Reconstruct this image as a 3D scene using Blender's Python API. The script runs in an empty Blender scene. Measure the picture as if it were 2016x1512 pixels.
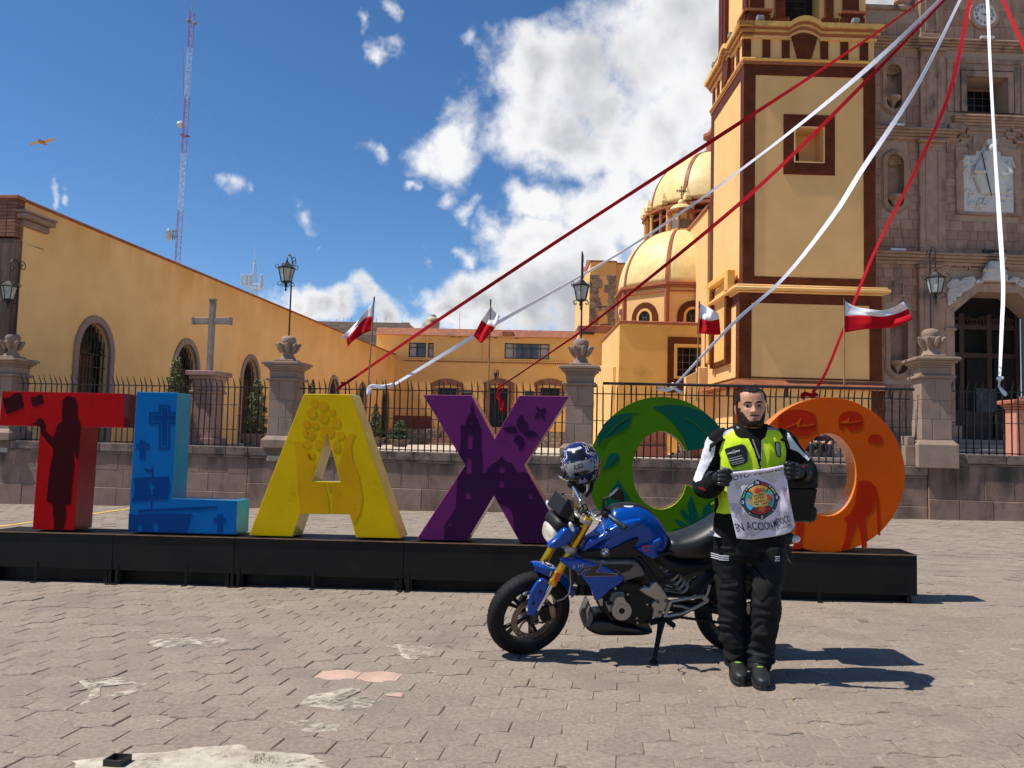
import bpy,bmesh,math,random
from mathutils import Vector,Matrix,noise
from mathutils.geometry import tessellate_polygon
R=math.radians
V=Vector
scene=bpy.context.scene
COL=scene.collection
rng=random.Random(7)
# ------------------------------------------------------------------ camera
F_PX,PITCH,ROLL=1630.0,R(3.9),R(1.5)
CAM=V((0,0,1.4))
FW=V((0,math.cos(PITCH),math.sin(PITCH)))
_r0,_u0=V((1,0,0)),V((0,-math.sin(PITCH),math.cos(PITCH)))
RT=_r0*math.cos(ROLL)+_u0*math.sin(ROLL)
UP=-_r0*math.sin(ROLL)+_u0*math.cos(ROLL)
cam=bpy.data.cameras.new('camera')
cam.sensor_width=36.0
cam.lens=36.0*F_PX/2016.0
cam.clip_start,cam.clip_end=0.05,3000
camo=bpy.data.objects.new('camera',cam)
camo.matrix_world=Matrix(((RT.x,UP.x,-FW.x,CAM.x),(RT.y,UP.y,-FW.y,CAM.y),(RT.z,UP.z,-FW.z,CAM.z),(0,0,0,1)))
COL.objects.link(camo)
scene.camera=camo
scene.view_settings.view_transform='Standard'
scene.view_settings.look='None'
scene.view_settings.gamma=1
scene.view_settings.use_curve_mapping=False
scene.view_settings.exposure=0.14
SUN_EL=R(59.5)
SUN_AZ=(-1.0,-0.08) # towards the sun, in plan
def ray(px,py):
 return FW+RT*((px-1008)/F_PX)+UP*((756-py)/F_PX)
def P(px,py,Y):
 d=ray(px,py)
 return CAM+d*(Y/d.y)
def ground_z(x,y):
 return 0.016+0.02*x-0.011*y
def PG(px,py,lift=0.0):
 d=ray(px,py)
 t=(0.016+lift+0.02*CAM.x-0.011*CAM.y-CAM.z)/(d.z-0.02*d.x+0.011*d.y)
 return CAM+d*t
class Frame:
 """a plane in the place: origin, x along it, n away from the viewer, z up"""
 def __init__(s,o,x,z=(0,0,1)):
  s.o=V(o);s.x=V(x).normalized();z=V(z)
  s.z=(z-s.x*z.dot(s.x)).normalized()
  s.n=s.z.cross(s.x)
  s.M=Matrix(((s.x.x,s.n.x,s.z.x,s.o.x),(s.x.y,s.n.y,s.z.y,s.o.y),(s.x.z,s.n.z,s.z.z,s.o.z),(0,0,0,1)))
 def loc(s,px,py,d=0.0):
  r=ray(px,py)
  t=(d-(CAM-s.o).dot(s.n))/r.dot(s.n)
  q=CAM+r*t-s.o
  return(q.dot(s.x),q.dot(s.z))
 def l3(s,px,py,d=0.0):
  a=s.loc(px,py,d)
  return V((a[0],d,a[1]))
 def w(s,a,d,z):
  return s.o+s.x*a+s.n*d+s.z*z
 def poly(s,pts,d=0.0):
  return[s.loc(p[0],p[1],d)for p in pts]
def yaw_frame(o,deg):
 o=(o[0],o[1],0.0)
 return Frame(o,(math.cos(R(deg)),math.sin(R(deg)),0))
 # ------------------------------------------------------------------ sky, sun
def build_world():
 w=bpy.data.worlds.new('World');scene.world=w;w.use_nodes=True
 nt=w.node_tree;nt.nodes.clear()
 N=nt.nodes.new;L=nt.links.new
 out=N('ShaderNodeOutputWorld')
 sky=N('ShaderNodeTexSky');sky.sky_type='NISHITA';sky.sun_disc=False
 sky.sun_elevation=SUN_EL;sky.sun_rotation=math.atan2(SUN_AZ[0],SUN_AZ[1])
 sky.altitude=2500;sky.air_density=1.0;sky.dust_density=1.3;sky.ozone_density=2.4
 def math_(op,a,b=None,c=None):
  n=N('ShaderNodeMath');n.operation=op
  for i,v in enumerate((a,b,c)):
   if v is None:continue
   if isinstance(v,(int,float)):n.inputs[i].default_value=v
   else:L(v,n.inputs[i])
  return n.outputs[0]
 tc=N('ShaderNodeTexCoord')
 D=tc.outputs['Generated']
 def noise_(scale,det,rough=0.55,off=(0,0,0),dist=0.0):
  mp=N('ShaderNodeMapping');mp.inputs['Location'].default_value=off;L(D,mp.inputs['Vector'])
  n=N('ShaderNodeTexNoise');n.inputs['Scale'].default_value=scale;n.inputs['Detail'].default_value=det
  n.inputs['Roughness'].default_value=rough;n.inputs['Distortion'].default_value=dist
  L(mp.outputs[0],n.inputs['Vector']);return n.outputs['Fac']
  # cumulus banks, each a round swelling at its own bearing in the sky: (x, y, radius, strength)
 blobs=[(1280,120,150,1),(1350,40,120,1),(1390,210,150,1),(1160,190,110,1),(1060,180,95,1),(945,105,48,.75),(985,165,70,.9),
 (1300,250,120,1),(1190,265,80,1),(1040,255,80,1),(935,200,60,.6),(900,275,62,.8),(835,285,50,.7),(1120,250,90,1),(1450,100,160,1),
 (1150,430,120,1),(1060,400,62,1),(1055,490,75,1),(1170,530,130,1),(1290,430,120,1),(1020,460,45,.8),(1110,610,110,1),(1230,600,110,1),
 (1360,330,80,.8),(1180,350,60,.7),(860,585,62,1),(910,575,60,1),(980,600,70,1),(825,595,40,.8),(910,640,70,1),(1040,600,90,1),
 (695,605,52,1),(650,615,48,1),(600,618,52,1),(745,632,50,1),(560,605,36,.8),(800,640,40,.8),(500,640,60,1),
 (478,362,34,.5),(508,364,22,.4),(585,405,32,.42),(722,42,32,.52),(752,8,28,.52),(706,62,20,.48),(690,-5,20,.45),(945,500,40,.6),(848,500,30,.45),
 (972,412,26,.5),(806,355,18,.45),(95,402,20,.5),(133,405,20,.5),(710,285,28,.36),(915,385,30,.3),(605,470,14,.4),(1720,10,120,1),(1650,80,100,.8)]
 wp=N('ShaderNodeTexNoise');wp.inputs['Scale'].default_value=7.5;wp.inputs['Detail'].default_value=5;wp.inputs['Roughness'].default_value=0.55;L(D,wp.inputs['Vector'])
 w1=N('ShaderNodeVectorMath');w1.operation='SUBTRACT';L(wp.outputs['Color'],w1.inputs[0]);w1.inputs[1].default_value=(.5,.5,.5)
 w2=N('ShaderNodeVectorMath');w2.operation='MULTIPLY_ADD';L(w1.outputs[0],w2.inputs[0]);w2.inputs[1].default_value=(.17,.17,.17);L(D,w2.inputs[2])
 DW=w2.outputs[0]
 den=None
 for(x,y,r,s)in blobs:
  c=ray(x,y).normalized();rad=r/F_PX*(1.22 if s>.65 else 1.0)
  vm=N('ShaderNodeVectorMath');vm.operation='DISTANCE';L(DW,vm.inputs[0]);vm.inputs[1].default_value=c
  a=math_('MULTIPLY_ADD',vm.outputs['Value'],-s/rad,s)
  den=a if den is None else math_('SMOOTH_MAX',den,a,0.12)
  # the rest of the dome carries broken cumulus of the same kind
 far=noise_(3.2,3,0.5,(3.1,1.7,0.4))
 ang=N('ShaderNodeVectorMath');ang.operation='DOT_PRODUCT';L(D,ang.inputs[0]);ang.inputs[1].default_value=ray(1008,500).normalized()
 outside=N('ShaderNodeMapRange');L(ang.outputs['Value'],outside.inputs[0])
 for k,v in((1,0.80),(2,0.70),(3,0),(4,1)):outside.inputs[k].default_value=v
 fard=math_('MULTIPLY',math_('MULTIPLY_ADD',far,5.0,-3.35),outside.outputs[0])
 den=math_('MAXIMUM',den,math_('SUBTRACT',fard,math_('MULTIPLY_ADD',outside.outputs[0],-1.0,1.0)))
 n1=noise_(10,9,0.58,dist=0.2);n2=noise_(40,7,0.6,(5,2,1),0.4)
 fl=math_('MULTIPLY_ADD',n1,1.15,-0.575)
 fl=math_('ADD',fl,math_('MULTIPLY_ADD',n2,0.5,-0.25))
 body=math_('ADD',den,fl)
 m=N('ShaderNodeMapRange');m.interpolation_type='SMOOTHSTEP';L(body,m.inputs[0])
 m.inputs[1].default_value=0.03;m.inputs[2].default_value=0.60
 mask=m.outputs[0]
 n3=noise_(5.5,4,0.5,(1,4,2),0.3)
 g=N('ShaderNodeMapRange');g.interpolation_type='SMOOTHSTEP'
 L(math_('ADD',math_('MULTIPLY_ADD',den,0.62,math_('MULTIPLY',body,0.22)),math_('MULTIPLY_ADD',n3,1.7,-0.85)),g.inputs[0])
 g.inputs[1].default_value=0.34;g.inputs[2].default_value=1.0
 cmix=N('ShaderNodeMix');cmix.data_type='RGBA';L(g.outputs[0],cmix.inputs[0])
 cmix.inputs[6].default_value=(0.86,0.86,0.87,1);cmix.inputs[7].default_value=(0.46,0.465,0.49,1)
 hs=N('ShaderNodeHueSaturation');hs.inputs['Saturation'].default_value=1.22;L(sky.outputs[0],hs.inputs['Color'])
 b1=N('ShaderNodeBackground');b1.inputs[1].default_value=0.122;L(hs.outputs[0],b1.inputs[0])
 b2=N('ShaderNodeBackground');b2.inputs[1].default_value=1.0;L(cmix.outputs[2],b2.inputs[0])
 mx=N('ShaderNodeMixShader');L(mask,mx.inputs[0]);L(b1.outputs[0],mx.inputs[1]);L(b2.outputs[0],mx.inputs[2])
 L(mx.outputs[0],out.inputs[0])
 w.cycles.sampling_method='MANUAL';w.cycles.sample_map_resolution=512
build_world()
sl=bpy.data.lights.new('sun','SUN');sl.energy=5.0;sl.angle=R(0.5);sl.color=(1,0.955,0.88)
so=bpy.data.objects.new('sun',sl)
_sd=V((SUN_AZ[0],SUN_AZ[1],0)).normalized()*math.cos(SUN_EL)+V((0,0,math.sin(SUN_EL)))
so.rotation_euler=_sd.to_track_quat('Z','Y').to_euler();so.location=(-20,-5,40)
COL.objects.link(so)
# ------------------------------------------------------------------ materials
MATS={}
def lin(c):
 return tuple(((x/255)/12.92 if x/255<=0.04045 else((x/255+0.055)/1.055)**2.4)for x in c)
def mk(name,col,rough=0.8,var=0.15,scale=6.0,bump=0.0,bscale=60.0,metal=0.0,coat=0.0,spec=0.5,dirt=None,dscale=1.5,dlo=0.52,dhi=0.72,stretch=1.0,isl=0.0,trans=0.0,rvar=0.0,top=None,holes=None):
 if name in MATS:return MATS[name]
 m=bpy.data.materials.new(name);m.use_nodes=True;MATS[name]=m
 nt=m.node_tree;N=nt.nodes.new;L=nt.links.new
 b=nt.nodes['Principled BSDF']
 b.inputs['Roughness'].default_value=rough;b.inputs['Metallic'].default_value=metal
 b.inputs['Specular IOR Level'].default_value=spec;b.inputs['Coat Weight'].default_value=coat
 b.inputs['Coat Roughness'].default_value=0.08
 if trans:b.inputs['Transmission Weight'].default_value=trans
 geo=N('ShaderNodeNewGeometry')
 pos=geo.outputs['Position']
 def nz(sc,det=5,st=1.0,rough_=0.55):
  v=pos
  if st!=1.0:
   mp=N('ShaderNodeMapping');mp.inputs['Scale'].default_value=(1,1,1/st);L(pos,mp.inputs['Vector']);v=mp.outputs[0]
  n=N('ShaderNodeTexNoise');n.inputs['Scale'].default_value=sc;n.inputs['Detail'].default_value=det
  n.inputs['Roughness'].default_value=rough_;L(v,n.inputs['Vector']);return n.outputs['Fac']
 def val(v,lo,hi,a,c):
  r=N('ShaderNodeMapRange');L(v,r.inputs[0])
  for k,q in zip((1,2,3,4),(lo,hi,a,c)):r.inputs[k].default_value=q
  return r.outputs[0]
 colr=(*col[:3],1)
 out=None
 if var>0 or isl>0:
  f=val(nz(scale,6),0.3,0.7,1-var,1+var)
  if isl>0:
   oi=N('ShaderNodeObjectInfo')
   ad=N('ShaderNodeMath');ad.operation='ADD';L(oi.outputs['Random'],ad.inputs[0]);L(geo.outputs['Random Per Island'],ad.inputs[1])
   fr=N('ShaderNodeMath');fr.operation='FRACT';L(ad.outputs[0],fr.inputs[0])
   g=val(fr.outputs[0],0,1,1-isl,1+isl)
   mu=N('ShaderNodeMath');mu.operation='MULTIPLY';L(f,mu.inputs[0]);L(g,mu.inputs[1]);f=mu.outputs[0]
  vm=N('ShaderNodeVectorMath');vm.operation='SCALE';vm.inputs[0].default_value=col[:3];L(f,vm.inputs['Scale'])
  out=vm.outputs[0]
 if dirt:
  mx=N('ShaderNodeMix');mx.data_type='RGBA'
  L(val(nz(dscale,8,stretch,0.62),dlo,dhi,0,1),mx.inputs[0])
  if out is not None:L(out,mx.inputs[6])
  else:mx.inputs[6].default_value=colr
  mx.inputs[7].default_value=(*dirt[:3],1);out=mx.outputs[2]
 if top: # rain streaks running down from an edge at height top[0]
  sep=N('ShaderNodeSeparateXYZ');L(pos,sep.inputs[0])
  ad=N('ShaderNodeMath');ad.operation='MULTIPLY';L(val(sep.outputs[2],top[0]-top[1],top[0],0,1),ad.inputs[0])
  L(val(nz(top[3]if len(top)>3 else 2.2,7,9.0),.36,.62,0,1),ad.inputs[1])
  mx=N('ShaderNodeMix');mx.data_type='RGBA';L(ad.outputs[0],mx.inputs[0])
  if out is not None:L(out,mx.inputs[6])
  else:mx.inputs[6].default_value=colr
  mx.inputs[7].default_value=(*top[2],1);out=mx.outputs[2]
 if holes:L(val(nz(holes[0],9,1.0,.68),holes[1],holes[2],0,1),b.inputs['Alpha'])
 if out is not None:L(out,b.inputs['Base Color'])
 else:b.inputs['Base Color'].default_value=colr
 if rvar>0:
  L(val(nz(scale*0.7,4),0.3,0.7,max(0.02,rough-rvar),rough+rvar),b.inputs['Roughness'])
 if bump>0:
  bp=N('ShaderNodeBump');bp.inputs['Strength'].default_value=1;bp.inputs['Distance'].default_value=bump
  L(nz(bscale,6),bp.inputs['Height']);L(bp.outputs[0],b.inputs['Normal'])
 return m
def hex_tiles(name,col,joint,size,frame_scale=(1,1,1)):
 """glazed hexagon tiles: voronoi cells on a regular brick-offset lattice"""
 if name in MATS:return MATS[name]
 m=mk(name,col,0.45,var=0.35,scale=2.0,spec=0.08)
 nt=m.node_tree;N=nt.nodes.new;L=nt.links.new;b=nt.nodes['Principled BSDF']
 tc=N('ShaderNodeTexCoord');sep=N('ShaderNodeSeparateXYZ');L(tc.outputs['Object'],sep.inputs[0])
 ad=N('ShaderNodeMath');ad.operation='ADD';L(sep.outputs[0],ad.inputs[0]);L(sep.outputs[1],ad.inputs[1])
 cb=N('ShaderNodeCombineXYZ');L(ad.outputs[0],cb.inputs[0]);L(sep.outputs[2],cb.inputs[1])
 br=N('ShaderNodeTexBrick');L(cb.outputs[0],br.inputs['Vector'])
 br.inputs['Scale'].default_value=1.0;br.inputs['Brick Width'].default_value=size;br.inputs['Row Height'].default_value=size*0.8
 br.inputs['Mortar Size'].default_value=size*0.035;br.inputs['Bias'].default_value=0.0
 old=b.inputs['Base Color'].links[0].from_socket
 mx=N('ShaderNodeMix');mx.data_type='RGBA';L(br.outputs['Fac'],mx.inputs[0]);L(old,mx.inputs[6]);mx.inputs[7].default_value=(*joint,1)
 L(mx.outputs[2],b.inputs['Base Color'])
 return m
 # ------------------------------------------------------------------ objects
WM={}
def link(o):COL.objects.link(o);return o
def tag(o,label=None,cat=None,group=None,kind=None):
 if label:o['label']=label
 if cat:o['category']=cat
 if group:o['group']=group
 if kind:o['kind']=kind
 return o
def thing(name,label,cat,loc=(0,0,0),group=None):
 o=bpy.data.objects.new(name,None);o.empty_display_size=0.2
 o.location=loc;link(o);WM[o]=Matrix.Translation(V(loc))
 return tag(o,label,cat,group,'thing')
def attach(o,parent,M):
 WM[o]=M.copy();o.matrix_basis=M
 if parent is not None:
  o.parent=parent;o.matrix_parent_inverse=WM[parent].inverted()
def copy_tree(src,parent=None):
 c=src.copy();link(c)
 if parent is not None:c.parent=parent
 for ch in src.children:copy_tree(ch,c)
 return c
class MB:
 def __init__(s):s.v=[];s.f=[];s.m=[]
 def add(s,verts,faces,mi=0):
  k=len(s.v);s.v+=[tuple(p)for p in verts]
  for f in faces:s.f.append([i+k for i in f]);s.m.append(mi)
  return s
 def box(s,x0,x1,y0,y1,z0,z1,mi=0,c=0.0):
  if c<=0:
   vs=[(x0,y0,z0),(x1,y0,z0),(x1,y1,z0),(x0,y1,z0),(x0,y0,z1),(x1,y0,z1),(x1,y1,z1),(x0,y1,z1)]
   return s.add(vs,[(0,3,2,1),(4,5,6,7),(0,1,5,4),(1,2,6,5),(2,3,7,6),(3,0,4,7)],mi)
  c=min(c,(x1-x0)*.45,(y1-y0)*.45,(z1-z0)*.45)
  vs=[];idx={}
  for ix,(xo,xi)in enumerate(((x0,x0+c),(x1,x1-c))):
   for iy,(yo,yi)in enumerate(((y0,y0+c),(y1,y1-c))):
    for iz,(zo,zi)in enumerate(((z0,z0+c),(z1,z1-c))):
     for ax,p in enumerate(((xo,yi,zi),(xi,yo,zi),(xi,yi,zo))):
      idx[ix,iy,iz,ax]=len(vs);vs.append(p)
  fs=[]
  I=lambda a,b,d,ax:idx[a,b,d,ax]
  for a in(0,1):
   q=[I(a,0,0,0),I(a,1,0,0),I(a,1,1,0),I(a,0,1,0)];fs.append(q if a else q[::-1])
   q=[I(0,a,0,1),I(1,a,0,1),I(1,a,1,1),I(0,a,1,1)];fs.append(q if not a else q[::-1])
   q=[I(0,0,a,2),I(1,0,a,2),I(1,1,a,2),I(0,1,a,2)];fs.append(q if a else q[::-1])
  for a in(0,1):
   for b in(0,1):
    fs.append([I(a,b,0,0),I(a,b,1,0),I(a,b,1,1),I(a,b,0,1)])
    fs.append([I(a,0,b,0),I(a,1,b,0),I(a,1,b,2),I(a,0,b,2)])
    fs.append([I(0,a,b,1),I(1,a,b,1),I(1,a,b,2),I(0,a,b,2)])
    for d in(0,1):fs.append([I(a,b,d,0),I(a,b,d,1),I(a,b,d,2)])
  return s.add(vs,fs,mi)
 def hexa(s,p,mi=0):
  """8 corners: bottom 4 then top 4"""
  return s.add(p,[(0,3,2,1),(4,5,6,7),(0,1,5,4),(1,2,6,5),(2,3,7,6),(3,0,4,7)],mi)
 def prism(s,poly,d0,d1,mi=0,holes=(),side=None,map3=None):
  """poly in (x,z), spanning depth d0 (front) .. d1 (back)"""
  loops=[list(poly)]+[list(h)for h in holes]
  side=mi if side is None else side
  map3=map3 or(lambda x,d,z:(x,d,z))
  flat=[p for l in loops for p in l]
  tri=tessellate_polygon([[V((p[0],p[1],0))for p in l]for l in loops])
  k=len(s.v);n=len(flat)
  s.v+=[map3(p[0],d0,p[1])for p in flat]+[map3(p[0],d1,p[1])for p in flat]
  for t in tri:
   a,b,c=(flat[i]for i in t)
   cr=(b[0]-a[0])*(c[1]-a[1])-(b[1]-a[1])*(c[0]-a[0])
   t=list(t)if cr>0 else[t[0],t[2],t[1]]
   s.f.append([i+k for i in t]);s.m.append(mi)
   s.f.append([i+k+n for i in t[::-1]]);s.m.append(mi)
  o=0
  for li,l in enumerate(loops):
   ar=sum(l[i][0]*l[(i+1)%len(l)][1]-l[(i+1)%len(l)][0]*l[i][1]for i in range(len(l)))
   ccw=ar>0
   if li>0:ccw=not ccw
   for i in range(len(l)):
    j=(i+1)%len(l)
    q=[o+i,o+i+n,o+j+n,o+j]
    if ccw:q=q[::-1]
    s.f.append([x+k for x in q]);s.m.append(side)
   o+=len(l)
  return s
 def flat(s,poly,d,mi=0,map3=None):
  map3=map3 or(lambda x,d,z:(x,d,z))
  tri=tessellate_polygon([[V((p[0],p[1],0))for p in poly]])
  k=len(s.v);s.v+=[map3(p[0],d,p[1])for p in poly]
  for t in tri:
   a,b,c=(poly[i]for i in t)
   cr=(b[0]-a[0])*(c[1]-a[1])-(b[1]-a[1])*(c[0]-a[0])
   s.f.append([i+k for i in(t if cr>0 else(t[0],t[2],t[1]))]);s.m.append(mi)
  return s
 def tube(s,path,r,n=6,mi=0,cap=True,close=False):
  path=[V(p)for p in path];k0=len(s.v);m=len(path)
  rr=r if isinstance(r,(list,tuple))else[r]*m
  ref=None
  for i,p in enumerate(path):
   if close:t=path[(i+1)%m]-path[i-1]
   else:t=path[min(i+1,m-1)]-path[max(i-1,0)]
   t.normalize()
   if ref is None:
    ref=V((0,0,1))if abs(t.z)<0.9 else V((1,0,0))
   a=(ref-t*ref.dot(t)).normalized();b=t.cross(a);ref=a
   for j in range(n):
    th=2*math.pi*j/n
    s.v.append(tuple(p+(a*math.cos(th)+b*math.sin(th))*rr[i]))
  for i in range(m if close else m-1):
   for j in range(n):
    q=[k0+i*n+j,k0+i*n+(j+1)%n,k0+((i+1)%m)*n+(j+1)%n,k0+((i+1)%m)*n+j]
    s.f.append(q);s.m.append(mi)
  if cap and not close:
   s.f.append([k0+j for j in range(n)][::-1]);s.m.append(mi)
   s.f.append([k0+(m-1)*n+j for j in range(n)]);s.m.append(mi)
  return s
 def loft(s,rings,mi=0,cap=True,close=True,mfun=None):
  n=len(rings[0]);k0=len(s.v)
  for r in rings:s.v+=[tuple(p)for p in r]
  for i in range(len(rings)-1):
   for j in range(n if close else n-1):
    s.f.append([k0+i*n+j,k0+i*n+(j+1)%n,k0+(i+1)*n+(j+1)%n,k0+(i+1)*n+j])
    s.m.append(mfun(i,j)if mfun else mi)
  if cap and close:
   s.f.append([k0+j for j in range(n)][::-1]);s.m.append(mi)
   s.f.append([k0+(len(rings)-1)*n+j for j in range(n)]);s.m.append(mi)
  return s
 def lathe(s,prof,c=(0,0,0),n=16,mi=0,axis='z',a0=0.0,cap=True):
  c=V(c);rings=[]
  for(r,h)in prof:
   ring=[]
   for j in range(n):
    t=a0+2*math.pi*j/n
    if axis=='z':q=V((r*math.cos(t),r*math.sin(t),h))
    elif axis=='y':q=V((r*math.cos(t),h,r*math.sin(t)))
    else:q=V((h,r*math.cos(t),r*math.sin(t)))
    ring.append(c+q)
   rings.append(ring)
  return s.loft(rings,mi,cap=cap)
 def ball(s,c,r,n=10,mi=0,sc=(1,1,1)):
  rings=[]
  for i in range(1,n):
   ph=math.pi*i/n
   rings.append([(c[0]+sc[0]*r*math.sin(ph)*math.cos(t),c[1]+sc[1]*r*math.sin(ph)*math.sin(t),c[2]-sc[2]*r*math.cos(ph))for t in[2*math.pi*j/(n+2)for j in range(n+2)]])
  return s.loft(rings,mi)
 def pillow(s,poly,w0,w1,e=0.8,n=6,mi=0,center=None,map3=None,shrink=1.0):
  """a swollen body whose side outline is poly (x,z), from lateral w0 to w1"""
  cx=center or(sum(p[0]for p in poly)/len(poly),sum(p[1]for p in poly)/len(poly))
  mid,hw=(w0+w1)/2,(w1-w0)/2
  map3=map3 or(lambda x,d,z:(x,d,z))
  rings=[]
  for i in range(2*n+1):
   t=-math.pi/2+math.pi*i/(2*n)
   k=math.cos(t)**e if abs(t)<math.pi/2-1e-6 else 0.02
   k=max(k,0.02)
   w=mid+hw*math.copysign(abs(math.sin(t))**e,math.sin(t))
   rings.append([map3(cx[0]+(p[0]-cx[0])*k,w,cx[1]+(p[1]-cx[1])*k)for p in poly])
  return s.loft(rings,mi)
 def build(s,name,mats,parent=None,M=None,smooth=False,bevel=0.0,fix=True,kind=None):
  me=bpy.data.meshes.new(name)
  me.from_pydata(s.v,[],s.f)
  mats=mats if isinstance(mats,(list,tuple))else[mats]
  for m in mats:me.materials.append(m)
  if len(mats)>1:me.polygons.foreach_set('material_index',s.m)
  if fix:
   bm=bmesh.new();bm.from_mesh(me);bmesh.ops.recalc_face_normals(bm,faces=bm.faces);bm.to_mesh(me);bm.free()
  if smooth:
   me.polygons.foreach_set('use_smooth',[True]*len(me.polygons))
   if smooth!='all':me.set_sharp_from_angle(angle=R(38))
  me.update()
  o=bpy.data.objects.new(name,me);link(o)
  attach(o,parent,M if M is not None else Matrix.Identity(4))
  if bevel>0:
   b=o.modifiers.new('bevel','BEVEL');b.width=bevel;b.segments=2;b.limit_method='ANGLE';b.angle_limit=R(40)
  if kind:o['kind']=kind
  return o
def inst(src,parent,M,name=None):
 """another object on the same mesh"""
 o=bpy.data.objects.new(name or src.name.split('.')[0],src.data);link(o);attach(o,parent,M);return o
def crv(pts,n=8,close=False):
 """catmull-rom through points (any dimension)"""
 out=[];m=len(pts)
 g=lambda i:pts[i%m]if close else pts[max(0,min(m-1,i))]
 for i in range(m if close else m-1):
  p0,p1,p2,p3=g(i-1),g(i),g(i+1),g(i+2)
  for k in range(n):
   t=k/n
   out.append(tuple(0.5*((2*b)+(-a+c)*t+(2*a-5*b+4*c-d)*t*t+(-a+3*b-3*c+d)*t**3)for a,b,c,d in zip(p0,p1,p2,p3)))
 if not close:out.append(tuple(pts[-1]))
 return out
def circ(cx,cy,rx,ry=None,n=32,a0=0.0,a1=2*math.pi):
 ry=rx if ry is None else ry
 full=abs(a1-a0-2*math.pi)<1e-6
 return[(cx+rx*math.cos(a0+(a1-a0)*i/(n if full else n-1)),cy+ry*math.sin(a0+(a1-a0)*i/(n if full else n-1)))for i in range(n)]
def text_geo(body,size=1.0,align='CENTER',bold=0.0,shear=0.0,space=1.0):
 cu=bpy.data.curves.new('t','FONT');cu.body=body;cu.size=size;cu.align_x=align;cu.offset=bold;cu.shear=shear;cu.space_character=space
 cu.resolution_u=3
 o=bpy.data.objects.new('t',cu);link(o)
 dg=bpy.context.evaluated_depsgraph_get();me=bpy.data.meshes.new_from_object(o.evaluated_get(dg))
 vs=[(v.co.x,v.co.y)for v in me.vertices];fs=[list(p.vertices)for p in me.polygons]
 bpy.data.objects.remove(o);bpy.data.curves.remove(cu);bpy.data.meshes.remove(me)
 return vs,fs
def in_poly(x,y,poly):
 c=False;n=len(poly);j=n-1
 for i in range(n):
  xi,yi=poly[i][0],poly[i][1];xj,yj=poly[j][0],poly[j][1]
  if(yi>y)!=(yj>y)and x<(xj-xi)*(y-yi)/(yj-yi)+xi:c=not c
  j=i
 return c
def fuse(mb,voxel,name,mats,parent=None,M=None,smooth_it=4,disp=None):
 """melt overlapping bodies into one continuous skin"""
 t=mb.build('tmp',[MATS[k]for k in list(MATS)[:1]])
 r=t.modifiers.new('r','REMESH');r.mode='VOXEL';r.voxel_size=voxel;r.adaptivity=0
 if smooth_it:
  sm=t.modifiers.new('s','SMOOTH');sm.factor=0.5;sm.iterations=smooth_it
 dg=bpy.context.evaluated_depsgraph_get();me=bpy.data.meshes.new_from_object(t.evaluated_get(dg))
 bpy.data.objects.remove(t)
 me.name=name;me.materials.clear()
 for m in(mats if isinstance(mats,(list,tuple))else[mats]):me.materials.append(m)
 if disp:
  nrm=[v.normal.copy()for v in me.vertices]
  for v,n in zip(me.vertices,nrm):v.co=v.co+n*disp(v.co)
 me.polygons.foreach_set('use_smooth',[True]*len(me.polygons));me.update()
 o=bpy.data.objects.new(name,me);link(o);attach(o,parent,M if M is not None else Matrix.Identity(4))
 return o
 # ================================================================== GROUND
PAVE=mk('paver_concrete',(.295,.236,.184),0.9,var=0.24,scale=42,bump=0.007,bscale=150,isl=0.08,spec=.25,dirt=(.22,.18,.145),dscale=1.1,dlo=.5,dhi=.75)
PAVE2=mk('paver_pink',(.52,.345,.255),0.8,var=0.12,scale=8,bump=0.003,bscale=120)
SAND=mk('joint_sand',(.35,.28,.205),0.95,var=0.3,scale=25,bump=0.004,bscale=200,dirt=(.16,.13,.1),dscale=4,dlo=.45,dhi=.6)
CEMENT=mk('cement_patch',(.50,.44,.345),0.92,holes=(13,.37,.57),var=0.2,scale=16,bump=0.004,bscale=90,spec=.2,dirt=(.31,.255,.205),dscale=11,dlo=.46,dhi=.66)
YELLOWP=mk('yellow_road_paint',(.72,.47,.06),0.7,var=0.25,scale=12,bump=0.002)
UD=yaw_frame((0,0,.016),-7.6)
gx=V((UD.x.x,UD.x.y,0.02*UD.x.x-0.011*UD.x.y));gz=V((-.02,.011,1)).normalized()
GF=Frame((0,0,.016),gx,gz)
def gloc(px,py):
 q=PG(px,py)-GF.o
 return(q.dot(GF.x),q.dot(GF.n))
PW,PL,AMP=0.262,0.201,0.017
def wave(x):
 t=(x/PW)%1.0
 k=[(-.01,1),(.16,1),(.30,-1),(.70,-1),(.84,1),(1.01,1)]
 for(a,va),(b,vb)in zip(k,k[1:]):
  if a<=t<=b:return AMP*(va+(vb-va)*(t-a)/(b-a))
 return AMP
XS=[0.0,.16,.30,.70,.84,1.0]
def paver_outline(g=0.0026):
# own bulge in the middle of both long edges; corners narrow
 low=[((x-.5)*PW*(1-2*g/PW),-PL/2+g+(AMP if(x<.2 or x>.8)else-AMP))for x in XS]
 up=[(-a,-b)for a,b in low]
 return low+up
def paver_geo(mb,cu,cv,dz,tx,ty,cham=True,hgt=0.03,mi=0):
 o=paver_outline(.0024 if cham else.0016);n=len(o);k=len(mb.v)
 f=lambda a,b,z:(cu+a,cv+b,dz+z+a*tx+b*ty)
 mb.v+=[f(a,b,-hgt)for a,b in o]
 if cham:
  mb.v+=[f(a,b,-.0045)for a,b in o]+[f(a*.965,b*.955,0)for a,b in o];L=3
 else:
  mb.v+=[f(a,b,0)for a,b in o];L=2
 for l in range(L-1):
  for i in range(n):
   j=(i+1)%n
   mb.f.append([k+l*n+i,k+l*n+j,k+(l+1)*n+j,k+(l+1)*n+i]);mb.m.append(mi)
 mb.f.append([k+(L-1)*n+i for i in range(n)]);mb.m.append(mi)
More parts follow.
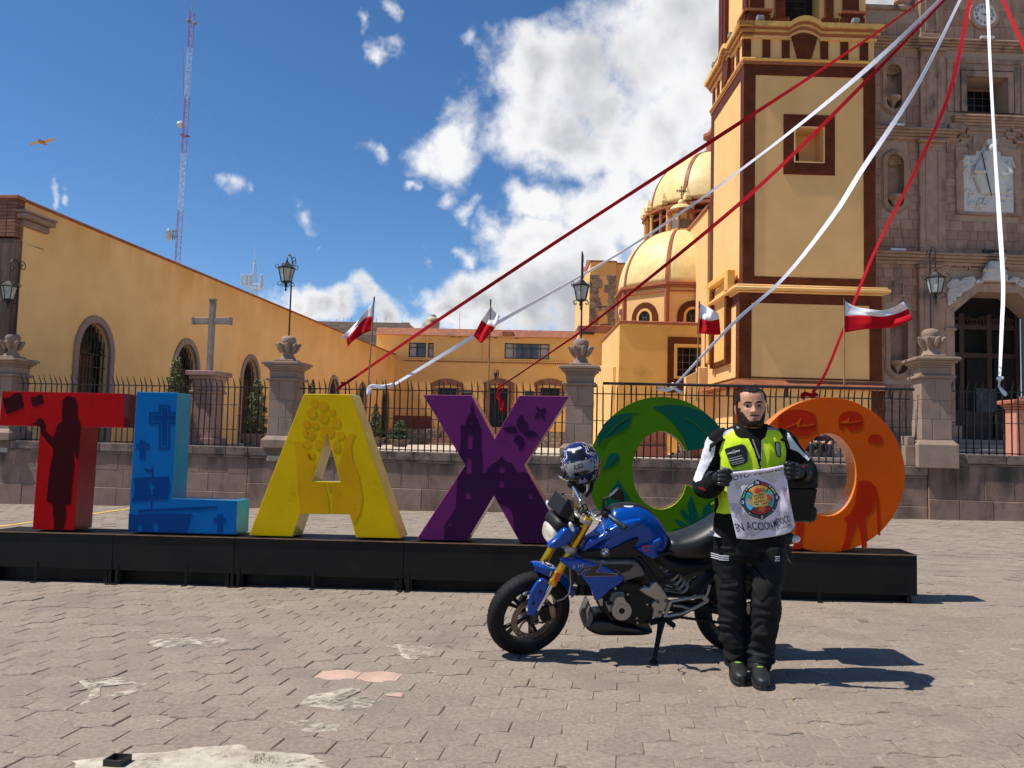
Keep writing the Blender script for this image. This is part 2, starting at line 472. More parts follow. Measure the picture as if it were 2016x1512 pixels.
def build_ground():
 S=160
 bed=MB().add([(-S,-S,-.0055),(S,-S,-.0055),(S,S,-.0055),(-S,S,-.0055)],[(0,1,2,3)])
 g=bed.build('plaza_pavement',SAND,None,GF.M,fix=False);tag(g,'brownish interlocking paver plaza sloping gently up to the right',kind='structure')
 protos=[]
 for k in range(4):
  mb=MB();r=random.Random(k)
  paver_geo(mb,0,0,0,0,0)
  for i in range(24,36):
   x,y,z=mb.v[i];mb.v[i]=(x+r.uniform(-.002,.002),y+r.uniform(-.002,.002),z+r.uniform(-.0015,.001))
  me=bpy.data.meshes.new('paver');me.from_pydata(mb.v,[],mb.f);me.materials.append(PAVE);me.update();protos.append(me)
 pink=[gloc(628,1332),gloc(712,1335)]
 cells=[]
 for j in range(8,104):
  for i in range(-75,75):
   cu=(i+(0.5 if j%2 else 0.0))*PW+rng.uniform(-.003,.003);cv=j*PL
   w=GF.w(cu,cv,0)
   if w.y<2.4 or abs(w.x)>0.66*w.y+1.2:continue
   q=w-CAM;zz=q.dot(FW);px=1008+F_PX*q.dot(RT)/zz;py=756-F_PX*q.dot(UP)/zz
   vis=-40<px<2056 and py<1540
   cells.append((w.y if vis else w.y+50,cu,cv,vis))
 cells.sort()
 rest=MB();nn=0
 pk=set()
 for(a,b)in pink:
  pk.add(min(range(len(cells)),key=lambda c:(cells[c][1]-a)**2+(cells[c][2]-b)**2))
 for ci,(yy,cu,cv,vis)in enumerate(cells):
  dz=rng.gauss(0,.0018)+.004*noise.noise(V((cu*.6,cv*.6,0)));tx,ty=rng.gauss(0,.008),rng.gauss(0,.010)
  if nn<296 and vis or ci in pk:
   o=bpy.data.objects.new('paver',protos[ci%4]);link(o);nn+=1
   if ci in pk:
    o.data=protos[1].copy();o.data.materials[0]=PAVE2;dz=-.0015;tx=ty=0
    o['label']='smooth pale pink replacement paver'
   M=GF.M@Matrix.Translation((cu,cv,dz))@Matrix.Rotation(-tx,4,'Y')@Matrix.Rotation(ty,4,'X')
   attach(o,g,M)
  else:
   paver_geo(rest,cu,cv,dz,tx,ty,cham=(yy<9))
 o=rest.build('paver_field',PAVE,g,GF.M,fix=False,kind='stuff')
 # cement smears bedded over the pavers
 def patch(pts,name='cement_patch',mat=CEMENT,h=.007,seed=0,n=7,rag=0.16):
  poly=[gloc(*p)for p in pts];poly=crv(poly,n,True)
  cx=sum(p[0]for p in poly)/len(poly);cy=sum(p[1]for p in poly)/len(poly)
  mb=MB();rings=[]
  for k,z in((1.0,.0005),(.93,h*.6),(.6,h*.7),(.25,h*.7),(.02,h*.7)):
   ring=[]
   for i,p in enumerate(poly):
    q=1+rag*(noise.noise(V((p[0]*9,p[1]*9,seed)))+.7*noise.noise(V((p[0]*26,p[1]*26,seed))))
    ring.append((cx+(p[0]-cx)*k*q,cy+(p[1]-cy)*k*q,z+.0035*noise.noise(V((p[0]*14*k,p[1]*14*k,seed+3)))))
   rings.append(ring)
  mb.loft(rings,0,cap=False)
  return mb.build(name,mat,g,GF.M,smooth='all')
 A=lambda x,y:(x/4.383+100,y/4.383+1230)
 C=lambda x,y:(x/4.383+500,y/4.383+1200)
 patch([A(830,175),A(940,125),A(1130,115),A(1290,110),A(1520,115),A(1470,165),A(1350,195),A(1240,165),A(1050,190),A(900,195)],seed=1)
 patch([A(260,490),A(420,470),A(600,460),A(760,505),A(560,520),A(440,540),A(420,620),A(330,640),A(300,560),A(150,590),A(290,545)],seed=2)
 patch([A(250,690),A(400,600),A(440,610),A(300,690)],seed=3)
 patch([A(640,600),A(790,515),A(815,520),A(690,605),A(500,615),A(520,595)],seed=4)
 patch([C(1110,320),C(1290,305),C(1540,340),C(1480,420),C(1290,415),C(1240,340)],seed=5)
 patch([C(380,810),C(560,730),C(870,680),C(890,720),C(640,760),C(620,810),C(720,840),C(900,800),C(950,750),C(1030,780),C(1000,840),C(740,870),C(600,850),C(490,830)],seed=6)
 patch([C(240,980),C(420,960),C(520,960),C(730,990),C(710,1050),C(520,1060),C(400,1040),C(360,1000)],seed=7)
 patch([C(1130,735),C(1270,720),C(1285,752),C(1200,750)],mat=PAVE2,seed=8,name='pink_paver_chip',rag=.08)
 patch([(155,1530),(190,1490),(300,1483),(390,1472),(470,1468),(500,1478),(560,1483),(615,1488),(632,1500),(620,1530)],seed=9,h=.010,n=8,mat=mk('cement_slab',(.50,.44,.345),.92,holes=(11,.26,.44),var=.2,scale=14,bump=.004,bscale=90,spec=.2,dirt=(.34,.28,.22),dscale=9,dlo=.48,dhi=.68))
 GRASS=mk('dry_weed',(.16,.13,.05),.9,var=.4,scale=60)
 mb=MB()
 for k in range(420):
  c=gloc(525+rng.gauss(0,16),1500+rng.gauss(0,5))if k<330 else gloc(*rng.choice([(345,1166),(585,1210),(180,1165),(655,1290),(885,1275),(990,1130)]))
  x,y=c[0]+rng.uniform(-.03,.03),c[1]+rng.uniform(-.02,.02);h=rng.uniform(.006,.02);a=rng.uniform(0,6.28)
  mb.add([(x,y,0),(x+.004*math.cos(a),y+.004*math.sin(a),0),(x+rng.uniform(-.015,.015),y+rng.uniform(-.015,.015),h)],[(0,1,2)])
 mb.build('weeds',GRASS,g,GF.M,fix=False,kind='stuff')
 # yellow line painted across the pavers at the left
 a,b=gloc(-60,1045),gloc(330,992)
 mb=MB();n=40
 dx,dy=b[0]-a[0],b[1]-a[1];L=math.hypot(dx,dy);nx,ny=-dy/L*.06,dx/L*.06
 top=[]
 for i in range(n+1):
  t=i/n;w_=1+.15*noise.noise(V((t*30,0,0)))
  top.append([(a[0]+dx*t-nx*w_,a[1]+dy*t-ny*w_,.008),(a[0]+dx*t+nx*w_,a[1]+dy*t+ny*w_,.008)])
 mb.loft(top,close=False,cap=False)
 mb.build('yellow_line',YELLOWP,g,GF.M,fix=False)
 return g
PLAZA=build_ground()
# square steel stub sticking out of the cement, and the small litter
def small_things():
 BLK=mk('black_steel',(.012,.012,.013),.5,var=.3,scale=20)
 c=PG(231,1506);fr=Frame(c,gx,gz)
 t=thing('steel_stub','short hollow square black steel stub set in the cement patch','post stub',c)
 mb=MB();s,w,h=.042,.006,.035
 for(x0,x1,y0,y1)in((-s,s,-s,-s+w),(-s,s,s-w,s),(-s,-s+w,-s+w,s-w),(s-w,s,-s+w,s-w)):mb.box(x0,x1,y0,y1,-.02,h)
 mb.build('tube',BLK,t,fr.M,bevel=.001)
 mb=MB();mb.box(-s+w,s-w,-s+w,s-w,-.02,-.012);mb.build('bottom',BLK,t,fr.M)
 BUT=mk('cigarette_paper',(.75,.62,.35),.8,var=.1);TIP=mk('filter_orange',(.55,.27,.06),.8)
 c=PG(1562,1375,.004);d=V((.012,.016,0))
 o=MB().tube([c-d,c+d*.2],.004,7,0).tube([c+d*.2,c+d],.0041,7,1).build('cigarette_butt',[TIP,BUT],smooth=True);tag(o,'cigarette end lying on the pavers in front of the man','litter')
 BLUE=mk('blue_foil',(.10,.45,.75),.35,var=.4,scale=60)
 def crumple(c,sx,sy,sz,seed,mat,name,label):
  mb=MB();rings=[]
  for i in range(7):
   ph=math.pi*(i+.5)/7
   rings.append([(c.x+sx*math.sin(ph)*math.cos(a)*(1+.5*noise.noise(V((i,a*2,seed)))),c.y+sy*math.sin(ph)*math.sin(a)*(1+.5*noise.noise(V((i+9,a*2,seed)))),c.z+sz*(1-math.cos(ph))*(1+.6*noise.noise(V((i,a*3,seed+5)))))for a in[2*math.pi*j/12 for j in range(12)]])
  o=mb.loft(rings).build(name,mat);tag(o,label,'litter')
 crumple(PG(1803,1019),.14,.06,.03,1,BLUE,'blue_wrapper','crumpled bright blue wrapper at the foot of the stone wall')
 crumple(PG(1771,1017),.05,.05,.05,2,mk('clear_cup',(.6,.62,.62),.2,var=.2),'plastic_cup','small crushed clear plastic cup beside the blue wrapper')
 crumple(PG(2000,1025),.30,.05,.03,3,mk('white_paper',(.75,.74,.72),.8,var=.1),'paper_scrap','white paper scraps along the bottom of the raised wall')
def flecks():
 r=random.Random(21);mb=MB()
 for k in range(170):
  c=PG(r.uniform(0,2016),1150+350*r.random()**1.3,.005);a=r.uniform(0,6.28);s=r.uniform(.003,.011)
  mb.add([(c.x+s*math.cos(a),c.y+s*math.sin(a),c.z),(c.x-s*.6*math.sin(a),c.y+s*.6*math.cos(a),c.z+.002),(c.x-s*math.cos(a),c.y-s*math.sin(a),c.z)],[(0,1,2)])
 mb.build('paving_flecks',mk('pale_flecks',(.62,.58,.50),.9,var=.3,scale=40),PLAZA,fix=False,kind='stuff')
flecks()
small_things()
# ================================================================== CHURCHYARD WALL, PILLARS, FENCE, LAMPS
STONE=mk('pink_cantera',(.285,.192,.142),.92,spec=.2,top=(.86,.45,(.075,.058,.048),3.0),var=.16,scale=4,bump=.006,bscale=40,isl=.12,dirt=(.105,.078,.062),dscale=1.6,dlo=.50,dhi=.70,stretch=2.2)
STONED=mk('coping_stone',(.21,.155,.122),.92,spec=.2,var=.2,scale=5,bump=.006,bscale=40,isl=.12,dirt=(.07,.06,.055),dscale=3,dlo=.45,dhi=.65)
STONEP=mk('pillar_stone',(.30,.215,.160),.9,spec=.2,var=.13,scale=4,bump=.005,bscale=45,isl=.08,dirt=(.13,.105,.09),dscale=2.2,dlo=.56,dhi=.75,stretch=2)
MORTAR=mk('mortar',(.42,.35,.29),.95,var=.15,scale=20,bump=.003)
IRON=mk('black_iron',(.014,.012,.011),.55,var=.3,scale=14,bump=.0005,bscale=200)
FN=yaw_frame((0,18.69,0),-8.14)
def fs(px,py=860,d=0.0):return FN.loc(px,py,d)[0]
S0,S1,S2,S3=fs(12),fs(560),fs(1140),fs(1834)
WT,WTR=1.09,1.36
def wall_run(name,label,s0,s1,top,rows,d0=-.25,seed=0):
 r=random.Random(seed)
 t=thing(name,label,'wall',FN.w((s0+s1)/2,0,0))
 gz0=min(ground_z(*FN.w(s0,d0,0).xy),ground_z(*FN.w(s1,d0,0).xy))-.2
 MB().box(s0+.01,s1-.01,d0+.014,.25,gz0,top-.02).build('mortar_core',MORTAR,t,FN.M)
 for(z0,z1,wmin,wmax,proud,m)in rows:
  s=s0
  while s<s1-.02:
   w=r.uniform(wmin,wmax);e=s+w
   if s1-e<wmin*.6:e=s1
   z0_=z0 if z0 is not None else min(ground_z(*FN.w(s,d0,0).xy),ground_z(*FN.w(e,d0,0).xy))-.12
   pr=proud+r.uniform(-.004,.004)
   bk=.27 if m is STONED else.1
   MB().box(s+.004,e-.004,d0-pr,bk,z0_+.004,z1-.004,c=.010).build('stone_block',m,t,FN.M)
   s=e
 return t
wall_run('churchyard_wall','long low brown stone wall with dark coping, under the fence and behind the letters',S0-2.5,fs(500),WT,
[(None,.04,.6,1.0,.012,STONE),(.04,.46,.5,.85,0,STONE),(.46,.84,.5,.9,0,STONE),(.84,.895,.8,1.3,.02,STONED),(.895,WT,.6,1.0,.045,STONED)],seed=1)['label']='brown stone wall of two block rows behind the red T and blue L letters'
wall_run('churchyard_wall','',fs(500)+.002,fs(1817),WT,
[(None,.26,.55,1.0,.012,STONE),(.26,.84,.45,.85,0,STONE),(.84,.895,.8,1.3,.02,STONED),(.895,WT,.6,1.0,.045,STONED)],seed=2)['label']='brown stone wall of one tall block row behind the yellow, purple, green and orange letters'
wall_run('raised_wall','higher stretch of stone wall right of the orange letter O',fs(1817)+.004,fs(2016)+4.5,WTR,
[(None,.42,.5,.9,.02,STONE),(.42,1.13,.42,.62,.005,STONE),(1.13,1.165,.8,1.2,.02,STONED),(1.165,WTR,.55,.8,.05,STONED)],d0=-.30,seed=3)
def pillar(s,zb,label,seed,low=0.0):
 r=random.Random(seed)
 t=thing('gate_pillar',label,'pillar',FN.w(s,0,zb),group='stone pillars along the fence')
 def cb(name,w,z0,z1,m=STONEP,c=.012,off=0):
  MB().box(s-w/2,s+w/2,-w/2,w/2,zb+z0,zb+z1,c=c).build(name,m,t,FN.M)
 MB().box(s-.285,s+.285,-.285,.285,zb-.3,zb+1.8).build('mortar_core',MORTAR,t,FN.M)
 # chamfered base
 w0,w1=.40,.31
 mb=MB();mb.box(s-w0,s+w0,-w0,w0,zb-low,zb+.19,c=.012)
 mb.hexa([FN_ for FN_ in[(s-w0+.012,-w0+.012,zb+.19),(s+w0-.012,-w0+.012,zb+.19),(s+w0-.012,w0-.012,zb+.19),(s-w0+.012,w0-.012,zb+.19),(s-w1,-w1,zb+.28),(s+w1,-w1,zb+.28),(s+w1,w1,zb+.28),(s-w1,w1,zb+.28)]])
 mb.build('base',STONEP,t,FN.M)
 z=.285;k=0
 while z<1.54:
  h=min((.42,.40,.44)[k%3],1.555-z)
  if 1.555-(z+h)<.1:h=1.555-z
  cut=(-.06,.10,-.02)[k%3]+r.uniform(-.03,.03)
  for a,b in((-.30,cut),(cut,.30)):
   MB().box(s+a+.003,s+b-.003,-.30,.30,zb+z+.003,zb+z+h-.003,c=.009).build('stone_block',STONEP,t,FN.M)
  z+=h;k+=1
 cb('astragal',.74,1.56,1.62)
 cb('neck',.60,1.622,1.79)
 mb=MB()
 for(w,a,b)in((.64,1.79,1.835),(.70,1.835,1.875),(.80,1.875,1.93),(.90,1.93,1.985),(.84,1.985,2.0)):
  mb.box(s-w/2,s+w/2,-w/2,w/2,zb+a,zb+b,c=.01)
 mb.build('cornice',STONEP,t,FN.M)
 cb('finial_plinth',.46,2.002,2.06)
 mb=MB();c=(s,0,zb)
 mb.lathe([(.01,2.06),(.19,2.065),(.165,2.12),(.13,2.19),(.135,2.26),(.17,2.33),(.195,2.40),(.19,2.44),(.17,2.45),(.178,2.50),(.172,2.56),(.14,2.605),(.08,2.63),(.01,2.635)],c,20)
 mb.build('finial',STONEP,t,FN.M,smooth=True)
 mb=MB()
 for k in range(8):
  a=k*math.pi/4+.3
  pts=[(.15,2.24),(.20,2.33),(.235,2.40),(.275,2.43)]
  path=[(s+math.cos(a)*p,math.sin(a)*p,zb+q)for p,q in pts]
  mb.tube(path,[.042,.055,.05,.024],7)
  mb.ball((s+math.cos(a)*.272,math.sin(a)*.272,zb+2.42),.032,6)
 mb.build('petals',STONEP,t,FN.M,smooth=True)
 return t
pillar(S0,WT,'stone pillar at the far left, its urn beside the ruined gate cornice',1)
pillar(S1,WT,'stone pillar with lotus finial between the L and the yellow A',2)
pillar(S2,WT,'stone pillar with lotus finial above the motorcycle helmet',3)
pillar(S3,WTR,'stone pillar on the raised wall right of the orange letter O',4,low=.3)
# sunlit stub of wall stepping down beside the right-hand pillar
t=thing('wall_return','narrow stepped stone return joining the low wall to the right-hand pillar','stonework',FN.w(S3-.38,0,WT))
MB().box(S3-.60,S3-.405,-.24,.24,WT+.003,WT+.42,c=.012).build('lower_block',STONEP,t,FN.M)
MB().box(S3-.55,S3-.405,-.20,.20,WT+.424,WT+.62,c=.012).build('upper_block',STONEP,t,FN.M)
# --- iron fence panels
_b=MB();bw=.0125
_path=[(0,0,0),(0,0,1.38)]
_b.tube([(0,0,0),(0,0,.7),(0,0,1.40),(0,-.03,1.47),(0,-.075,1.54),(0,-.13,1.63)],[bw*1.3,bw*1.3,bw*1.3,bw*1.25,bw,.002],4)
BAR=_b.build('bar',IRON);BARM=BAR.data;bpy.data.objects.remove(BAR)
def fence_panel(label,s0,s1,zb,mids=(),zs=1.0,seed=0):
 r=random.Random(seed)
 t=thing('iron_fence',label,'fence',FN.w((s0+s1)/2,0,zb),group='iron fence panels between the pillars')
 n=int((s1-s0)/.147)
 for i in range(n):
  s=s0+(i+.5)*(s1-s0)/n
  o=bpy.data.objects.new('bar',BARM);link(o)
  attach(o,t,FN.M@Matrix.Translation((s,0,zb))@Matrix.Rotation(r.gauss(0,.012),4,'Y')@Matrix.Rotation(r.gauss(0,.02)+.785*0,4,'X')@Matrix.Diagonal((1,1,zs*r.uniform(.99,1.01),1)))
 H=1.40*zs
 MB().box(s0,s1,-.008,.008,zb+H-.012,zb+H+.012).build('top_rail',IRON,t,FN.M)
 MB().box(s0,s1,-.012,.012,zb+.02,zb+.045).build('bottom_rail',IRON,t,FN.M)
 for(a,b,z)in mids:
  MB().box(a,b,-.017,-.002,zb+z-.008,zb+z+.008).build('middle_rail',IRON,t,FN.M)
fence_panel('black spiked fence panel above the red T and blue L letters',S0+.31,S1-.31,WT,[(fs(372),fs(465),.98),(fs(465),S1-.31,.72),(fs(372),fs(465),.40)],seed=1)
fence_panel('black spiked fence panel behind the yellow A and purple X',S1+.31,S2-.31,WT,[(fs(690),fs(860),.98),(fs(735),S2-.31,.74)],seed=2)
fence_panel('black spiked fence panel behind the green C, the man and the orange O',S2+.31,S3-.42,WT,[(S2+.31,S3-.42,.80)],seed=3)
fence_panel('black spiked fence panel on the raised wall in front of the church door',S3+.31,S3+.31+4.6,WTR,[(S3+.31,S3+2.0,.66),(S3+1.2,S3+4.6,.95)],zs=.94,seed=4)
# long black pipe clamped above the third panel
def pipe():
 a=FN.l3(1187,754.5,-.12);b=FN.l3(1800,766.5,-.12)
 t=thing('pipe_rail','long black pipe clamped along the fence tips above the green C and the man','pipe',FN.w((a.x+b.x)/2,-.1,a.z))
 MB().tube([a,a.lerp(b,.5),b],.032,10).build('pipe',IRON,t,FN.M,smooth=True)
 for px,py in((1243,755),(1433,759),(1550,761),(1752,765)):
  c=FN.l3(px,py,-.12)
  MB().box(c.x-.02,c.x+.02,-.135,.02,c.z-.22,c.z-.02).build('clamp',IRON,t,FN.M)
 c=FN.l3(1487,760,-.12);MB().tube([(c.x-.03,c.y,c.z),(c.x+.03,c.y,c.z)],.04,10).build('coupling',IRON,t,FN.M)
pipe()
# --- lamps
PANE=mk('lamp_glass',(.42,.45,.42),.12,var=.2,scale=5,spec=.6)
def spiral(c,r0,r1,a0,a1,n=20,flat='y'):
 return[(c[0],c[1]+math.cos(a0+(a1-a0)*i/n)*(r0+(r1-r0)*i/n),c[2]+math.sin(a0+(a1-a0)*i/n)*(r0+(r1-r0)*i/n))for i in range(n+1)]
def lamp(s,z0,ztop,zl,label,yaw=0.0):
 t=thing('street_lamp',label,'lamp',FN.w(s,0,z0),group='wrought iron lanterns on the pillars')
 M=FN.M@Matrix.Translation((s,0,0))@Matrix.Rotation(yaw,4,'Z')
 MB().tube([(0,0,z0-.06),(0,0,ztop-.25)],.02,8).build('pole',IRON,t,M,smooth=True)
 mb=MB()
 lx=-.30
 arc=[(0,0,ztop-.26)]+[(0,lx/2+(-lx/2)*math.cos(a),ztop-.17+.17*math.sin(a))for a in[math.pi*i/12 for i in range(13)]]
 arc+=[(0,lx,ztop-.24),(0,lx,zl+.08)]
 mb.tube(arc,.014,6)
 mb.tube(spiral((0,.11,ztop-.12),.14,.03,math.pi,-math.pi*1.7,26),.011,6)
 mb.tube(spiral((0,lx+.09,ztop-.26),.09,.02,math.pi,-math.pi*1.5,20),.009,6)
 mb.build('scroll_bracket',IRON,t,M,smooth=True)
 c=(0,lx,0);a0=math.pi/6
 MB().lathe([(.012,zl+.10),(.03,zl+.08),(.02,zl+.05),(.07,zl+.02),(.13,zl-.04),(.215,zl-.09),(.215,zl-.10),(.01,zl-.10)],c,6,a0=a0).build('lantern_roof',IRON,t,M)
 zt,zb,rt,rb=zl-.105,zl-.42,.185,.115
 fr=MB()
 for k in range(6):
  a=a0+k*math.pi/3;p=(math.cos(a)*rt,lx+math.sin(a)*rt,zt);q=(math.cos(a)*rb,lx+math.sin(a)*rb,zb)
  fr.tube([p,q],.011,5)
  # corner scrolls, top and bottom
  for(rr,zz,sg)in((rt,zt+.01,1),(rb,zb-.02,-1)):
   pts=[(math.cos(a)*(rr+.02+.045*math.sin(u*1.0)+.02*u/4),lx+math.sin(a)*(rr+.02+.045*math.sin(u)+.02*u/4),zz+sg*(.05-.045*math.cos(u)-.02))for u in[i*.55 for i in range(9)]]
   fr.tube(pts,.008,4)
 for(rr,zz)in((rt,zt),(rb,zb)):
  ring=[(math.cos(a0+k*math.pi/3)*rr,lx+math.sin(a0+k*math.pi/3)*rr,zz)for k in range(6)]
  fr.tube(ring,.012,5,close=True)
 fr.lathe([(.01,zb-.22),(.03,zb-.19),(.012,zb-.15),(.045,zb-.10),(.03,zb-.05),(rb,zb),(.01,zb+.005)],c,8)
 fr.build('lantern_frame',IRON,t,M)
 for k in range(6):
  a,b=a0+k*math.pi/3,a0+(k+1)*math.pi/3
  q=[(math.cos(u)*rr*.955,lx+math.sin(u)*rr*.955,zz)for(u,rr,zz)in((a,rb,zb+.01),(b,rb,zb+.01),(b,rt,zt-.01),(a,rt,zt-.01))]
  q2=[(p[0]*.97,lx+(p[1]-lx)*.97,p[2])for p in q]
  MB().add(q+q2,[(0,1,2,3),(7,6,5,4),(0,1,5,4),(1,2,6,5),(2,3,7,6),(3,0,4,7)]).build('pane',PANE,t,M)
lamp(S0+.05,3.72,5.56,4.95,'black lantern hanging before the gate column at the far left')
lamp(S1,3.72,5.63,5.38,'black lantern standing out against the blue sky, on the second pillar')
lamp(S2,3.72,5.66,4.96,'black lantern with tall spike in front of the ochre annex')
lamp(S3,3.99,5.72,5.12,'black lantern in front of the pink stone church facade')
# --- ruined gate column at the left edge
def gate():
 r=random.Random(5)
 fr=yaw_frame(FN.w(0,.35,0),-8.14)
 g=lambda px,py,d=0:fr.loc(px,py,d)
 t=thing('gate_column','tall weathered stone gate column with broken cornice at the left edge','gateway',fr.w(g(0,700)[0],0,0))
 xr=g(36,560)[0];xl=xr-1.5;zt=g(36,488)[1]
 MB().box(xl,xr-.02,.02,.5,-.6,zt).build('core',MORTAR,t,fr.M)
 z=-.6
 while z<zt-.1:
  h=min(.46,zt-z)
  cut=xr-r.uniform(.5,.95)
  for a,b in((xl,cut),(cut,xr)):MB().box(a+.004,b-.004,0,.5,z+.004,z+h-.004,c=.012).build('stone_block',STONEP,t,fr.M)
  z+=h
 z2=g(36,470)[1]
 mb=MB();
 for i,(w,a,b)in enumerate(((.10,0,.3),(.22,.3,.42),(.05,.42,.62),(.12,.62,1.0))):
  mb.box(xl-w,xr+w,-w,.5+w*.3,zt+(z2-zt)*a,zt+(z2-zt)*b,c=.02)
 mb.build('capital',STONEP,t,fr.M)
 z3=g(60,410,-.4)[1];hh=z3-z2
 for(w,a,b,cut)in((.10,0,.2,.5),(.20,.2,.42,.8),(.34,.42,.68,.3),(.48,.68,.88,.62),(.52,.88,1.0,.45)):
  m=xl+(xr-xl)*cut
  for u,v,k in((xl-w,m,0),(m,xr+w,1)):
   dz=-.03*k
   MB().box(u+.005,v-.005,-w,.5+w*.3,z2+hh*a+dz+.003,z2+hh*b+dz,c=.03).build('cornice_stone',STONEP,t,fr.M)
gate()
# ================================================================== LEFT BUILDING, BACK BUILDING, MASTS, YARD
OCHRE=mk('ochre_render',(.94,.60,.25),.9,top=(7.0,1.2,(.80,.45,.14),.8),var=.06,scale=.9,bump=.004,bscale=30,spec=.2,dirt=(.86,.51,.18),dscale=.5,dlo=.5,dhi=.72)
OCHREB=mk('ochre_render_back',(.82,.50,.17),.9,var=.06,scale=1.2,bump=.003,bscale=30)
CREAM=mk('cream_render',(.68,.45,.19),.9,var=.06,scale=1.0,bump=.003,bscale=25,dirt=(.56,.36,.14),dscale=.8,dlo=.55,dhi=.8,stretch=3)
TERRA=mk('terracotta',(.34,.125,.07),.85,var=.2,scale=3,bump=.006,bscale=60,dirt=(.2,.08,.05),dscale=2)
BRICK=mk('old_brick',(.24,.105,.065),.9,var=.3,scale=6,bump=.01,bscale=40,isl=.2)
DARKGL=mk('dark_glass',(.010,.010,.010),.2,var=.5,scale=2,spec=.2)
SURR=mk('window_surround_stone',(.30,.225,.19),.9,var=.12,scale=6,bump=.004)
WOODB=mk('brown_wood',(.10,.05,.022),.7,var=.35,scale=9,stretch=6)
BLOCKG=mk('grey_block',(.30,.255,.215),.95,var=.15,scale=8,bump=.006,bscale=40,isl=.10)
C0=P(50,398,20.6)
LW=Frame((C0.x,C0.y,0),(math.sin(R(6.7)),math.cos(R(6.7)),0))
def arch(s,w,zb,zs,n=14,pt=1.0):
 return[(s-w,zb),(s+w,zb)]+[(s+w*math.cos(a),zs+w*pt*math.sin(a))for a in[math.pi*i/n for i in range(n+1)]]
def left_building():
 ztop=LW.loc(52,399)[1]
 t=thing('chapel_hall','long plain ochre building with arched grilled windows on the left','building',LW.o)
 zb=.2;L=40.0
 s1,zt1=LW.loc(180,742,.3)
 halfw=(LW.loc(213,760)[0]-LW.loc(148,760)[0])/2
 c1=(LW.loc(213,760)[0]+LW.loc(148,760)[0])/2;c2=(LW.loc(384,800)[0]+LW.loc(340,800)[0])/2;step=c2-c1
 zap=LW.loc(184,634)[1]
 w=halfw*.97;pt=1.25;zs=zap-w*pt;sill=1.0
 cs=[c1+step*i for i in range(8)if c1+step*i<L-1]
 mb=MB();holes=[arch(c,w,sill,zs,pt=pt)for c in cs]
 mb.prism([(0,zb),(L,zb),(L,ztop),(0,ztop)],0,.3,holes=holes)
 mb.build('wall',OCHRE,t,LW.M)
 MB().box(.0,L,.302,9,zb,ztop-.3).build('rear_body',OCHRE,t,LW.M)
 # brick capping: individual bricks at the near end, a tile edge on top
 MB().box(-.05,L,-.07,.34,ztop+.002,ztop+.07,c=.01).build('coping',TERRA,t,LW.M)
 r=random.Random(3)
 MB().box(-.28,-.005,.0,7,zb,ztop-1.0).build('end_wall',STONE,t,LW.M)
 z=ztop-.95
 while z<ztop-.02:
  d=0;k=0
  while d<1.4:
   e=d+.24
   MB().box(-.30,-.006,d+.006,e-.006,z+.006,min(z+.085,ztop),c=.006).build('brick',BRICK,t,LW.M);d=e
  z+=.09
 MB().box(-.36,-.055,-.06,3,ztop+.002,ztop+.09,c=.01).build('coping_end',TERRA,t,LW.M)
 for i,c in enumerate(cs):
  o=MB().prism(arch(c,w+.20,sill,zs,pt=(w*pt+.20)/(w+.20)),-.05,.05,holes=[arch(c,w-.002,sill-.001,zs,pt=pt)]).build('window',SURR,t,LW.M)
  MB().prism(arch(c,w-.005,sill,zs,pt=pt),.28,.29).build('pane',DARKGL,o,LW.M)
  mb=MB()
  for k in range(-4,5):
   x=k*w/4.6;h=zs+w*pt*math.sqrt(max(0,1-(x/w)**2))-.05
   mb.box(c+x-.012,c+x+.012,.12,.144,sill,h)
  for z in(sill+.5,zs-.35,zs+.02):mb.box(c-w,c+w,.125,.14,z-.015,z+.015)
  for sx in(-1,1):
   for(rx,rz,rr)in((.42,.38,.2),(.2,.75,.16),(.66,.12,.15)):
    mb.tube([(c+sx*w*rx+rr*w*math.cos(a)*(1-a/9),.115,zs+w*rz+rr*w*1.2*math.sin(a)*(1-a/9))for a in[q*.5 for q in range(14)]],.014,4)
  mb.build('grille',IRON,o,LW.M)
  MB().box(c-w*.55,c+w*.2,.262,.275,sill,zs).box(c+w*.25,c+w*.5,.262,.275,sill,zs).build('shutter',WOODB,o,LW.M)
left_building()
AT=1.0 # churchyard level
def yard_ground():
 YG=mk('yard_paving',(.52,.42,.31),.9,var=.15,scale=3,bump=.003)
 a=FN
 mb=MB();mb.add([a.w(-16,.2,AT),a.w(22,.2,AT),V((32,75,AT)),V((-25,75,AT))],[(0,1,2,3)])
 o=mb.build('churchyard_ground',YG,fix=False);tag(o,'paved churchyard ground behind the fence',kind='structure')
yard_ground()
BB=yaw_frame(P(800,700,57),-3.0)
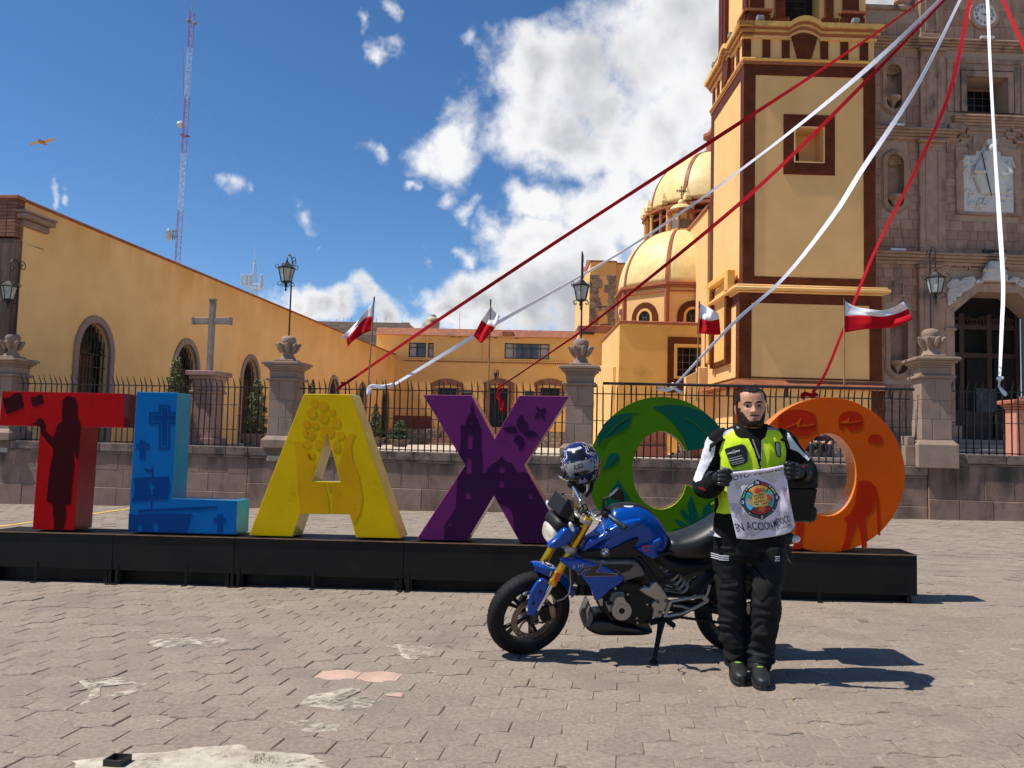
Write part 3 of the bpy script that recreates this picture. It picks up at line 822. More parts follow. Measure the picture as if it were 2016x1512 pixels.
def back_building():
 b=lambda px,py,d=0:BB.loc(px,py,d)
 t=thing('parish_house','low ochre house with terracotta roof edge at the back of the churchyard','building',BB.o)
 x0=b(740,700)[0];x1=b(1178,700)[0];zt=b(960,663)[1];zr=b(960,648)[1]
 def rect(px0,py0,px1,py1):
  (a,c),(d,e)=b(px0,py1),b(px1,py0);return(a,d,c,e)
 wins=[rect(804,675,854,703),rect(993,677,1082,706)]
 door=rect(963,764,1000,842);lw=[rect(860,764,899,800),rect(1063,764,1102,800),rect(1150,740,1166,800)]
 holes=[[(q[0],q[2]),(q[1],q[2]),(q[1],q[3]),(q[0],q[3])]for q in wins+lw[:2]]
 q=door;holes.append([(q[0],q[2]),(q[1],q[2]),(q[1],q[3]),(q[0],q[3])])
 MB().prism([(x0,AT-.2),(x1,AT-.2),(x1,zt),(x0,zt)],0,.3,holes=holes).build('wall',OCHREB,t,BB.M)
 # sloping terracotta roof edge
 mb=MB();mb.hexa([(x0,-.25,zt+.002),(x1,-.25,zt+.002),(x1,4,zt+.002),(x0,4,zt+.002),(x0,.15,zr),(x1,.15,zr),(x1,4,zr+.05),(x0,4,zr+.05)])
 ro=mb.build('roof',TERRA,t,BB.M)
 a=b(989,653);MB().box(a[0],a[0]+.75,-.22,.3,a[1]-.30,a[1]+.02,c=.02).build('roof_vent',TERRA,ro,BB.M)
 for px in(890,905,962,975,1018):a=b(px,663);MB().box(a[0]-.12,a[0]+.12,-.3,-.02,zt-.10,zt-.01,c=.02).build('drain_tile',BRICK,ro,BB.M)
 # dentil course of bricks
 zd=b(960,713)[1];nb=90
 MB().box(x0,x1,-.10,-.002,zd+.04,zd+.11).build('string_course',OCHREB,t,BB.M)
 for i in range(nb):
  s=x0+2+(x1-x0-2)*i/nb
  MB().box(s+.02,s+.09,-.09,-.002,zd-.06,zd+.038).build('brick',BRICK,t,BB.M)
 for px in(839,952):
  a=b(px,690);MB().box(a[0],a[0]+.12,-.10,-.002,zd+.12,zt-.002).build('pilaster',OCHREB,t,BB.M)
 FRAME=mk('window_frame_dark',(.03,.028,.028),.5);CURT=mk('lace_curtain',(.42,.40,.38),.9,var=.35,scale=20);GLZ=mk('grey_glass',(.09,.10,.11),.15,var=.5,scale=1.2)
 for q in wins:
  w=MB();x,X,z,Z=q
  for(u,v,m,n)in((x,X,z,z+.06),(x,X,Z-.06,Z),(x,x+.06,z+.06,Z-.06),(X-.06,X,z+.06,Z-.06)):w.box(u,v,.10,.16,m,n)
  k=3 if X-x<2.4 else 5
  for i in range(1,k):w.box(x+(X-x)*i/k-.025,x+(X-x)*i/k+.025,.10,.16,z+.06,Z-.06)
  w.box(x+.06,X-.06,.105,.155,Z-.36,Z-.32)
  o=w.build('window',FRAME,t,BB.M)
  cw=(X-x)*(.28 if k==3 else.24)
  MB().box(x+.06,x+cw,.17,.18,z+.06,Z-.06).box(X-cw*(.6 if k==3 else 1),X-.06,.17,.18,z+.06,Z-.06).build('curtain',CURT,o,BB.M)
  MB().box(x+.02,X-.02,.19,.20,z+.02,Z-.02).build('pane',GLZ,o,BB.M)
  MB().box(x-.1,X+.1,-.08,.0,z-.10,z-.01).build('sill',OCHREB,o,BB.M)
 r=random.Random(2)
 def surround(q,name):
  x,X,z,Z=q;w=X-x;bw=.42
  o=MB().box(x,X,.2,.22,z,Z).build(name,DARKGL,t,BB.M)
  zz=z
  while zz<Z:
   for(u,v)in((x-bw,x-.01),(X+.01,X+bw)):
    e=r.uniform(-.06,.06)
    MB().box(u-(e if u<x else 0),v+(e if u>x else 0),-.04,.06,zz+.012,zz+.085).build('brick',BRICK,o,BB.M)
   zz+=.10
  n=26
  for i in range(n):
   f=(i+.5)/n*2-1;xc=(x+X)/2+f*(w/2+bw);rise=.34*(1-f*f)
   MB().hexa([(xc-.035,-.05,Z+.01+rise*.5),(xc+.035,-.05,Z+.01+rise*.5),(xc+.035,.08,Z+.01+rise*.5),(xc-.035,.08,Z+.01+rise*.5),(xc-.037+f*.05,-.05,Z+.30+rise),(xc+.037+f*.05,-.05,Z+.30+rise),(xc+.037+f*.05,.08,Z+.30+rise),(xc-.037+f*.05,.08,Z+.30+rise)]).build('brick',BRICK,o,BB.M)
  m=MB()
  for k in range(1,4):m.box(x+w*k/4-.02,x+w*k/4+.02,.15,.19,z,Z)
  m.box(x,X,.15,.19,Z-.35,Z-.30).build('mullion',FRAME,o,BB.M)
 surround(door,'door');surround(lw[0],'window');surround(lw[1],'window')
 REDD=mk('red_dado',(.22,.055,.035),.9,var=.2,scale=2)
 z0=b(830,836)[1];z1=b(830,819)[1];s0,s1=b(775,830)[0],b(848,830)[0]
 MB().box(s0,s1,-.03,-.002,AT-.1,z1).build('dado',REDD,t,BB.M)
back_building()
def back_bits():
# steps up to the door and rough stone terrace walls
 STEP=mk('brick_steps',(.27,.15,.105),.9,var=.25,scale=5,bump=.004)
 RUB=mk('rubble_stone',(.20,.165,.13),.95,var=.35,scale=1.6,bump=.03,bscale=3,dirt=(.34,.28,.2),dscale=2.2,dlo=.48,dhi=.58)
 b=lambda px,py,d=0:BB.loc(px,py,d)
 dz=b(980,842)[1]
 t=thing('brick_steps','flight of reddish brick steps leading up to the parish house door','steps',BB.w(b(900,850)[0],-5,AT))
 n=9
 for i in range(n):
  z1=AT+(dz-AT)*(i+1)/n;a,c=b(850,850,-4)[0],b(1020,850,-4)[0]
  MB().box(a,c,-5.0+i*.42,-1.0,z1-(dz-AT)/n+.002,z1,c=.012).build('step',STEP,t,BB.M)
 for(p0,p1,lab)in((760,862,'rubble terrace wall left of the brick steps, below the red dado'),(1045,1240,'rubble terrace wall right of the purple X, below the parish house')):
  a,c=b(p0,850,-3.9)[0],b(p1,850,-3.9)[0]
  t=thing('terrace_wall',lab,'wall',BB.w((a+c)/2,-4,AT))
  MB().box(a,c,-3.85,-1.1,AT-.1,dz-.3).build('core',MORTAR,t,BB.M)
  r=random.Random(p0)
  z=AT
  while z<dz-.25:
   h=r.uniform(.26,.4);s=a
   while s<c-.1:
    w=r.uniform(.3,.6);e=min(c,s+w)
    MB().box(s+.02,e-.02,-3.9-r.uniform(0,.05),-3.8,z+.02,min(z+h,dz-.25)-.01,c=.05).build('stone',RUB,t,BB.M);s=e
   z+=h
   # signs beside the door
 SG=mk('dark_sign',(.02,.025,.03),.5);WH=mk('sign_white',(.7,.7,.68),.7)
 for i,(x,X,y,Y,lab)in enumerate(((909,928,768,777,'small dark sign with white lettering left of the parish house door'),(1033,1051,770,779,'small dark sign right of the parish house door'))):
  (a,c),(d,e)=b(x,Y,-.06),b(X,y,-.06)
  t=thing('wall_sign',lab,'sign',BB.w(a,-.05,c))
  MB().box(a,d,-.06,-.004,c-.2,e,c=.01).build('board',SG,t,BB.M)
  if i==0:
   vs,fs_=text_geo('Auditorio',.17);m=MB();m.add([(x_+(a+d)/2,-.064,y_+e-.17)for x_,y_ in vs],fs_);m.build('lettering',WH,t,BB.M,fix=False)
  MB().box(a+.06,d-.06,-.062,-.06,c-.12,c-.08).build('rule',WH,t,BB.M)
  # lantern on the wall
 c=b(976,740,-.3);t=thing('wall_lantern','small black wall lantern above the parish house door','lamp',BB.w(c[0],-.3,c[1]))
 MB().lathe([(.01,.30),(.17,.16),(.14,.15),(.12,.14),(.07,-.2),(.03,-.26),(.01,-.3)],(c[0],-.42,c[1]),8).build('lantern',IRON,t,BB.M)
 MB().tube([(c[0]+.14,-.0,c[1]-.2),(c[0]+.16,-.1,c[1]+.3),(c[0]+.1,-.4,c[1]+.42),(c[0],-.42,c[1]+.3)],.03,6).build('bracket',IRON,t,BB.M)
 # grey concrete block house behind
 GB=yaw_frame(P(640,690,66),-3.0);gl=lambda px,py,d=0:GB.loc(px,py,d)
 t=thing('block_house','unfinished grey block house behind the ochre roof line','building',GB.w(gl(700,700)[0],0,AT))
 x0,x1=gl(604,680)[0],gl(803,680)[0];zt=gl(720,634)[1];zb=gl(780,714)[1]
 MB().box(x0,x1-.02,.02,6,AT,zt-.02).build('core',MORTAR,t,GB.M)
 z=zb-.5;r=random.Random(8);row=0
 while z<zt-.05:
  h=.24;s=x0-(.25 if row%2 else 0)
  thick=abs(z-(zt-1.0))<.13
  while s<x1:
   e=s+(.5 if not thick else 2.2)
   MB().box(max(s,x0)+.012,min(e,x1)-.012,-.002-r.uniform(0,.015)-(.05 if thick else 0),.05,z+.012,min(z+h,zt),c=.008).build('block',BLOCKG,t,GB.M)if min(e,x1)-max(s,x0)>.05 else None
   s=e
  z+=h;row+=1
 MB().box(x1-.55,x1+.03,-.06,.4,zb-.6,zt+.02).build('corner_column',BLOCKG,t,GB.M)
 mb=MB()
 for px in(648,660,676,690,706,722,740,757,790,799):
  q=gl(px,634);mb.tube([(q[0],.2,zt),(q[0]+r.uniform(-.08,.08),.2,zt+r.uniform(.2,.5))],.012,4)
 mb.build('rebar',IRON,t,GB.M)
 # water tank, dish, thin aerial on the roof
 TK=mk('tank_beige',(.46,.385,.29),.6,var=.08,scale=2,dirt=(.3,.25,.19),dscale=1.2);TKB=mk('tank_label_black',(.02,.02,.02),.7)
 c=P(851,652,60);t=thing('water_tank','round beige plastic water tank on the parish house roof','tank',c);rr=14*60/F_PX;hh=34*60/F_PX
 MB().lathe([(.01,-.3),(rr,-.3),(rr,hh*.30),(rr*1.04,hh*.33),(rr,hh*.36),(rr*1.02,hh*.62),(rr,hh*.66),(rr*.82,hh*.76),(rr*.5,hh*.84),(rr*.46,hh*.95),(rr*.3,hh*.98),(.01,hh)],c,24).build('body',TK,t,smooth=True)
 m=MB()
 for k in range(6):a=-1.75+k*.075;a2=a+.05;m.add([(c.x+rr*1.03*math.cos(a),c.y+rr*1.03*math.sin(a),c.z+hh*.5),(c.x+rr*1.03*math.cos(a2),c.y+rr*1.03*math.sin(a2),c.z+hh*.5),(c.x+rr*1.03*math.cos(a2),c.y+rr*1.03*math.sin(a2),c.z+hh*.57),(c.x+rr*1.03*math.cos(a),c.y+rr*1.03*math.sin(a),c.z+hh*.57)],[(0,1,2,3)])
 m.build('brand_print',TKB,t,fix=False)
 WHT=mk('white_metal',(.62,.63,.64),.5,var=.1);GRM=mk('grey_metal',(.25,.25,.26),.5,var=.2)
 c=P(836,642,60.5);t=thing('satellite_dish','grey satellite dish beside the water tank','dish',c)
 d=V((-.75,-.4,.5)).normalized();a=d.orthogonal().normalized();e=d.cross(a);m=MB()
 m.loft([[c+a*(r_*math.cos(u))+e*(r_*math.sin(u))+d*(.5*r_*r_)for u in[2*math.pi*i/16 for i in range(16)]]for r_ in(.02,.2,.36,.46,.44,.3,.05)],cap=False)
 m.build('reflector',GRM,t,smooth=True);MB().tube([c,c+V((.1,.1,-.7))],.03,6).build('stand',GRM,t)
 c=P(905,650,60);t=thing('roof_aerial','thin straight aerial rod on the parish house roof','aerial',c);MB().tube([c-V((0,0,.3)),P(905,616,60)],.018,5).build('rod',GRM,t)
back_bits()
def masts():
 RED=mk('mast_red',(.42,.035,.03),.5,var=.1);WHT=MATS['white_metal'];GRM=MATS['grey_metal']
 Y=85;k=Y/F_PX
 top,bot=P(377.5,22,Y),P(348,520,Y)
 t=thing('radio_mast','very tall thin red and white lattice radio mast behind the ochre building','mast',bot)
 yb=[520,415,303,194,95,24];cols=[RED,WHT,RED,WHT,RED]
 off=[V((math.cos(a),math.sin(a),0))*.30 for a in(R(10),R(130),R(250))]
 def at(y):f=(520-y)/(520-22);return bot.lerp(top,f)
 for i in range(5):
  m=MB();a,b=at(yb[i]),at(yb[i+1]-.2);n=max(6,int((b-a).length/.55))
  for o in off:m.tube([a+o,b+o],.024,4,cap=False)
  for j in range(n):
   p,q=a.lerp(b,j/n),a.lerp(b,(j+1)/n)
   for u in range(3):
    o1,o2=off[u],off[(u+1)%3]
    m.tube([p+o1,q+o2]if j%2 else[p+o2,q+o1],.011,3,cap=False);m.tube([p+o1,p+o2],.009,3,cap=False)
  m.build('lattice_section',cols[i],t)
 MB().tube([top,P(379,4,Y)],[.05,.03],5).build('tip_rod',GRM,t)
 MB().tube([P(371,42,Y),P(383,47,Y)],.05,5).ball(P(371,41,Y),.2,6).ball(P(384,46,Y),.2,6).build('beacon',GRM,t)
 m=MB();m.tube([at(190),P(361,187,Y),P(360.5,165,Y),P(360,85,Y)],[.05,.05,.05,.025],5);m.build('side_aerial',GRM,t)
 c=P(356,245,Y);MB().lathe([(.02,-.35),(.30,-.3),(.36,0),(.3,.2),(.02,.3)],c,10,axis='x').tube([c,at(245)],.05,5).build('microwave_drum',WHT,t)
 c=P(332,462,Y);m=MB().lathe([(.62,-.05),(.5,.12),(.3,.22),(.03,.26),(.3,.25),(.55,.14),(.66,-.05)],c,14,axis='x');m.build('dish',WHT,t)
 m=MB().tube([P(338,456,Y),at(455)],.05,5).tube([P(338,467,Y),at(467)],.05,5).tube([P(341,452,Y),P(340,472,Y)],.06,5).tube([P(345,452,Y),P(344,472,Y)],.05,5);m.build('dish_bracket',GRM,t)
 a=at(270);m=MB()
 for u in range(3):m.tube([a+off[u]*1.9,a+off[(u+1)%3]*1.9],.05,4)
 m.build('guy_ring',RED,t)
 m=MB()
 for(y,dx,dy)in((270,18,8),(270,-16,10),(150,24,12),(150,-20,-6),(400,14,5),(400,-12,4)):
  a=at(y);b_=V((a.x+dx,a.y+dy,3));m.tube([a,a.lerp(b_,.5)-V((0,0,.6)),b_],.0045,3,cap=False)
 m.build('guy_wire',GRM,t)
 Y=95;c=P(499,580,Y);tp=P(502,492,Y)
 t=thing('cell_mast','short white lattice cell mast with upright panel antennas','mast',c)
 off=[V((math.cos(a),math.sin(a),0))for a in(R(30),R(150),R(270))]
 m=MB();n=12
 for o in off:m.tube([c+o*.55-V((0,0,2)),c.lerp(tp,.75)+o*.12],.04,4)
 for j in range(n):
  f,g=j/n*.75,(j+1)/n*.75;p,q=c.lerp(tp,f),c.lerp(tp,g);ra,rb=.55-.43*j/n,.55-.43*(j+1)/n
  for u in range(3):m.tube([p+off[u]*ra,q+off[(u+1)%3]*rb],.022,3,cap=False)
 m.build('lattice',WHT,t);MB().tube([c.lerp(tp,.75),tp,P(503,480,Y)],[.05,.03,.01],5).build('whip',WHT,t)
 m=MB();pl=[P(x,563,Y)+V((0,dy,0))for x,dy in((482,-1),(521,-1),(515,1.5),(488,1.5))]
 for i in range(4):m.tube([pl[i],pl[(i+1)%4]],.06,4);m.tube([pl[i],c.lerp(tp,.08)],.045,4)
 m.build('platform',WHT,t)
 for x,dy in((483,-1),(492,-1.2),(500,-1.2),(508,1.2),(520,-1)):
  q=P(x,553,Y)+V((0,dy,0));MB().box(q.x-.16,q.x+.16,q.y-.1,q.y+.1,q.z-.75,q.z+.55,c=.03).build('panel_antenna',WHT,t)
masts()
# --- cross on its pedestal
def cross_():
 PINK=mk('pink_stone',(.36,.215,.175),.9,var=.15,scale=5,bump=.004,dirt=(.22,.14,.12),dscale=2);GREY=mk('grey_cross_stone',(.27,.235,.20),.9,var=.2,scale=5,bump=.005)
 fr=yaw_frame(P(415,800,23.5),-8.14);c=lambda px,py,d=0:fr.loc(px,py,d)
 t=thing('stone_cross','tall grey stone cross on a pink stone pedestal behind the fence','cross',fr.w(c(412,800)[0],0,AT))
 x=c(412,735)[0];z0=c(412,732)[1];z1=c(420,592)[1];za=c(418,632)[1];w=.078
 MB().box(x-w,x+w,-w,w,z0,z1,c=.015).build('upright',GREY,t,fr.M)
 xl,xr=c(381,635)[0],c(454,628)[0];x2=x
 MB().box(xl,x2-w-.002,-w*.9,w*.9,za-.09,za+.09,c=.012).box(x2+w+.002,xr,-w*.9,w*.9,za-.09,za+.09,c=.012).build('arm',GREY,t,fr.M)
 for q in(xl,xr):MB().box(q-.03,q+.03,-w*1.1,w*1.1,za-.11,za+.11,c=.01).build('arm_end',GREY,t,fr.M)
 MB().box(x-w*1.2,x+w*1.2,-w*1.2,w*1.2,z1+.002,z1+.06,c=.01).build('top_end',GREY,t,fr.M)
 zc=c(412,745)[1]
 for(hw,a,b,n)in((.47,z0-.13,z0,'cap'),(.40,z0-.24,z0-.132,'cap_moulding'),(.34,z0-.55,z0-.242,'neck'),(.38,z0-.62,z0-.552,'astragal'),(.32,AT+.25,z0-.622,'shaft'),(.42,AT,AT+.248,'plinth')):
  MB().box(x-hw,x+hw,-hw,hw,a,b,c=.015).build(n,PINK,t,fr.M)
cross_()
# --- clipped shrubs in pots
LEAF=mk('clipped_leaves',(.060,.088,.026),.7,var=.5,scale=7,isl=.45)
LEAFY=mk('clipped_leaves_yellowish',(.115,.125,.035),.7,var=.5,scale=7,isl=.45)
BARK=mk('bark',(.10,.07,.045),.95,var=.3,scale=15);POT=mk('clay_pot',(.17,.125,.10),.85,var=.2,scale=4,bump=.003)
def topiary(px,ybot,ytop,Y,tiers,label,mat=LEAF,pot=True,seed=0,wide=.3):
 r=random.Random(seed);base=P(px,ybot,Y);top=P(px,ytop,Y);H=top.z-base.z
 t=thing('potted_shrub',label,'shrub',base,group='clipped shrubs in the churchyard')
 if pot:
  MB().lathe([(.01,-.42),(.24,-.42),(.33,-.25),(.40,-.06),(.46,0),(.46,.03),(.40,.03),(.36,-.05),(.01,-.05)],base,18).build('pot',POT,t,smooth=True)
 MB().tube([base-V((0,0,.3 if pot else H*.5)),top-V((0,0,.1))],[.05,.02],6).build('trunk',BARK,t)
 mb=MB()
 for(zf,rr,hh)in tiers:
  c=V((base.x,base.y,base.z+H*zf));n=int(900*max(.25,rr*rr/.09)*max(.5,hh/.3)**.5)
  for i in range(n):
   u=V((r.gauss(0,1),r.gauss(0,1),r.gauss(0,1))).normalized();q=r.uniform(.70,1.08)*(1+.38*noise.noise(u*2.3+V((zf*9,seed,0))))
   taper=1-.35*max(0,u.z)
   p=c+V((u.x*rr*q*taper,u.y*rr*q*taper,u.z*hh*q));s=r.uniform(.025,.05)
   a=V((r.gauss(0,1),r.gauss(0,1),r.gauss(0,1))).normalized();b=a.orthogonal().normalized()
   mb.add([p-a*s,p+b*s*.5,p+a*s,p-b*s*.5],[(0,1,2,3)])
 mb.build('crown',mat,t,fix=False)
topiary(343,790,708,22.5,[(.78,.15,.34),(.48,.20,.24),(.2,.24,.22),(-.05,.27,.22),(-.35,.29,.25)],'cone shaped shrub between the first two arched windows',LEAFY,seed=1)
topiary(503,856,745,24,[(.86,.16,.2),(.66,.24,.2),(.46,.28,.18),(.27,.31,.17),(.1,.33,.16)],'tall tiered shrub in a big bowl left of the second pillar',LEAFY,seed=2)
topiary(738,862,797,34,[(.9,.10,.2),(.68,.2,.2),(.45,.26,.2),(.2,.32,.22)],'slim tiered dark green shrub just right of the yellow A',seed=3)
topiary(787,866,829,36,[(.85,.24,.16),(.55,.34,.14),(.2,.42,.16)],'low broad tiered shrub in a wide bowl between the A and the X',seed=4)
topiary(612,830,750,26,[(.8,.1,.3),(.45,.18,.3),(.1,.26,.3)],'narrow green shrub peeping out behind the top of the yellow A',seed=5)
# ================================================================== CHURCH
TILE=hex_tiles('maroon_hex_tiles',(.110,.026,.009),(.17,.07,.035),.115)
TILEO=hex_tiles('orange_hex_tiles',(.30,.10,.045),(.42,.2,.12),.115)
TRIM=mk('rust_trim',(.36,.115,.05),.8,var=.12,scale=3,bump=.002)
YEL=mk('church_yellow',(.80,.45,.11),.88,var=.05,scale=1.5,bump=.003,dirt=(.5,.26,.07),dscale=.8,dlo=.55,dhi=.8)
CREAMT=mk('church_cream',(.82,.50,.20),.88,spec=.2,var=.06,scale=1.2,bump=.003,bscale=25,dirt=(.74,.42,.145),dscale=.7,dlo=.54,dhi=.8,stretch=3)
DOMEY=mk('dome_glazed_yellow',(.80,.60,.26),.50,var=.12,scale=2.5,bump=.002,bscale=9,spec=.35)
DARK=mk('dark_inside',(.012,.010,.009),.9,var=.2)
def prj(p):
 q=V(p)-CAM;z=q.dot(FW);return(1008+F_PX*q.dot(RT)/z,756-F_PX*q.dot(UP)/z)
_t0=P(1461,800,31)
TF=yaw_frame((_t0.x,31,0),.4)
def tower():
 c=lambda px,py,d=0:TF.loc(px,py,d)
 W=c(1722,450)[0]
 z=lambda y,x=1461,d=0:c(x,y,d)[1]
 t=thing('bell_tower','tall cream bell tower framed in dark maroon tiles','tower',TF.w(W/2,W/2,AT))
 Z=dict(base=AT-.2,skirt=z(748),low0=z(744),low1=z(577),cor=z(562),up1=z(126),mold=z(114),fr=z(75),top=z(47))
 def full(name,m,e,a,b,**k):MB().box(-e,W+e,-e,W+e,a,b,**k).build(name,m,t,TF.M)
 # bottom storey (mostly behind the fence)
 full('plinth_storey',CREAMT,.22,Z['base'],Z['skirt']-.3)
 for(x,d)in((-.25,-.25),(W-.25,-.25),(-.25,W-.25)):MB().box(x,x+.5,d,d+.5,Z['base']-.01,Z['skirt']-.28).build('tile_corner',TILE,t,TF.M)
 s0,s1=Z['skirt']-.30,Z['skirt']+.06;e0,e1=.85,.12
 MB().hexa([(-e0,-e0*.6,s0),(W+.3,-e0*.6,s0),(W+.3,W+.3,s0),(-e0,W+.3,s0),(-e1,-e1,s1),(W+e1,-e1,s1),(W+e1,W+e1,s1),(-e1,W+e1,s1)]).build('tiled_skirt_roof',TILEO,t,TF.M)
 # lower stage
 ex=.15
 full('lower_stage',CREAMT,ex,Z['skirt']-.2,Z['low1'])
 for(x,d)in((-ex-.03,-ex-.03),(W+ex+.03-.46,-ex-.03),(-ex-.03,W+ex+.03-.46),(W+ex+.03-.46,W+ex+.03-.46)):
  MB().box(x,x+.46,d,d+.46,Z['skirt']+.05,Z['low1']-.002).build('tile_corner',TILE,t,TF.M)
 full('tile_band',TILE,ex+.027,z(597),Z['low1']-.001);full('tile_band',TILE,ex+.027,Z['skirt']+.06,Z['skirt']+.12)
 mb=MB()
 for(e,a,b)in((ex+.10,0,.25),(ex+.30,.25,.7),(ex+.22,.7,1)):mb.box(-e,W+e,-e,W+e,Z['low1']+(Z['cor']-Z['low1'])*a+.001,Z['low1']+(Z['cor']-Z['low1'])*b,c=.05)
 mb.build('string_cornice',CREAMT,t,TF.M,smooth=True)
 # main shaft, with the deep square window
 wx0,wz1=c(1563,249);wx1,wz0=c(1623,322)
 hole=[(wx0,wz0),(wx1,wz0),(wx1,wz1),(wx0,wz1)]
 MB().prism([(0,Z['cor']),(W,Z['cor']),(W,Z['up1']),(0,Z['up1'])],0,.9,holes=[hole]).build('wall',CREAMT,t,TF.M)
 # left face with its stepped recess
 MB().box(0,W,.901,W,Z['cor'],Z['up1']).build('wall',CREAMT,t,TF.M)
 for(x,d)in((-.03,-.03),(W-.42,-.03),(-.03,W-.42),(W-.42,W-.42)):
  MB().box(x,x+.45,d,d+.45,Z['cor']+.001,Z['up1']-.001).build('tile_corner',TILE,t,TF.M)
 full('tile_band',TILE,.026,Z['cor']+.002,z(543));full('tile_band',TILE,.026,z(147),Z['up1']-.002)
 f0,f1=c(1542,343),c(1643,228)
 wf=MB().prism([(f0[0],f0[1]),(f1[0],f0[1]),(f1[0],f1[1]),(f0[0],f1[1])],-.035,.0,holes=[hole]).build('window',TILE,t,TF.M)
 e=.05;MB().prism([(wx0-.0,wz0),(wx1,wz0),(wx1,wz1),(wx0,wz1)],-.05,.02,holes=[[(wx0+e,wz0+e),(wx1-e,wz0+e),(wx1-e,wz1-e),(wx0+e,wz1-e)]]).build('frame',CREAMT,wf,TF.M)
 MB().box(wx0+.02,wx0+(wx1-wx0)*.42,.86,.89,wz0+.01,wz0+(wz1-wz0)*.52).build('dark_door',DARK,wf,TF.M)
 # recess on the left face
 sd=t;y0,y1=1.3,3.3;za,zb2=z(700),z(560)
 MB().box(-.24,-.16,y0,y1,za,zb2+.3).build('side_recess_panel',YEL,t,TF.M)
 m=MB();m.box(-.36,-.15,y0-.28,y0,za-.2,zb2+.3).box(-.36,-.15,y1,y1+.28,za-.2,zb2+.3).box(-.30,-.15,y0,y1,za-.2,za)
 m.build('side_recess_tiles',TILE,t,TF.M)
 m=MB();m.box(-.46,-.1,y0-.62,y0-.282,Z['cor']-.1,zb2+.75,c=.06).box(-.46,-.1,y0-.28,y1+.3,zb2+.42,zb2+.75,c=.06).box(-.46,-.1,y1+.302,y1+.6,za,zb2+.75,c=.06);m.build('side_hood',YEL,t,TF.M)
 # mouldings, frieze, cornice
 m=MB();m.box(-.06,W+.06,-.06,W+.06,Z['up1'],Z['up1']+(Z['mold']-Z['up1'])*.5).build('rust_moulding',TRIM,t,TF.M)
 MB().box(-.12,W+.12,-.12,W+.12,Z['up1']+(Z['mold']-Z['up1'])*.5+.001,Z['mold'],c=.04).build('yellow_moulding',YEL,t,TF.M)
 full('frieze',CREAMT,.0,Z['mold']-.02,Z['fr']+.05)
 fx=[(386,452),(550,612),(710,772),(1028,1090),(1194,1256),(1354,1420)]
 for(a,b)in fx:
  x0,x1=c(a/4.2+1370,95)[0],c(b/4.2+1370,95)[0]
  MB().box(x0,x1,-.06,.1,Z['mold']+.001,Z['fr']-.06).build('frieze_tile',TILE,t,TF.M)
  if x0>.5:MB().box(-.06,.1,x0,x1,Z['mold']+.001,Z['fr']-.06).build('frieze_tile',TILE,t,TF.M)
  MB().box(x0-.05,x1+.05,-.10,.1,Z['fr']-.058,Z['fr']+.02).build('frieze_cap',YEL,t,TF.M)
  # fan shaped keystones under the bowed cornice, front and side
 kx=[c(x/4.2+1370,95)[0]for x in(790,995,945,838)]
 for sdn in(0,1):
  mp=(lambda x,d,zz:(x,d,zz))if sdn==0 else(lambda x,d,zz:(d,x,zz))
  MB().prism([(kx[3],Z['mold']+.001),(kx[2],Z['mold']+.001),(kx[1],Z['fr']+.05),((kx[0]+kx[1])/2,Z['fr']+.16),(kx[0],Z['fr']+.05)],-.16,.05,map3=mp).build('fan_keystone',TILE,t,TF.M)
 H=Z['top']-Z['fr'];x0,x1=kx[0]-.12,kx[1]+.12;xm=(x0+x1)/2
 YT=mk('trim_yellow',(.70,.43,.13),.88,var=.10,scale=3,bump=.003,spec=.2,dirt=(.42,.25,.09),dscale=2.5,dlo=.5,dhi=.7)
 for(e,a,b,m_)in((.08,.0,.18,CREAMT),(.13,.18,.36,TRIM),(.18,.36,.5,YT),(.22,.5,.66,TRIM),(.30,.66,1.0,YT)):
  za,zb_=Z['fr']+H*a+.001,Z['fr']+H*b
  bow=lambda f:.26*math.sin(math.pi*max(0,min(1,f)))**.8
  def prof(n=16):
   pts=[(-e,za),(x0,za)]+[(x0+(x1-x0)*i/n,za+bow(i/n))for i in range(1,n)]+[(x1,za),(W+e,za),(W+e,zb_),(x1,zb_)]
   pts+=[(x1-(x1-x0)*i/n,zb_+bow(i/n))for i in range(1,n)]+[(x0,zb_),(-e,zb_)]
   return pts
  pb=MB();pb.prism(prof(),-e,.3)
  pb.prism([(p[0]if-e<p[0]<W+e else p[0],p[1])for p in prof()],-e,.3,map3=lambda x,d,zz:(d+.0,x,zz+.0005))
  pb.box(.29,W+e-.003,.29,W+e-.003,za+.001,zb_-.001)
  pb.build('cornice',m_,t,TF.M)
  # belfry
 zt=Z['top'];bt=zt+5.5
 bx=MB();ox0,ox1=c(1548,20)[0],c(1618,20)[0];om=(ox0+ox1)/2;ow=(ox1-ox0)/2
 e=.22
 bx.prism([(e,zt-.2),(W-e,zt-.2),(W-e,bt),(e,bt)],e,e+.8,holes=[arch(om,ow,zt-.1,zt+2.8)])
 bx.box(e,W-e,e+.801,W-e,zt-.2,bt);bx.build('belfry_wall',CREAMT,t,TF.M)
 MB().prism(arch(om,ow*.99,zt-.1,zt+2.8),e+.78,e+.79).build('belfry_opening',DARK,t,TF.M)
 m=MB()
 for i in range(9):
  f=i/8;m.tube([(ox0+.1+f*(ow*1.2),e+.3,zt-.05),(ox0+.05+f*ow*1.3+.1*math.sin(i*2),e+.35,zt+1.2+.1*math.cos(i)),(ox0+.1+f*ow*1.1,e+.3,zt+2.4)],.02,4)
  m.tube([(ox0+.05,e+.3,zt+.25*i),(ox0+ow*1.4,e+.34,zt+.25*i+.06*math.sin(i*3))],.018,4)
 m.build('netting',IRON,t,TF.M)
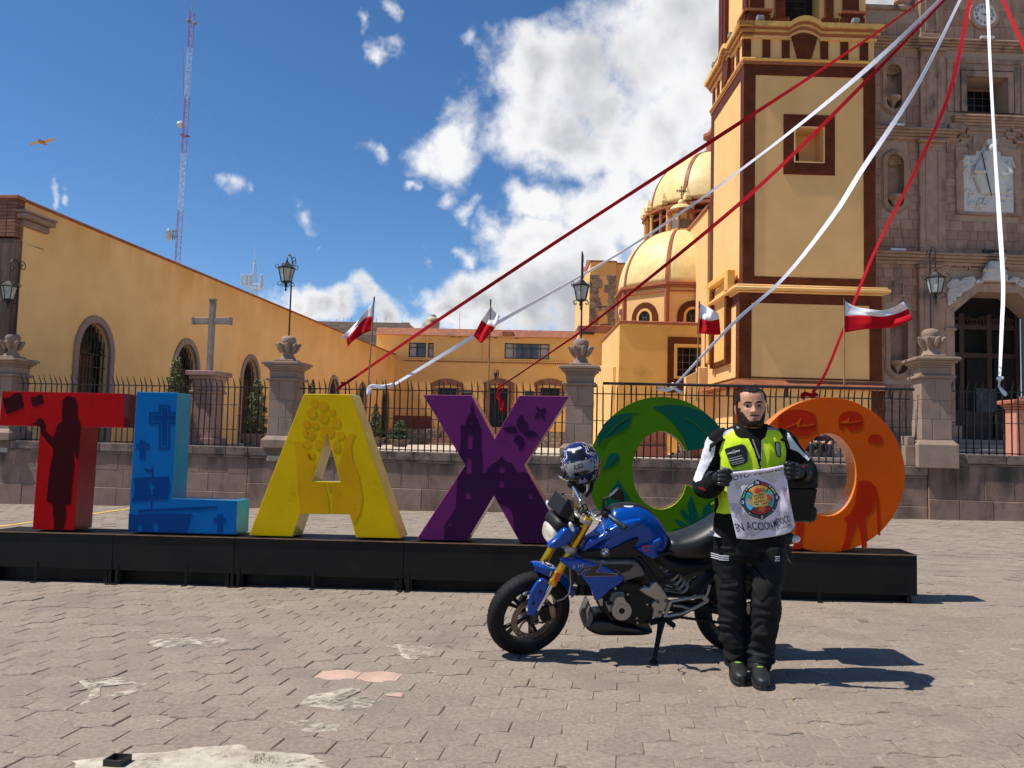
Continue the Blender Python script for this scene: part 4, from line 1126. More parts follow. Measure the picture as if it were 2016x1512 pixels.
 for(a,b,base)in((455,575,(430,620)),(665,745,(635,775)),(1080,1145,(1040,1180)),(1230,1360,(1212,1400))):
  x0,x1=c(a/4.2+1370,20)[0],c(b/4.2+1370,20)[0];u,v=c(base[0]/4.2+1370,20)[0],c(base[1]/4.2+1370,20)[0]
  big=a in(455,1230);p=.10 if big else.16
  for sdn in(0,1):
   if sdn and a!=455 and a<1000:continue
   mp=(lambda X0,X1,D0,D1,A,B:MB().box(X0,X1,D0,D1,A,B))if sdn==0 else(lambda X0,X1,D0,D1,A,B:MB().box(D0,D1,X0,X1,A,B))
   mp(x0,x1,e-p,e+.1,zt+(.66 if big else.34),bt).build('pilaster',TILE,t,TF.M)
   mp(u,v,e-p-.10,e+.1,zt,zt+(.40 if big else.32)).build('pilaster_base',TILE,t,TF.M)
   if big:
    mp(u+.05,v-.05,e-p-.06,e+.1,zt+.402,zt+.56).build('pilaster_base',TILE,t,TF.M)
    mp(u-.06,v+.06,e-p-.14,e+.1,zt+.562,zt+.65).build('base_moulding',TRIM,t,TF.M)
 for px in(1497,1685):
  q=c(px,44,-.25);MB().box(q[0]-.14,q[0]+.14,-.32,-.12,Z['top']+.03,Z['top']+.22,c=.03).box(q[0]-.04,q[0]+.04,-.2,-.1,Z['top']-.02,Z['top']+.05).build('floodlight',MATS['grey_metal'],t,TF.M)
 for k in(1.0,3.6):MB().box(-.34,-.14,k,k+.28,Z['top']+.02,Z['top']+.20,c=.03).build('floodlight',MATS['grey_metal'],t,TF.M)
tower()
def chapel():
 t=thing('domed_chapel','square ochre chapel under a low glazed yellow dome with lantern','chapel',P(1338,760,42.2))
 Y0=38.0;c=lambda px,py,Y=Y0:P(px,py,Y)
 xl=c(1219,700).x;zt=c(1219,632).z;cx=P(1338,700,42.4).x;cy=42.4;S=cx-xl
 wx0,wz1=c(1333,683).x,c(1333,683).z;wx1,wz0=wx0+1.25,c(1333,741).z
 fr=Frame((xl,Y0,0),(1,0,0))
 q=lambda x:x-xl
 MB().prism([(0,AT-.2),(2*S,AT-.2),(2*S,zt-.12),(0,zt-.12)],0,.5,holes=[[(q(wx0),wz0),(q(wx1),wz0),(q(wx1),wz1),(q(wx0),wz1)]]).build('wall',YEL,t,fr.M)
 MB().box(0,2*S,.501,2*S,AT-.2,zt-.12).build('wall',CREAMT,t,fr.M)
 MB().box(-.06,2*S+.06,-.06,2*S+.06,zt-.118,zt+.03,c=.03).build('parapet_band',TRIM,t,fr.M)
 o=MB().prism([(q(wx0)-.44,wz0-.75),(q(wx1)+.44,wz0-.75),(q(wx1)+.44,wz1+.46),(q(wx0)-.44,wz1+.46)],-.05,-.001,holes=[[(q(wx0)-.14,wz0-.1),(q(wx1)+.14,wz0-.1),(q(wx1)+.14,wz1+.14),(q(wx0)-.14,wz1+.14)]]).build('window',TILE,t,fr.M)
 MB().prism([(q(wx0)-.138,wz0-.098),(q(wx1)+.138,wz0-.098),(q(wx1)+.138,wz1+.138),(q(wx0)-.138,wz1+.138)],-.07,-.001,holes=[[(q(wx0),wz0),(q(wx1),wz0),(q(wx1),wz1),(q(wx0),wz1)]]).build('frame',YEL,o,fr.M)
 MB().box(q(wx0),q(wx1),.26,.27,wz0,wz1).build('pane',DARKGL,o,fr.M)
 m=MB();gm=mk('window_lead',(.16,.14,.11),.6)
 for i in range(1,4):m.box(q(wx0)+(wx1-wx0)*i/4-.012,q(wx0)+(wx1-wx0)*i/4+.012,.22,.25,wz0,wz1);m.box(q(wx0),q(wx1),.21,.249,wz0+(wz1-wz0)*i/4-.012,wz0+(wz1-wz0)*i/4+.012)
 m.build('glazing_bars',gm,o,fr.M)
 # octagonal drum
 D=Frame((cx,cy,0),(1,0,0));z1=P(1338,584,cy).z;Rb=129*cy/F_PX;n=8;a0=math.pi/8
 z0=zt-.1
 ap=Rb*math.cos(math.pi/8)
 rings=lambda r,za,zb:MB().lathe([(.01,za),(r,za),(r,zb),(.01,zb)],(0,0,0),8,a0=a0)
 rings(Rb*.985,z0,z1-.05).build('drum_wall',CREAMT,t,D.M)
 m=MB()
 for(k,za,zb)in((1.015,z1-.10,z1+.02),(1.05,z1+.02,z1+.14),(1.02,z1-.30,z1-.24)):m.lathe([(.01,za),(Rb*k,za),(Rb*k,zb),(.01,zb)],(0,0,0),8,a0=a0)
 m.build('drum_cornice',TRIM,t,D.M)
 for k in range(8):
  a=a0+k*math.pi/4;p=V((math.cos(a)*Rb*.985,math.sin(a)*Rb*.985,0))
  MB().tube([(p.x,p.y,z0),(p.x,p.y,z1-.05)],.13,6).build('drum_edge',TRIM,t,D.M)
 for k in range(8):
  a=-math.pi/2+k*math.pi/4
  if math.sin(a)>.8:continue
  o_=V((cx+math.cos(a)*ap*.985,cy+math.sin(a)*ap*.985,0));f=Frame(o_,(-math.sin(a),math.cos(a),0))
  w=.34;zs=z0+.62;hgt=zs
  o=MB().prism(arch(0,w+.42,z0+.05,zs,n=16),-.06,.03,holes=[arch(0,w+.12,z0+.049,zs,n=16)]).build('drum_window',TILE,t,f.M)
  MB().prism(arch(0,w+.119,z0+.05,zs,n=16),-.07,.03,holes=[arch(0,w,z0+.12,zs,n=16)]).build('frame',YEL,o,f.M)
  MB().prism(arch(0,w+.02,z0+.1,zs,n=16),-.012,-.002).build('pane',DARKGL,o,f.M)
  m=MB();
  for x in(-.16,.16):m.tube([(x,-.02,z0+.12),(x*.4,-.02,zs-.1),(x,-.02,zs+.1),(x*1.2,-.02,zs+.28)],.012,4)
  m.tube(circ_ring(0,zs-.1,.13,-.02),.012,4,close=True);m.build('glazing_bars',gm,o,f.M)
  # dome with ribs
 ztop=P(1338,457,cy).z;zd=z1+.14;Hh=ztop-zd;nr=22
 def dome_pt(ang,f,k=1.0,flat8=True):
 # octagonal plan melting into round higher up
  th=f*math.pi/2;r=Rb*.985*math.cos(th)**.92 if f<1 else 0.02
  m8=((ang-a0+math.pi/8)%(math.pi/4))-math.pi/8+0
  oc=math.cos(math.pi/8)/math.cos((((ang-a0)%(math.pi/4))-math.pi/8))
  mixv=.55*(1-f)
  r*=(1-mixv)+mixv*oc
  return V((math.cos(ang)*r*k,math.sin(ang)*r*k,zd+Hh*math.sin(th)**1.0*k if k==1 else zd+Hh*math.sin(th)*(1+(k-1)*.8)))
 fr_=[i/nr for i in range(nr)]+[.985]
 MB().loft([[dome_pt(a0+2*math.pi*j/64,f)for j in range(64)]for f in fr_],cap=True).build('dome',DOMEY,t,D.M,smooth='all')
 for k in range(8):
  a=a0+k*math.pi/4;m=MB();rg=[]
  for f in fr_[:-1]:
   w=.095/max(.25,math.cos(f*math.pi/2)**.5)/Rb
   rg.append([dome_pt(a-w,f,1.0),dome_pt(a-w,f,1.012),dome_pt(a+w,f,1.012),dome_pt(a+w,f,1.0)])
  m.loft(rg).build('dome_rib',TILEO,t,D.M)
  # lantern
 u=cy/F_PX;L0=P(1338,462,cy).z;zz=lambda y:P(1338,y,cy).z
 lr=24*u
 m=MB();m.lathe([(.01,L0-.3),(lr*1.08,L0-.3),(lr*1.08,zz(455)),(lr,zz(455)),(lr,zz(423)),(.01,zz(423))],(0,0,0),8,a0=a0);m.build('lantern',YEL,t,D.M)
 ln=m
 for k in range(8):
  a=a0+k*math.pi/4;MB().tube([(math.cos(a)*lr,math.sin(a)*lr,L0-.2),(math.cos(a)*lr,math.sin(a)*lr,zz(424))],.07,6).build('lantern_column',TRIM,t,D.M)
  b=-math.pi/2+k*math.pi/4
  if math.sin(b)<.5:
   f=Frame((cx+math.cos(b)*lr*.925,cy+math.sin(b)*lr*.925,0),(-math.sin(b),math.cos(b),0));MB().prism(arch(0,.17,zz(457),zz(442)),-.02,.02).build('lantern_opening',mk('lantern_shade',(.17,.16,.13),.8),t,f.M)
 m=MB();m.lathe([(.01,zz(424)),(lr*1.12,zz(424)),(lr*1.25,zz(420)),(lr*1.25,zz(416)),(.01,zz(416))],(0,0,0),8,a0=a0);m.build('lantern_cornice',TRIM,t,D.M)
 m=MB();m.lathe([(lr*1.0*math.cos(x),zz(416)+(zz(402)-zz(416))*math.sin(x))for x in[i*math.pi/2/8 for i in range(8)]]+[(.05,zz(402))],(0,0,0),24);m.build('lantern_dome',DOMEY,t,D.M,smooth='all')
 m=MB();m.ball((0,0,zz(399)),7*u,10);m.build('finial_ball',DOMEY,t,D.M,smooth='all')
 m=MB();zc=zz(376)
 m.tube([(0,0,zz(394)),(0,0,zz(366))],.025,5).tube([(-11*u,0,zc),(11*u,0,zc)],.025,5)
 for s in(-1,1):
  for q_ in(.35,.7):m.tube([(s*11*u*q_,0,zc-.09),(s*11*u*q_,0,zc+.09)],.015,4)
  m.tube([(s*4*u,0,zc),(0,0,zc+4*u),],.012,4).tube([(s*4*u,0,zc),(0,0,zc-4*u)],.012,4)
  m.tube([(-.07,0,zc+s*.2),(.07,0,zc+s*.2)],.015,4)
 m.build('cross',IRON,t,D.M)
def circ_ring(x,z,r,d,n=14):return[(x+r*math.cos(2*math.pi*i/n),d,z+r*math.sin(2*math.pi*i/n))for i in range(n)]
chapel()
def nave_and_dome():
 Yc=52;C=P(1402,600,Yc);u=Yc/F_PX;zz=lambda y:P(1402,y,Yc).z
 t=thing('main_dome','large glazed yellow church dome half hidden behind the bell tower','dome',(C.x,Yc,12))
 D=Frame((C.x,Yc,0),(1,0,0));n=16;a0=math.pi/16
 r0=128*u
 zb,zd=zz(500),zz(424)
 MB().lathe([(.01,zb-3),(r0*.98,zb-3),(r0*.98,zd),(.01,zd)],(0,0,0),16,a0=a0).build('drum_wall',TILE,t,D.M)
 m=MB()
 for(k,a,b)in((1.02,0,4),(1.10,4,8),(1.04,18,22),(1.07,56,62),(1.14,62,68)):m.lathe([(.01,zz(428+a)),(r0*k,zz(428+a)),(r0*k,zz(428+b)),(.01,zz(428+b))][::-1],(0,0,0),16,a0=a0)
 m.build('drum_cornice',TRIM,t,D.M)
 for k in range(16):
  a=a0+k*math.pi/8
  for da in(-.07,.07):
   p=(math.cos(a+da)*r0*1.04,math.sin(a+da)*r0*1.04)
   MB().lathe([(.01,zb-.2),(.17,zb-.2),(.15,zb),(.12,zb+.05),(.11,zz(440)),(.17,zz(437)),(.17,zz(433)),(.01,zz(433))],(p[0],p[1],0),8).build('drum_column',TRIM if da<0 else YEL,t,D.M)
  p=(math.cos(a)*r0*1.06,math.sin(a)*r0*1.06)
  MB().lathe([(.01,zz(428)),(.26,zz(428)),(.26,zz(421)),(.19,zz(418)),(.03,zz(404)),(.01,zz(403))],(p[0],p[1],0),6).build('pinnacle',DOMEY,t,D.M)
  b=a+math.pi/16
  if math.sin(b)<.3:
   f=Frame((C.x+math.cos(b)*r0*.975,Yc+math.sin(b)*r0*.975,0),(-math.sin(b),math.cos(b),0));MB().prism(arch(0,.30,zb-.1,zz(455)),-.03,.02).build('drum_window',DARKGL,t,f.M)
 r1=126*u;zt=zz(307);H=zt-zz(424)
 MB().loft([[(math.cos(x)*r1*math.cos(f)**.9,math.sin(x)*r1*math.cos(f)**.9,zz(424)+H*math.sin(f))for x in[2*math.pi*j/64 for j in range(64)]]for f in[i*math.pi/2/22 for i in range(22)]+[1.55]]).build('dome',DOMEY,t,D.M,smooth='all')
 for k in range(8):
  a=k*math.pi/4+.12;w=.03;rg=[]
  for f in[i*math.pi/2/20 for i in range(20)]:
   ww=w/max(.3,math.cos(f));q=lambda x,s:V((math.cos(x)*r1*math.cos(f)**.9*s,math.sin(x)*r1*math.cos(f)**.9*s,zz(424)+H*math.sin(f)*(1+(s-1)*.8)))
   rg.append([q(a-ww,1),q(a-ww,1.012),q(a+ww,1.012),q(a+ww,1)])
  MB().loft(rg).build('dome_rib',TILEO,t,D.M)
 lr=17*u;m=MB().lathe([(.01,zt-.3),(lr*1.2,zt-.3),(lr*1.2,zz(300)),(lr*.9,zz(298)),(lr*.9,zz(274)),(lr*1.3,zz(272)),(lr*1.3,zz(266)),(lr*.8,zz(262)),(.05,zz(245)),(.01,zz(244))],(0,0,0),8,a0=.2);m.build('lantern',TRIM,t,D.M)
 t=thing('church_nave','cream side wall of the church nave between the two domes','church',(12,45,AT))
 xl=P(1393,410,37).x;zt=P(1393,412,37).z
 MB().box(xl,xl+11,36.9,60,AT,zt).build('wall',CREAMT,t);MB().box(xl-.08,xl+11,36.8,60,zt+.001,zt+.16,c=.02).build('coping',TRIM,t)
 MB().box(xl+1.2,xl+8.0,47.5,58,zt-.01,14.2).build('crossing',CREAMT,t)
nave_and_dome()
def annex():
 Y=60;a=lambda px,py,Y_=Y:P(px,py,Y_)
 t=thing('sacristy_annex','tall narrow ochre annex with stone quoins left of the chapel dome','building',a(1195,760))
 x0,x1,x2=a(1161,600).x,a(1212,600).x,a(1240,600).x;z1,z2=a(1180,516).z,a(1220,519).z
 MB().box(x0,x1,Y,Y+14,AT,z1).build('wall',OCHREB,t);MB().box(x1+.002,x2,Y+.25,Y+10,AT,z2).build('wing_wall',OCHREB,t)
 MB().box(x0-.05,x1+.05,Y-.05,Y+14,z1+.001,z1+.12).build('coping',TERRA,t);MB().box(x1+.06,x2+.05,Y+.2,Y+10,z2+.001,z2+.12).build('coping',TERRA,t)
 m=MB();n=14 # curled gable on the left flank
 r=random.Random(4);z=a(1165,640).z
 while z<a(1165,548).z:
  h=.34
  for(u,v)in((x0-.02,x0+r.uniform(.55,.95)),(x1-r.uniform(.5,.9),x1-.003)):MB().box(u,v,Y-.05,Y+.3,z+.01,z+h-.01,c=.02).build('quoin',MATS['rubble_stone'],t)
  z+=h
 for px,py in((1187,605),(1190,640)):
  q=a(px,py);MB().tube([(q.x-.3,Y,q.z),(q.x+.25,Y-.5,q.z)],.05,5).build('spout',IRON,t)
 MB().prism([(-9,z1-.02),(-9,z1+.2),(-6,z1+.9),(-4.2,z1+.3),(-3,z1+.8),(0,z1+.1),(0,z1-.02)],0,.3,map3=lambda x,d,zz:(x0-.04+d,Y-x,zz)).build('curled_gable',TERRA,t)
 # lower link building in front of it
 t=thing('link_building','low ochre link building with terracotta edge below the annex','building',a(1150,760,54))
 x0,x1=a(1139,700,54).x,a(1167,700,54).x;zt=a(1150,655,54).z
 MB().box(x0,x1+4,54,59.5,AT,zt).build('wall',OCHREB,t)
 MB().box(x0-.06,x1+4,53.9,59.5,zt+.001,zt+.45).build('roof_edge',TERRA,t)
 q=a(1160,645,54);MB().box(q.x-.6,q.x+.3,53.5,53.95,zt-.12,zt-.01).build('gutter',IRON,t)
 # long cream flank wall running from there to the chapel
 t=thing('flank_wall','cream flank wall with small doorway left of the chapel','wall',a(1180,800,46))
 x=P(1219,700,38).x-.15
 y0,y1=39,53.5
 MB().add([(x,y0,AT),(x,y1,AT),(x,y1,6.4),(x,y0,5.0)]+[(x+.6,y0,AT),(x+.6,y1,AT),(x+.6,y1,6.4),(x+.6,y0,5.0)],[(0,1,2,3),(7,6,5,4),(0,4,5,1),(1,5,6,2),(2,6,7,3),(3,7,4,0)]).build('wall',CREAMT,t)
 MB().box(x-.06,x,48,49.2,AT,3.6).build('door',WOODB,t);MB().box(x-.12,x-.001,47.6,49.6,3.61,3.85).build('lintel',YEL,t)
annex()
_f0=P(1727,800,33)
CF=yaw_frame((_f0.x,33,0),1.6)
FST=mk('facade_cantera',(.37,.235,.17),.92,spec=.2,var=.14,scale=2.2,bump=.006,bscale=30,isl=.17,dirt=(.20,.135,.10),dscale=1.1,dlo=.5,dhi=.72,stretch=2.5)
FSM=mk('facade_moulding',(.385,.255,.188),.92,spec=.2,var=.14,scale=3,bump=.005,bscale=30,isl=.06,dirt=(.14,.11,.09),dscale=1.4,dlo=.52,dhi=.68,stretch=2.0)
FMOR=mk('facade_mortar',(.40,.29,.215),.95,var=.1,scale=9)
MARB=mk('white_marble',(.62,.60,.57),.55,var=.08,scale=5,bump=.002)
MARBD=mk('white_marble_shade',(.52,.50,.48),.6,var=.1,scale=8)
def facade():
 c=lambda px,py,d=0:CF.loc(px,py,d)
 Z3=lambda x,y:(x/3.288+1690,y/3.288);Z4=lambda x,y:(x/3.086+1690,y/3.086+440)
 def rc(p,q,d=0):
  a,b=c(*p,d),c(*q,d);return min(a[0],b[0]),max(a[0],b[0]),min(a[1],b[1]),max(a[1],b[1])
 t=thing('church_facade','pink stone church facade with clock, niches and white marble relief','church',CF.w(4,0,AT))
 X0,X1=-.9,c(1958,400)[0]*2+.9;xc=c(1958,400)[0]
 ztop=c(1800,22)[1];zf=c(1900,866)[1]
 # openings
 dj0,dj1=c(*Z4(575,900))[0],0;dj1=2*xc-dj0;zs=c(*Z4(575,540))[1];za=c(*Z4(715,418))[1];xa=c(*Z4(715,418))[0]
 door=[(dj0,zf-.1),(dj1,zf-.1),(dj1,zs),(2*xc-xa,za),(xa,za),(dj0,zs)]
 w=rc(Z3(693,497),Z3(965,737));win=[(w[0],w[2]),(w[1],w[2]),(w[1],w[3]),(w[0],w[3])]
 def stadium(x0,x1,z0,z1,g=0):
  r=(x1-x0)/2+g;xm=(x0+x1)/2;return[(xm+r*math.cos(a),z0+(x1-x0)/2+r*math.sin(a))for a in[math.pi+math.pi*i/10 for i in range(11)]]+[(xm+r*math.cos(a),z1-(x1-x0)/2+r*math.sin(a))for a in[math.pi*i/10 for i in range(11)]]
 nich=[rc(Z3(180,705),Z3(277,418)),rc(Z3(185,1345),Z3(290,1003)),rc(Z4(190,915),Z4(295,560))]
 holes=[win,door]+[stadium(*n)for n in nich]
 ztp=c(1900,-60)[1]
 MB().prism([(X0,AT-.3),(X1,AT-.3),(X1,ztop),(c(1830,0)[0]+6.5,ztop),(c(1830,0)[0]+6.0,ztp),(c(1815,0)[0],ztp),(c(1800,20)[0],ztop),(X0,ztop)],.02,1.2,holes=holes).build('core_wall',FMOR,t,CF.M)
 # masonry
 excl=[(w[0]-.9,w[1]+.9,w[2]-.35,w[3]+.75),(dj0-.55,dj1+.55,AT-1,za+.7)]+[(n[0]-.2,n[1]+.2,n[2]-.2,n[3]+.2)for n in nich]
 excl.append(rc(Z3(655,1400),Z3(1025,870)))
 r=random.Random(11);parts=0;rest=MB()
 z=AT;lim=c(1958,-60)[1];rows=[]
 zm1,zm2=c(1740,500)[1],c(1740,255)[1]
 jobs=[]
 while z<lim:
  small=z<zm2
  h=r.uniform(.30,.44)if small else r.uniform(.55,.8)
  x=X0
  while x<X1:
   ww=r.uniform(.28,.55)if small else r.uniform(.6,1.2)
   jobs.append((x,min(x+ww,X1),z,z+h));x+=ww
  z+=h
 for(a,b,z0,z1)in jobs:
  if z1>ztop and not(c(1815,0)[0]<a and b<c(1815,0)[0]+8):continue
  if b-a<.1:continue
  segs=[(a,b,z0,z1)]
  for(ex0,ex1,ez0,ez1)in excl:
   ns=[]
   for(p,q,u,v)in segs:
    if q<=ex0 or p>=ex1 or v<=ez0 or u>=ez1:ns.append((p,q,u,v));continue
    if p<ex0-.06:ns.append((p,ex0,u,v))
    if q>ex1+.06:ns.append((ex1,q,u,v))
   segs=ns
  for(p,q,u,v)in segs:
   dd=r.uniform(0,.014)
   px_,py_=prj(CF.w((p+q)/2,0,(u+v)/2))
   vis=1725<px_<2030 and-20<py_<880
   if vis and parts<290 and(v-u)>.2 and(q-p)>.2 and not(py_>760):
    MB().box(p+.006,q-.006,-dd,.1,u+.006,v-.006,c=.012).build('stone_block',FST,t,CF.M);parts+=1
   else:rest.box(p+.006,q-.006,-dd,.1,u+.006,v-.006,c=.012)
 rest.build('stone_blocks',FST,t,CF.M,kind='stuff')
 def mould(name,x0,x1,steps,m=FSM):
  mb=MB()
  for(pr,z0,z1)in steps:mb.box(x0-pr*.5,x1+pr*.5,-pr,.1,z0,z1,c=min(.03,pr*.3))
  return mb.build(name,m,t,CF.M)
 def cornice(name,x0,x1,zt_,hgt,pr=.4):
  mould(name,x0,x1,[(pr*.3,zt_-hgt,zt_-hgt*.7),(pr*.5,zt_-hgt*.699,zt_-hgt*.45),(pr*.8,zt_-hgt*.449,zt_-hgt*.2),(pr,zt_-hgt*.199,zt_)])
 zc1=c(*Z3(300,236),-.3)[1];cornice('upper_cornice',X0,X1,zc1,.36,.35)
 zc2=c(*Z3(300,822),-.35)[1];xs=c(*Z3(600,800))[0]
 cornice('middle_cornice',X0,xs,zc2,.40,.42);cornice('middle_cornice',2*xc-xs,X1,zc2,.40,.42)
 zc2b=c(*Z3(800,742),-.3)[1];cornice('window_sill_cornice',c(*Z3(622,745))[0],2*xc-c(*Z3(622,745))[0],zc2b,.34,.34)
 mould('sill_step',xs-.05,xs+.28,[(.26,zc2-.05,zc2b-.36)]);
 zc3=c(*Z4(300,168),-.45)[1];cornice('lower_cornice',X0,X1,zc3,.44,.5)
 # pilasters
 def pil(x0,x1,z0,z1,pr=.16):
  o=mould('pilaster',x0,x1,[(pr,z0,z1)]);g=(x1-x0)*.28
  mb=MB();mb.prism([(x0+g*.6,z0+.35),(x1-g*.6,z0+.35),(x1-g*.6,z1-.35),(x0+g*.6,z1-.35)],-pr-.03,-pr+.005,holes=[[(x0+g,z0+.43),(x1-g,z0+.43),(x1-g,z1-.43),(x0+g,z1-.43)]]);mb.build('pilaster_panel',FSM,t,CF.M)
  mould('capital',x0,x1,[(pr+.06,z1-.26,z1-.18),(pr+.14,z1-.12,z1-.02)]);mould('pilaster_base',x0,x1,[(pr+.08,z0,z0+.22)])
 a,b=c(*Z3(405,800))[0],c(*Z3(535,800))[0]
 pil(a,b,zc2+.01,zc1-.37);pil(a,b,zc1+.01,ztp-.3,.14)
 a2,b2=c(*Z3(395,1000))[0],c(*Z3(540,1000))[0];pil(a2,b2,zc3+.01,zc2-.41)
 a3,b3=c(*Z4(370,400))[0],c(*Z4(540,400))[0];pil(a3,a3+(b3-a3)*.55,zf,zc3-.45,.22);mould('pilaster',a3+(b3-a3)*.58,b3,[(.12,zf,zc3-.45)])
 # upstand and finial beside the tower
 mould('parapet',X0,c(1778,26)[0],[(.12,ztop+.001,ztop+.18)])
 q=c(1785,22);MB().lathe([(.01,0),(.42,0),(.42,.18),(.30,.22),(.26,.42),(.36,.5),(.36,.6),(.2,.66),(.15,.9),(.3,1.15),(.22,1.4),(.05,1.6),(.01,1.6)],(q[0],.3,ztop),12).build('finial',FSM,t,CF.M,smooth=True)
 # niches
 for i,n in enumerate(nich):
  o=MB().prism(stadium(*n,.17),-.07,.1,holes=[stadium(*n,.0)]).build('niche',FSM,t,CF.M)
  MB().prism(stadium(*n,.23),-.03,.09,holes=[stadium(*n,.171)]).build('niche_edge',FSM,o,CF.M)
  xm,hw=(n[0]+n[1])/2,(n[1]-n[0])/2
  MB().box(n[0]-.05,n[1]+.05,.40,.45,n[2],n[3]).build('niche_back',FSM,o,CF.M)
  zz=n[3]-hw;mb=MB()
  for k in range(9):
   th=math.pi*(k+.5)/9;mb.tube([(xm,.34,zz),(xm+hw*.55*math.cos(th),.22,zz+hw*.55*math.sin(th)),(xm+hw*.95*math.cos(th),.06,zz+hw*.95*math.sin(th))],[.02,hw*.09,hw*.14],6)
  mb.build('shell',FSM,o,CF.M)
  MB().lathe([(.01,0),(.05,.02),(.06,.12),(.12,.2),(.14,.3),(hw*.98,.42),(hw*1.02,.52),(.01,.53)],(xm,.10,n[2]+.02),14).build('bracket',FSM,o,CF.M)
  # window: nested mouldings, deep splayed reveal, dark gridded pane
 o=None
 for(g,pr)in((.22,.10),(.48,.06),(.78,.04)):
  x0,x1,z0,z1=w;G=g;hole=[(x0-G+.20,z0),(x1+G-.20,z0),(x1+G-.20,z1+G-.20),(x0-G+.20,z1+G-.20)]if g>.3 else win
  ob=MB().prism([(x0-G,z0-.001),(x1+G,z0-.001),(x1+G,z1+G),(x0-G,z1+G)],-pr,.05,holes=[[(h[0],h[1])for h in hole]]if g<.3 else[[(x0-G+.2,z0+.001),(x1+G-.2,z0+.001),(x1+G-.2,z1+G-.2),(x0-G+.2,z1+G-.2)]]).build('window' if o is None else 'window_moulding',FSM,o or t,CF.M)
  o=o or ob
 MB().box(w[0],w[1],1.15,1.18,w[2],w[3]).build('reveal_back',FSM,o,CF.M)
 p=rc(Z3(693,590),Z3(858,737),1.1);MB().box(p[0],p[1],1.10,1.12,p[2],p[3]).build('pane',DARKGL,o,CF.M)
 mb=MB()
 for k in range(1,3):mb.box(p[0],p[1],1.07,1.095,p[2]+(p[3]-p[2])*k/3-.012,p[2]+(p[3]-p[2])*k/3+.012);mb.box(p[0]+(p[1]-p[0])*k/3-.012,p[0]+(p[1]-p[0])*k/3+.012,1.075,1.099,p[2],p[3])
 mb.build('glazing_bars',mk('grey_bars',(.10,.10,.10),.6),o,CF.M)
 # clock
 q=c(1939,28,-.1);R_=24.5*33/F_PX
 CLK=mk('clock_face',(.70,.69,.66),.5,var=.05);BLKP=mk('clock_black',(.015,.015,.016),.5)
 ck=MB().prism(circ(q[0],q[1],R_*1.28,n=40),-.10,.05,holes=[circ(q[0],q[1],R_*1.0,n=40)]).build('clock',FSM,t,CF.M)
 MB().prism(circ(q[0],q[1],R_,n=40),-.08,.05).build('clock_face',CLK,ck,CF.M)
 mb=MB()
 for h in range(1,13):
  a=math.pi/2-h*math.pi/6;vs,fs_=text_geo(str(h),R_*.40,bold=.004);mx=sum(v[0]for v in vs)/len(vs);my=sum(v[1]for v in vs)/len(vs)
  MB().add([(q[0]+x-mx+R_*.70*math.cos(a),-.085,q[1]+y-my+R_*.70*math.sin(a))for x,y in vs],fs_).build('numeral',BLKP,ck,CF.M,fix=False)
 for h in range(60):
  a=h*math.pi/30;l=.05 if h%5 else.09
  mb.add([(q[0]+R_*k*math.cos(a+s*.012),-.085,q[1]+R_*k*math.sin(a+s*.012))for k,s in((.96,-1),(.96,1),(.96-l,1),(.96-l,-1))],[(0,1,2,3)])
 mb.build('minute_marks',BLKP,ck,CF.M,fix=False,kind='stuff')
 for(a,l,wd)in((R(-6),.72,.045),(R(172),.48,.06)):
  d=V((math.cos(a),0,math.sin(a)));n_=V((-d.z,0,d.x));o_=V((q[0],-.095,q[1]))
  MB().add([o_-d*R_*.1-n_*wd*R_,o_-d*R_*.1+n_*wd*R_,o_+d*R_*l,],[(0,1,2)]).build('hand',BLKP,ck,CF.M,fix=False)
  # strip lights on the ledges
 for(x0,x1,y)in((1930,1957,74),(1750,1780,245),(1752,1783,491.5),(1934,1980,494)):
  dk=x0==1934;p0,p1=c(x0,y,-.35),c(x1,y,-.35);MB().box(p0[0],p1[0],-.42,-.30,p0[1]-.05,p0[1]+.06,c=.02).build('strip_light',IRON if dk else MATS['white_metal'],t,CF.M)
  # white marble relief with bishop figure, in a stepped moulding
 s=rc(Z3(675,1372),Z3(995,1017));hd=rc(Z3(785,1017),Z3(900,918));md=rc(Z3(752,1020),Z3(918,985))
 xm=(s[0]+s[1])/2
 poly=[(s[0],s[2]),(s[1],s[2]),(s[1],s[3]),(md[1],s[3]),(md[1],md[3]),(hd[1],md[3]),(hd[1],hd[3]-.3),((hd[0]+hd[1])/2+.1,hd[3]),((hd[0]+hd[1])/2-.2,hd[3]-.05),(hd[0],hd[3]-.45),(hd[0],md[3]),(md[0],md[3]),(md[0],s[3]),(s[0],s[3])]
 g=.30
 outer=[(s[0]-g,s[2]-.12),(s[1]+g,s[2]-.12),(s[1]+g,s[3]+g),(md[1]+g,s[3]+g),(md[1]+g,md[3]+g),(hd[1]+g,md[3]+g),(hd[1]+g,hd[3]+g*.6),(hd[0]-g,hd[3]+g*.6),(hd[0]-g,md[3]+g),(md[0]-g,md[3]+g),(md[0]-g,s[3]+g),(s[0]-g,s[3]+g)]
 MB().prism(outer,-.10,.02,holes=[[(p[0],p[1]+(.0 if p[1]>s[2]+.01 else.0))for p in poly]]).build('relief_moulding',FSM,t,CF.M)
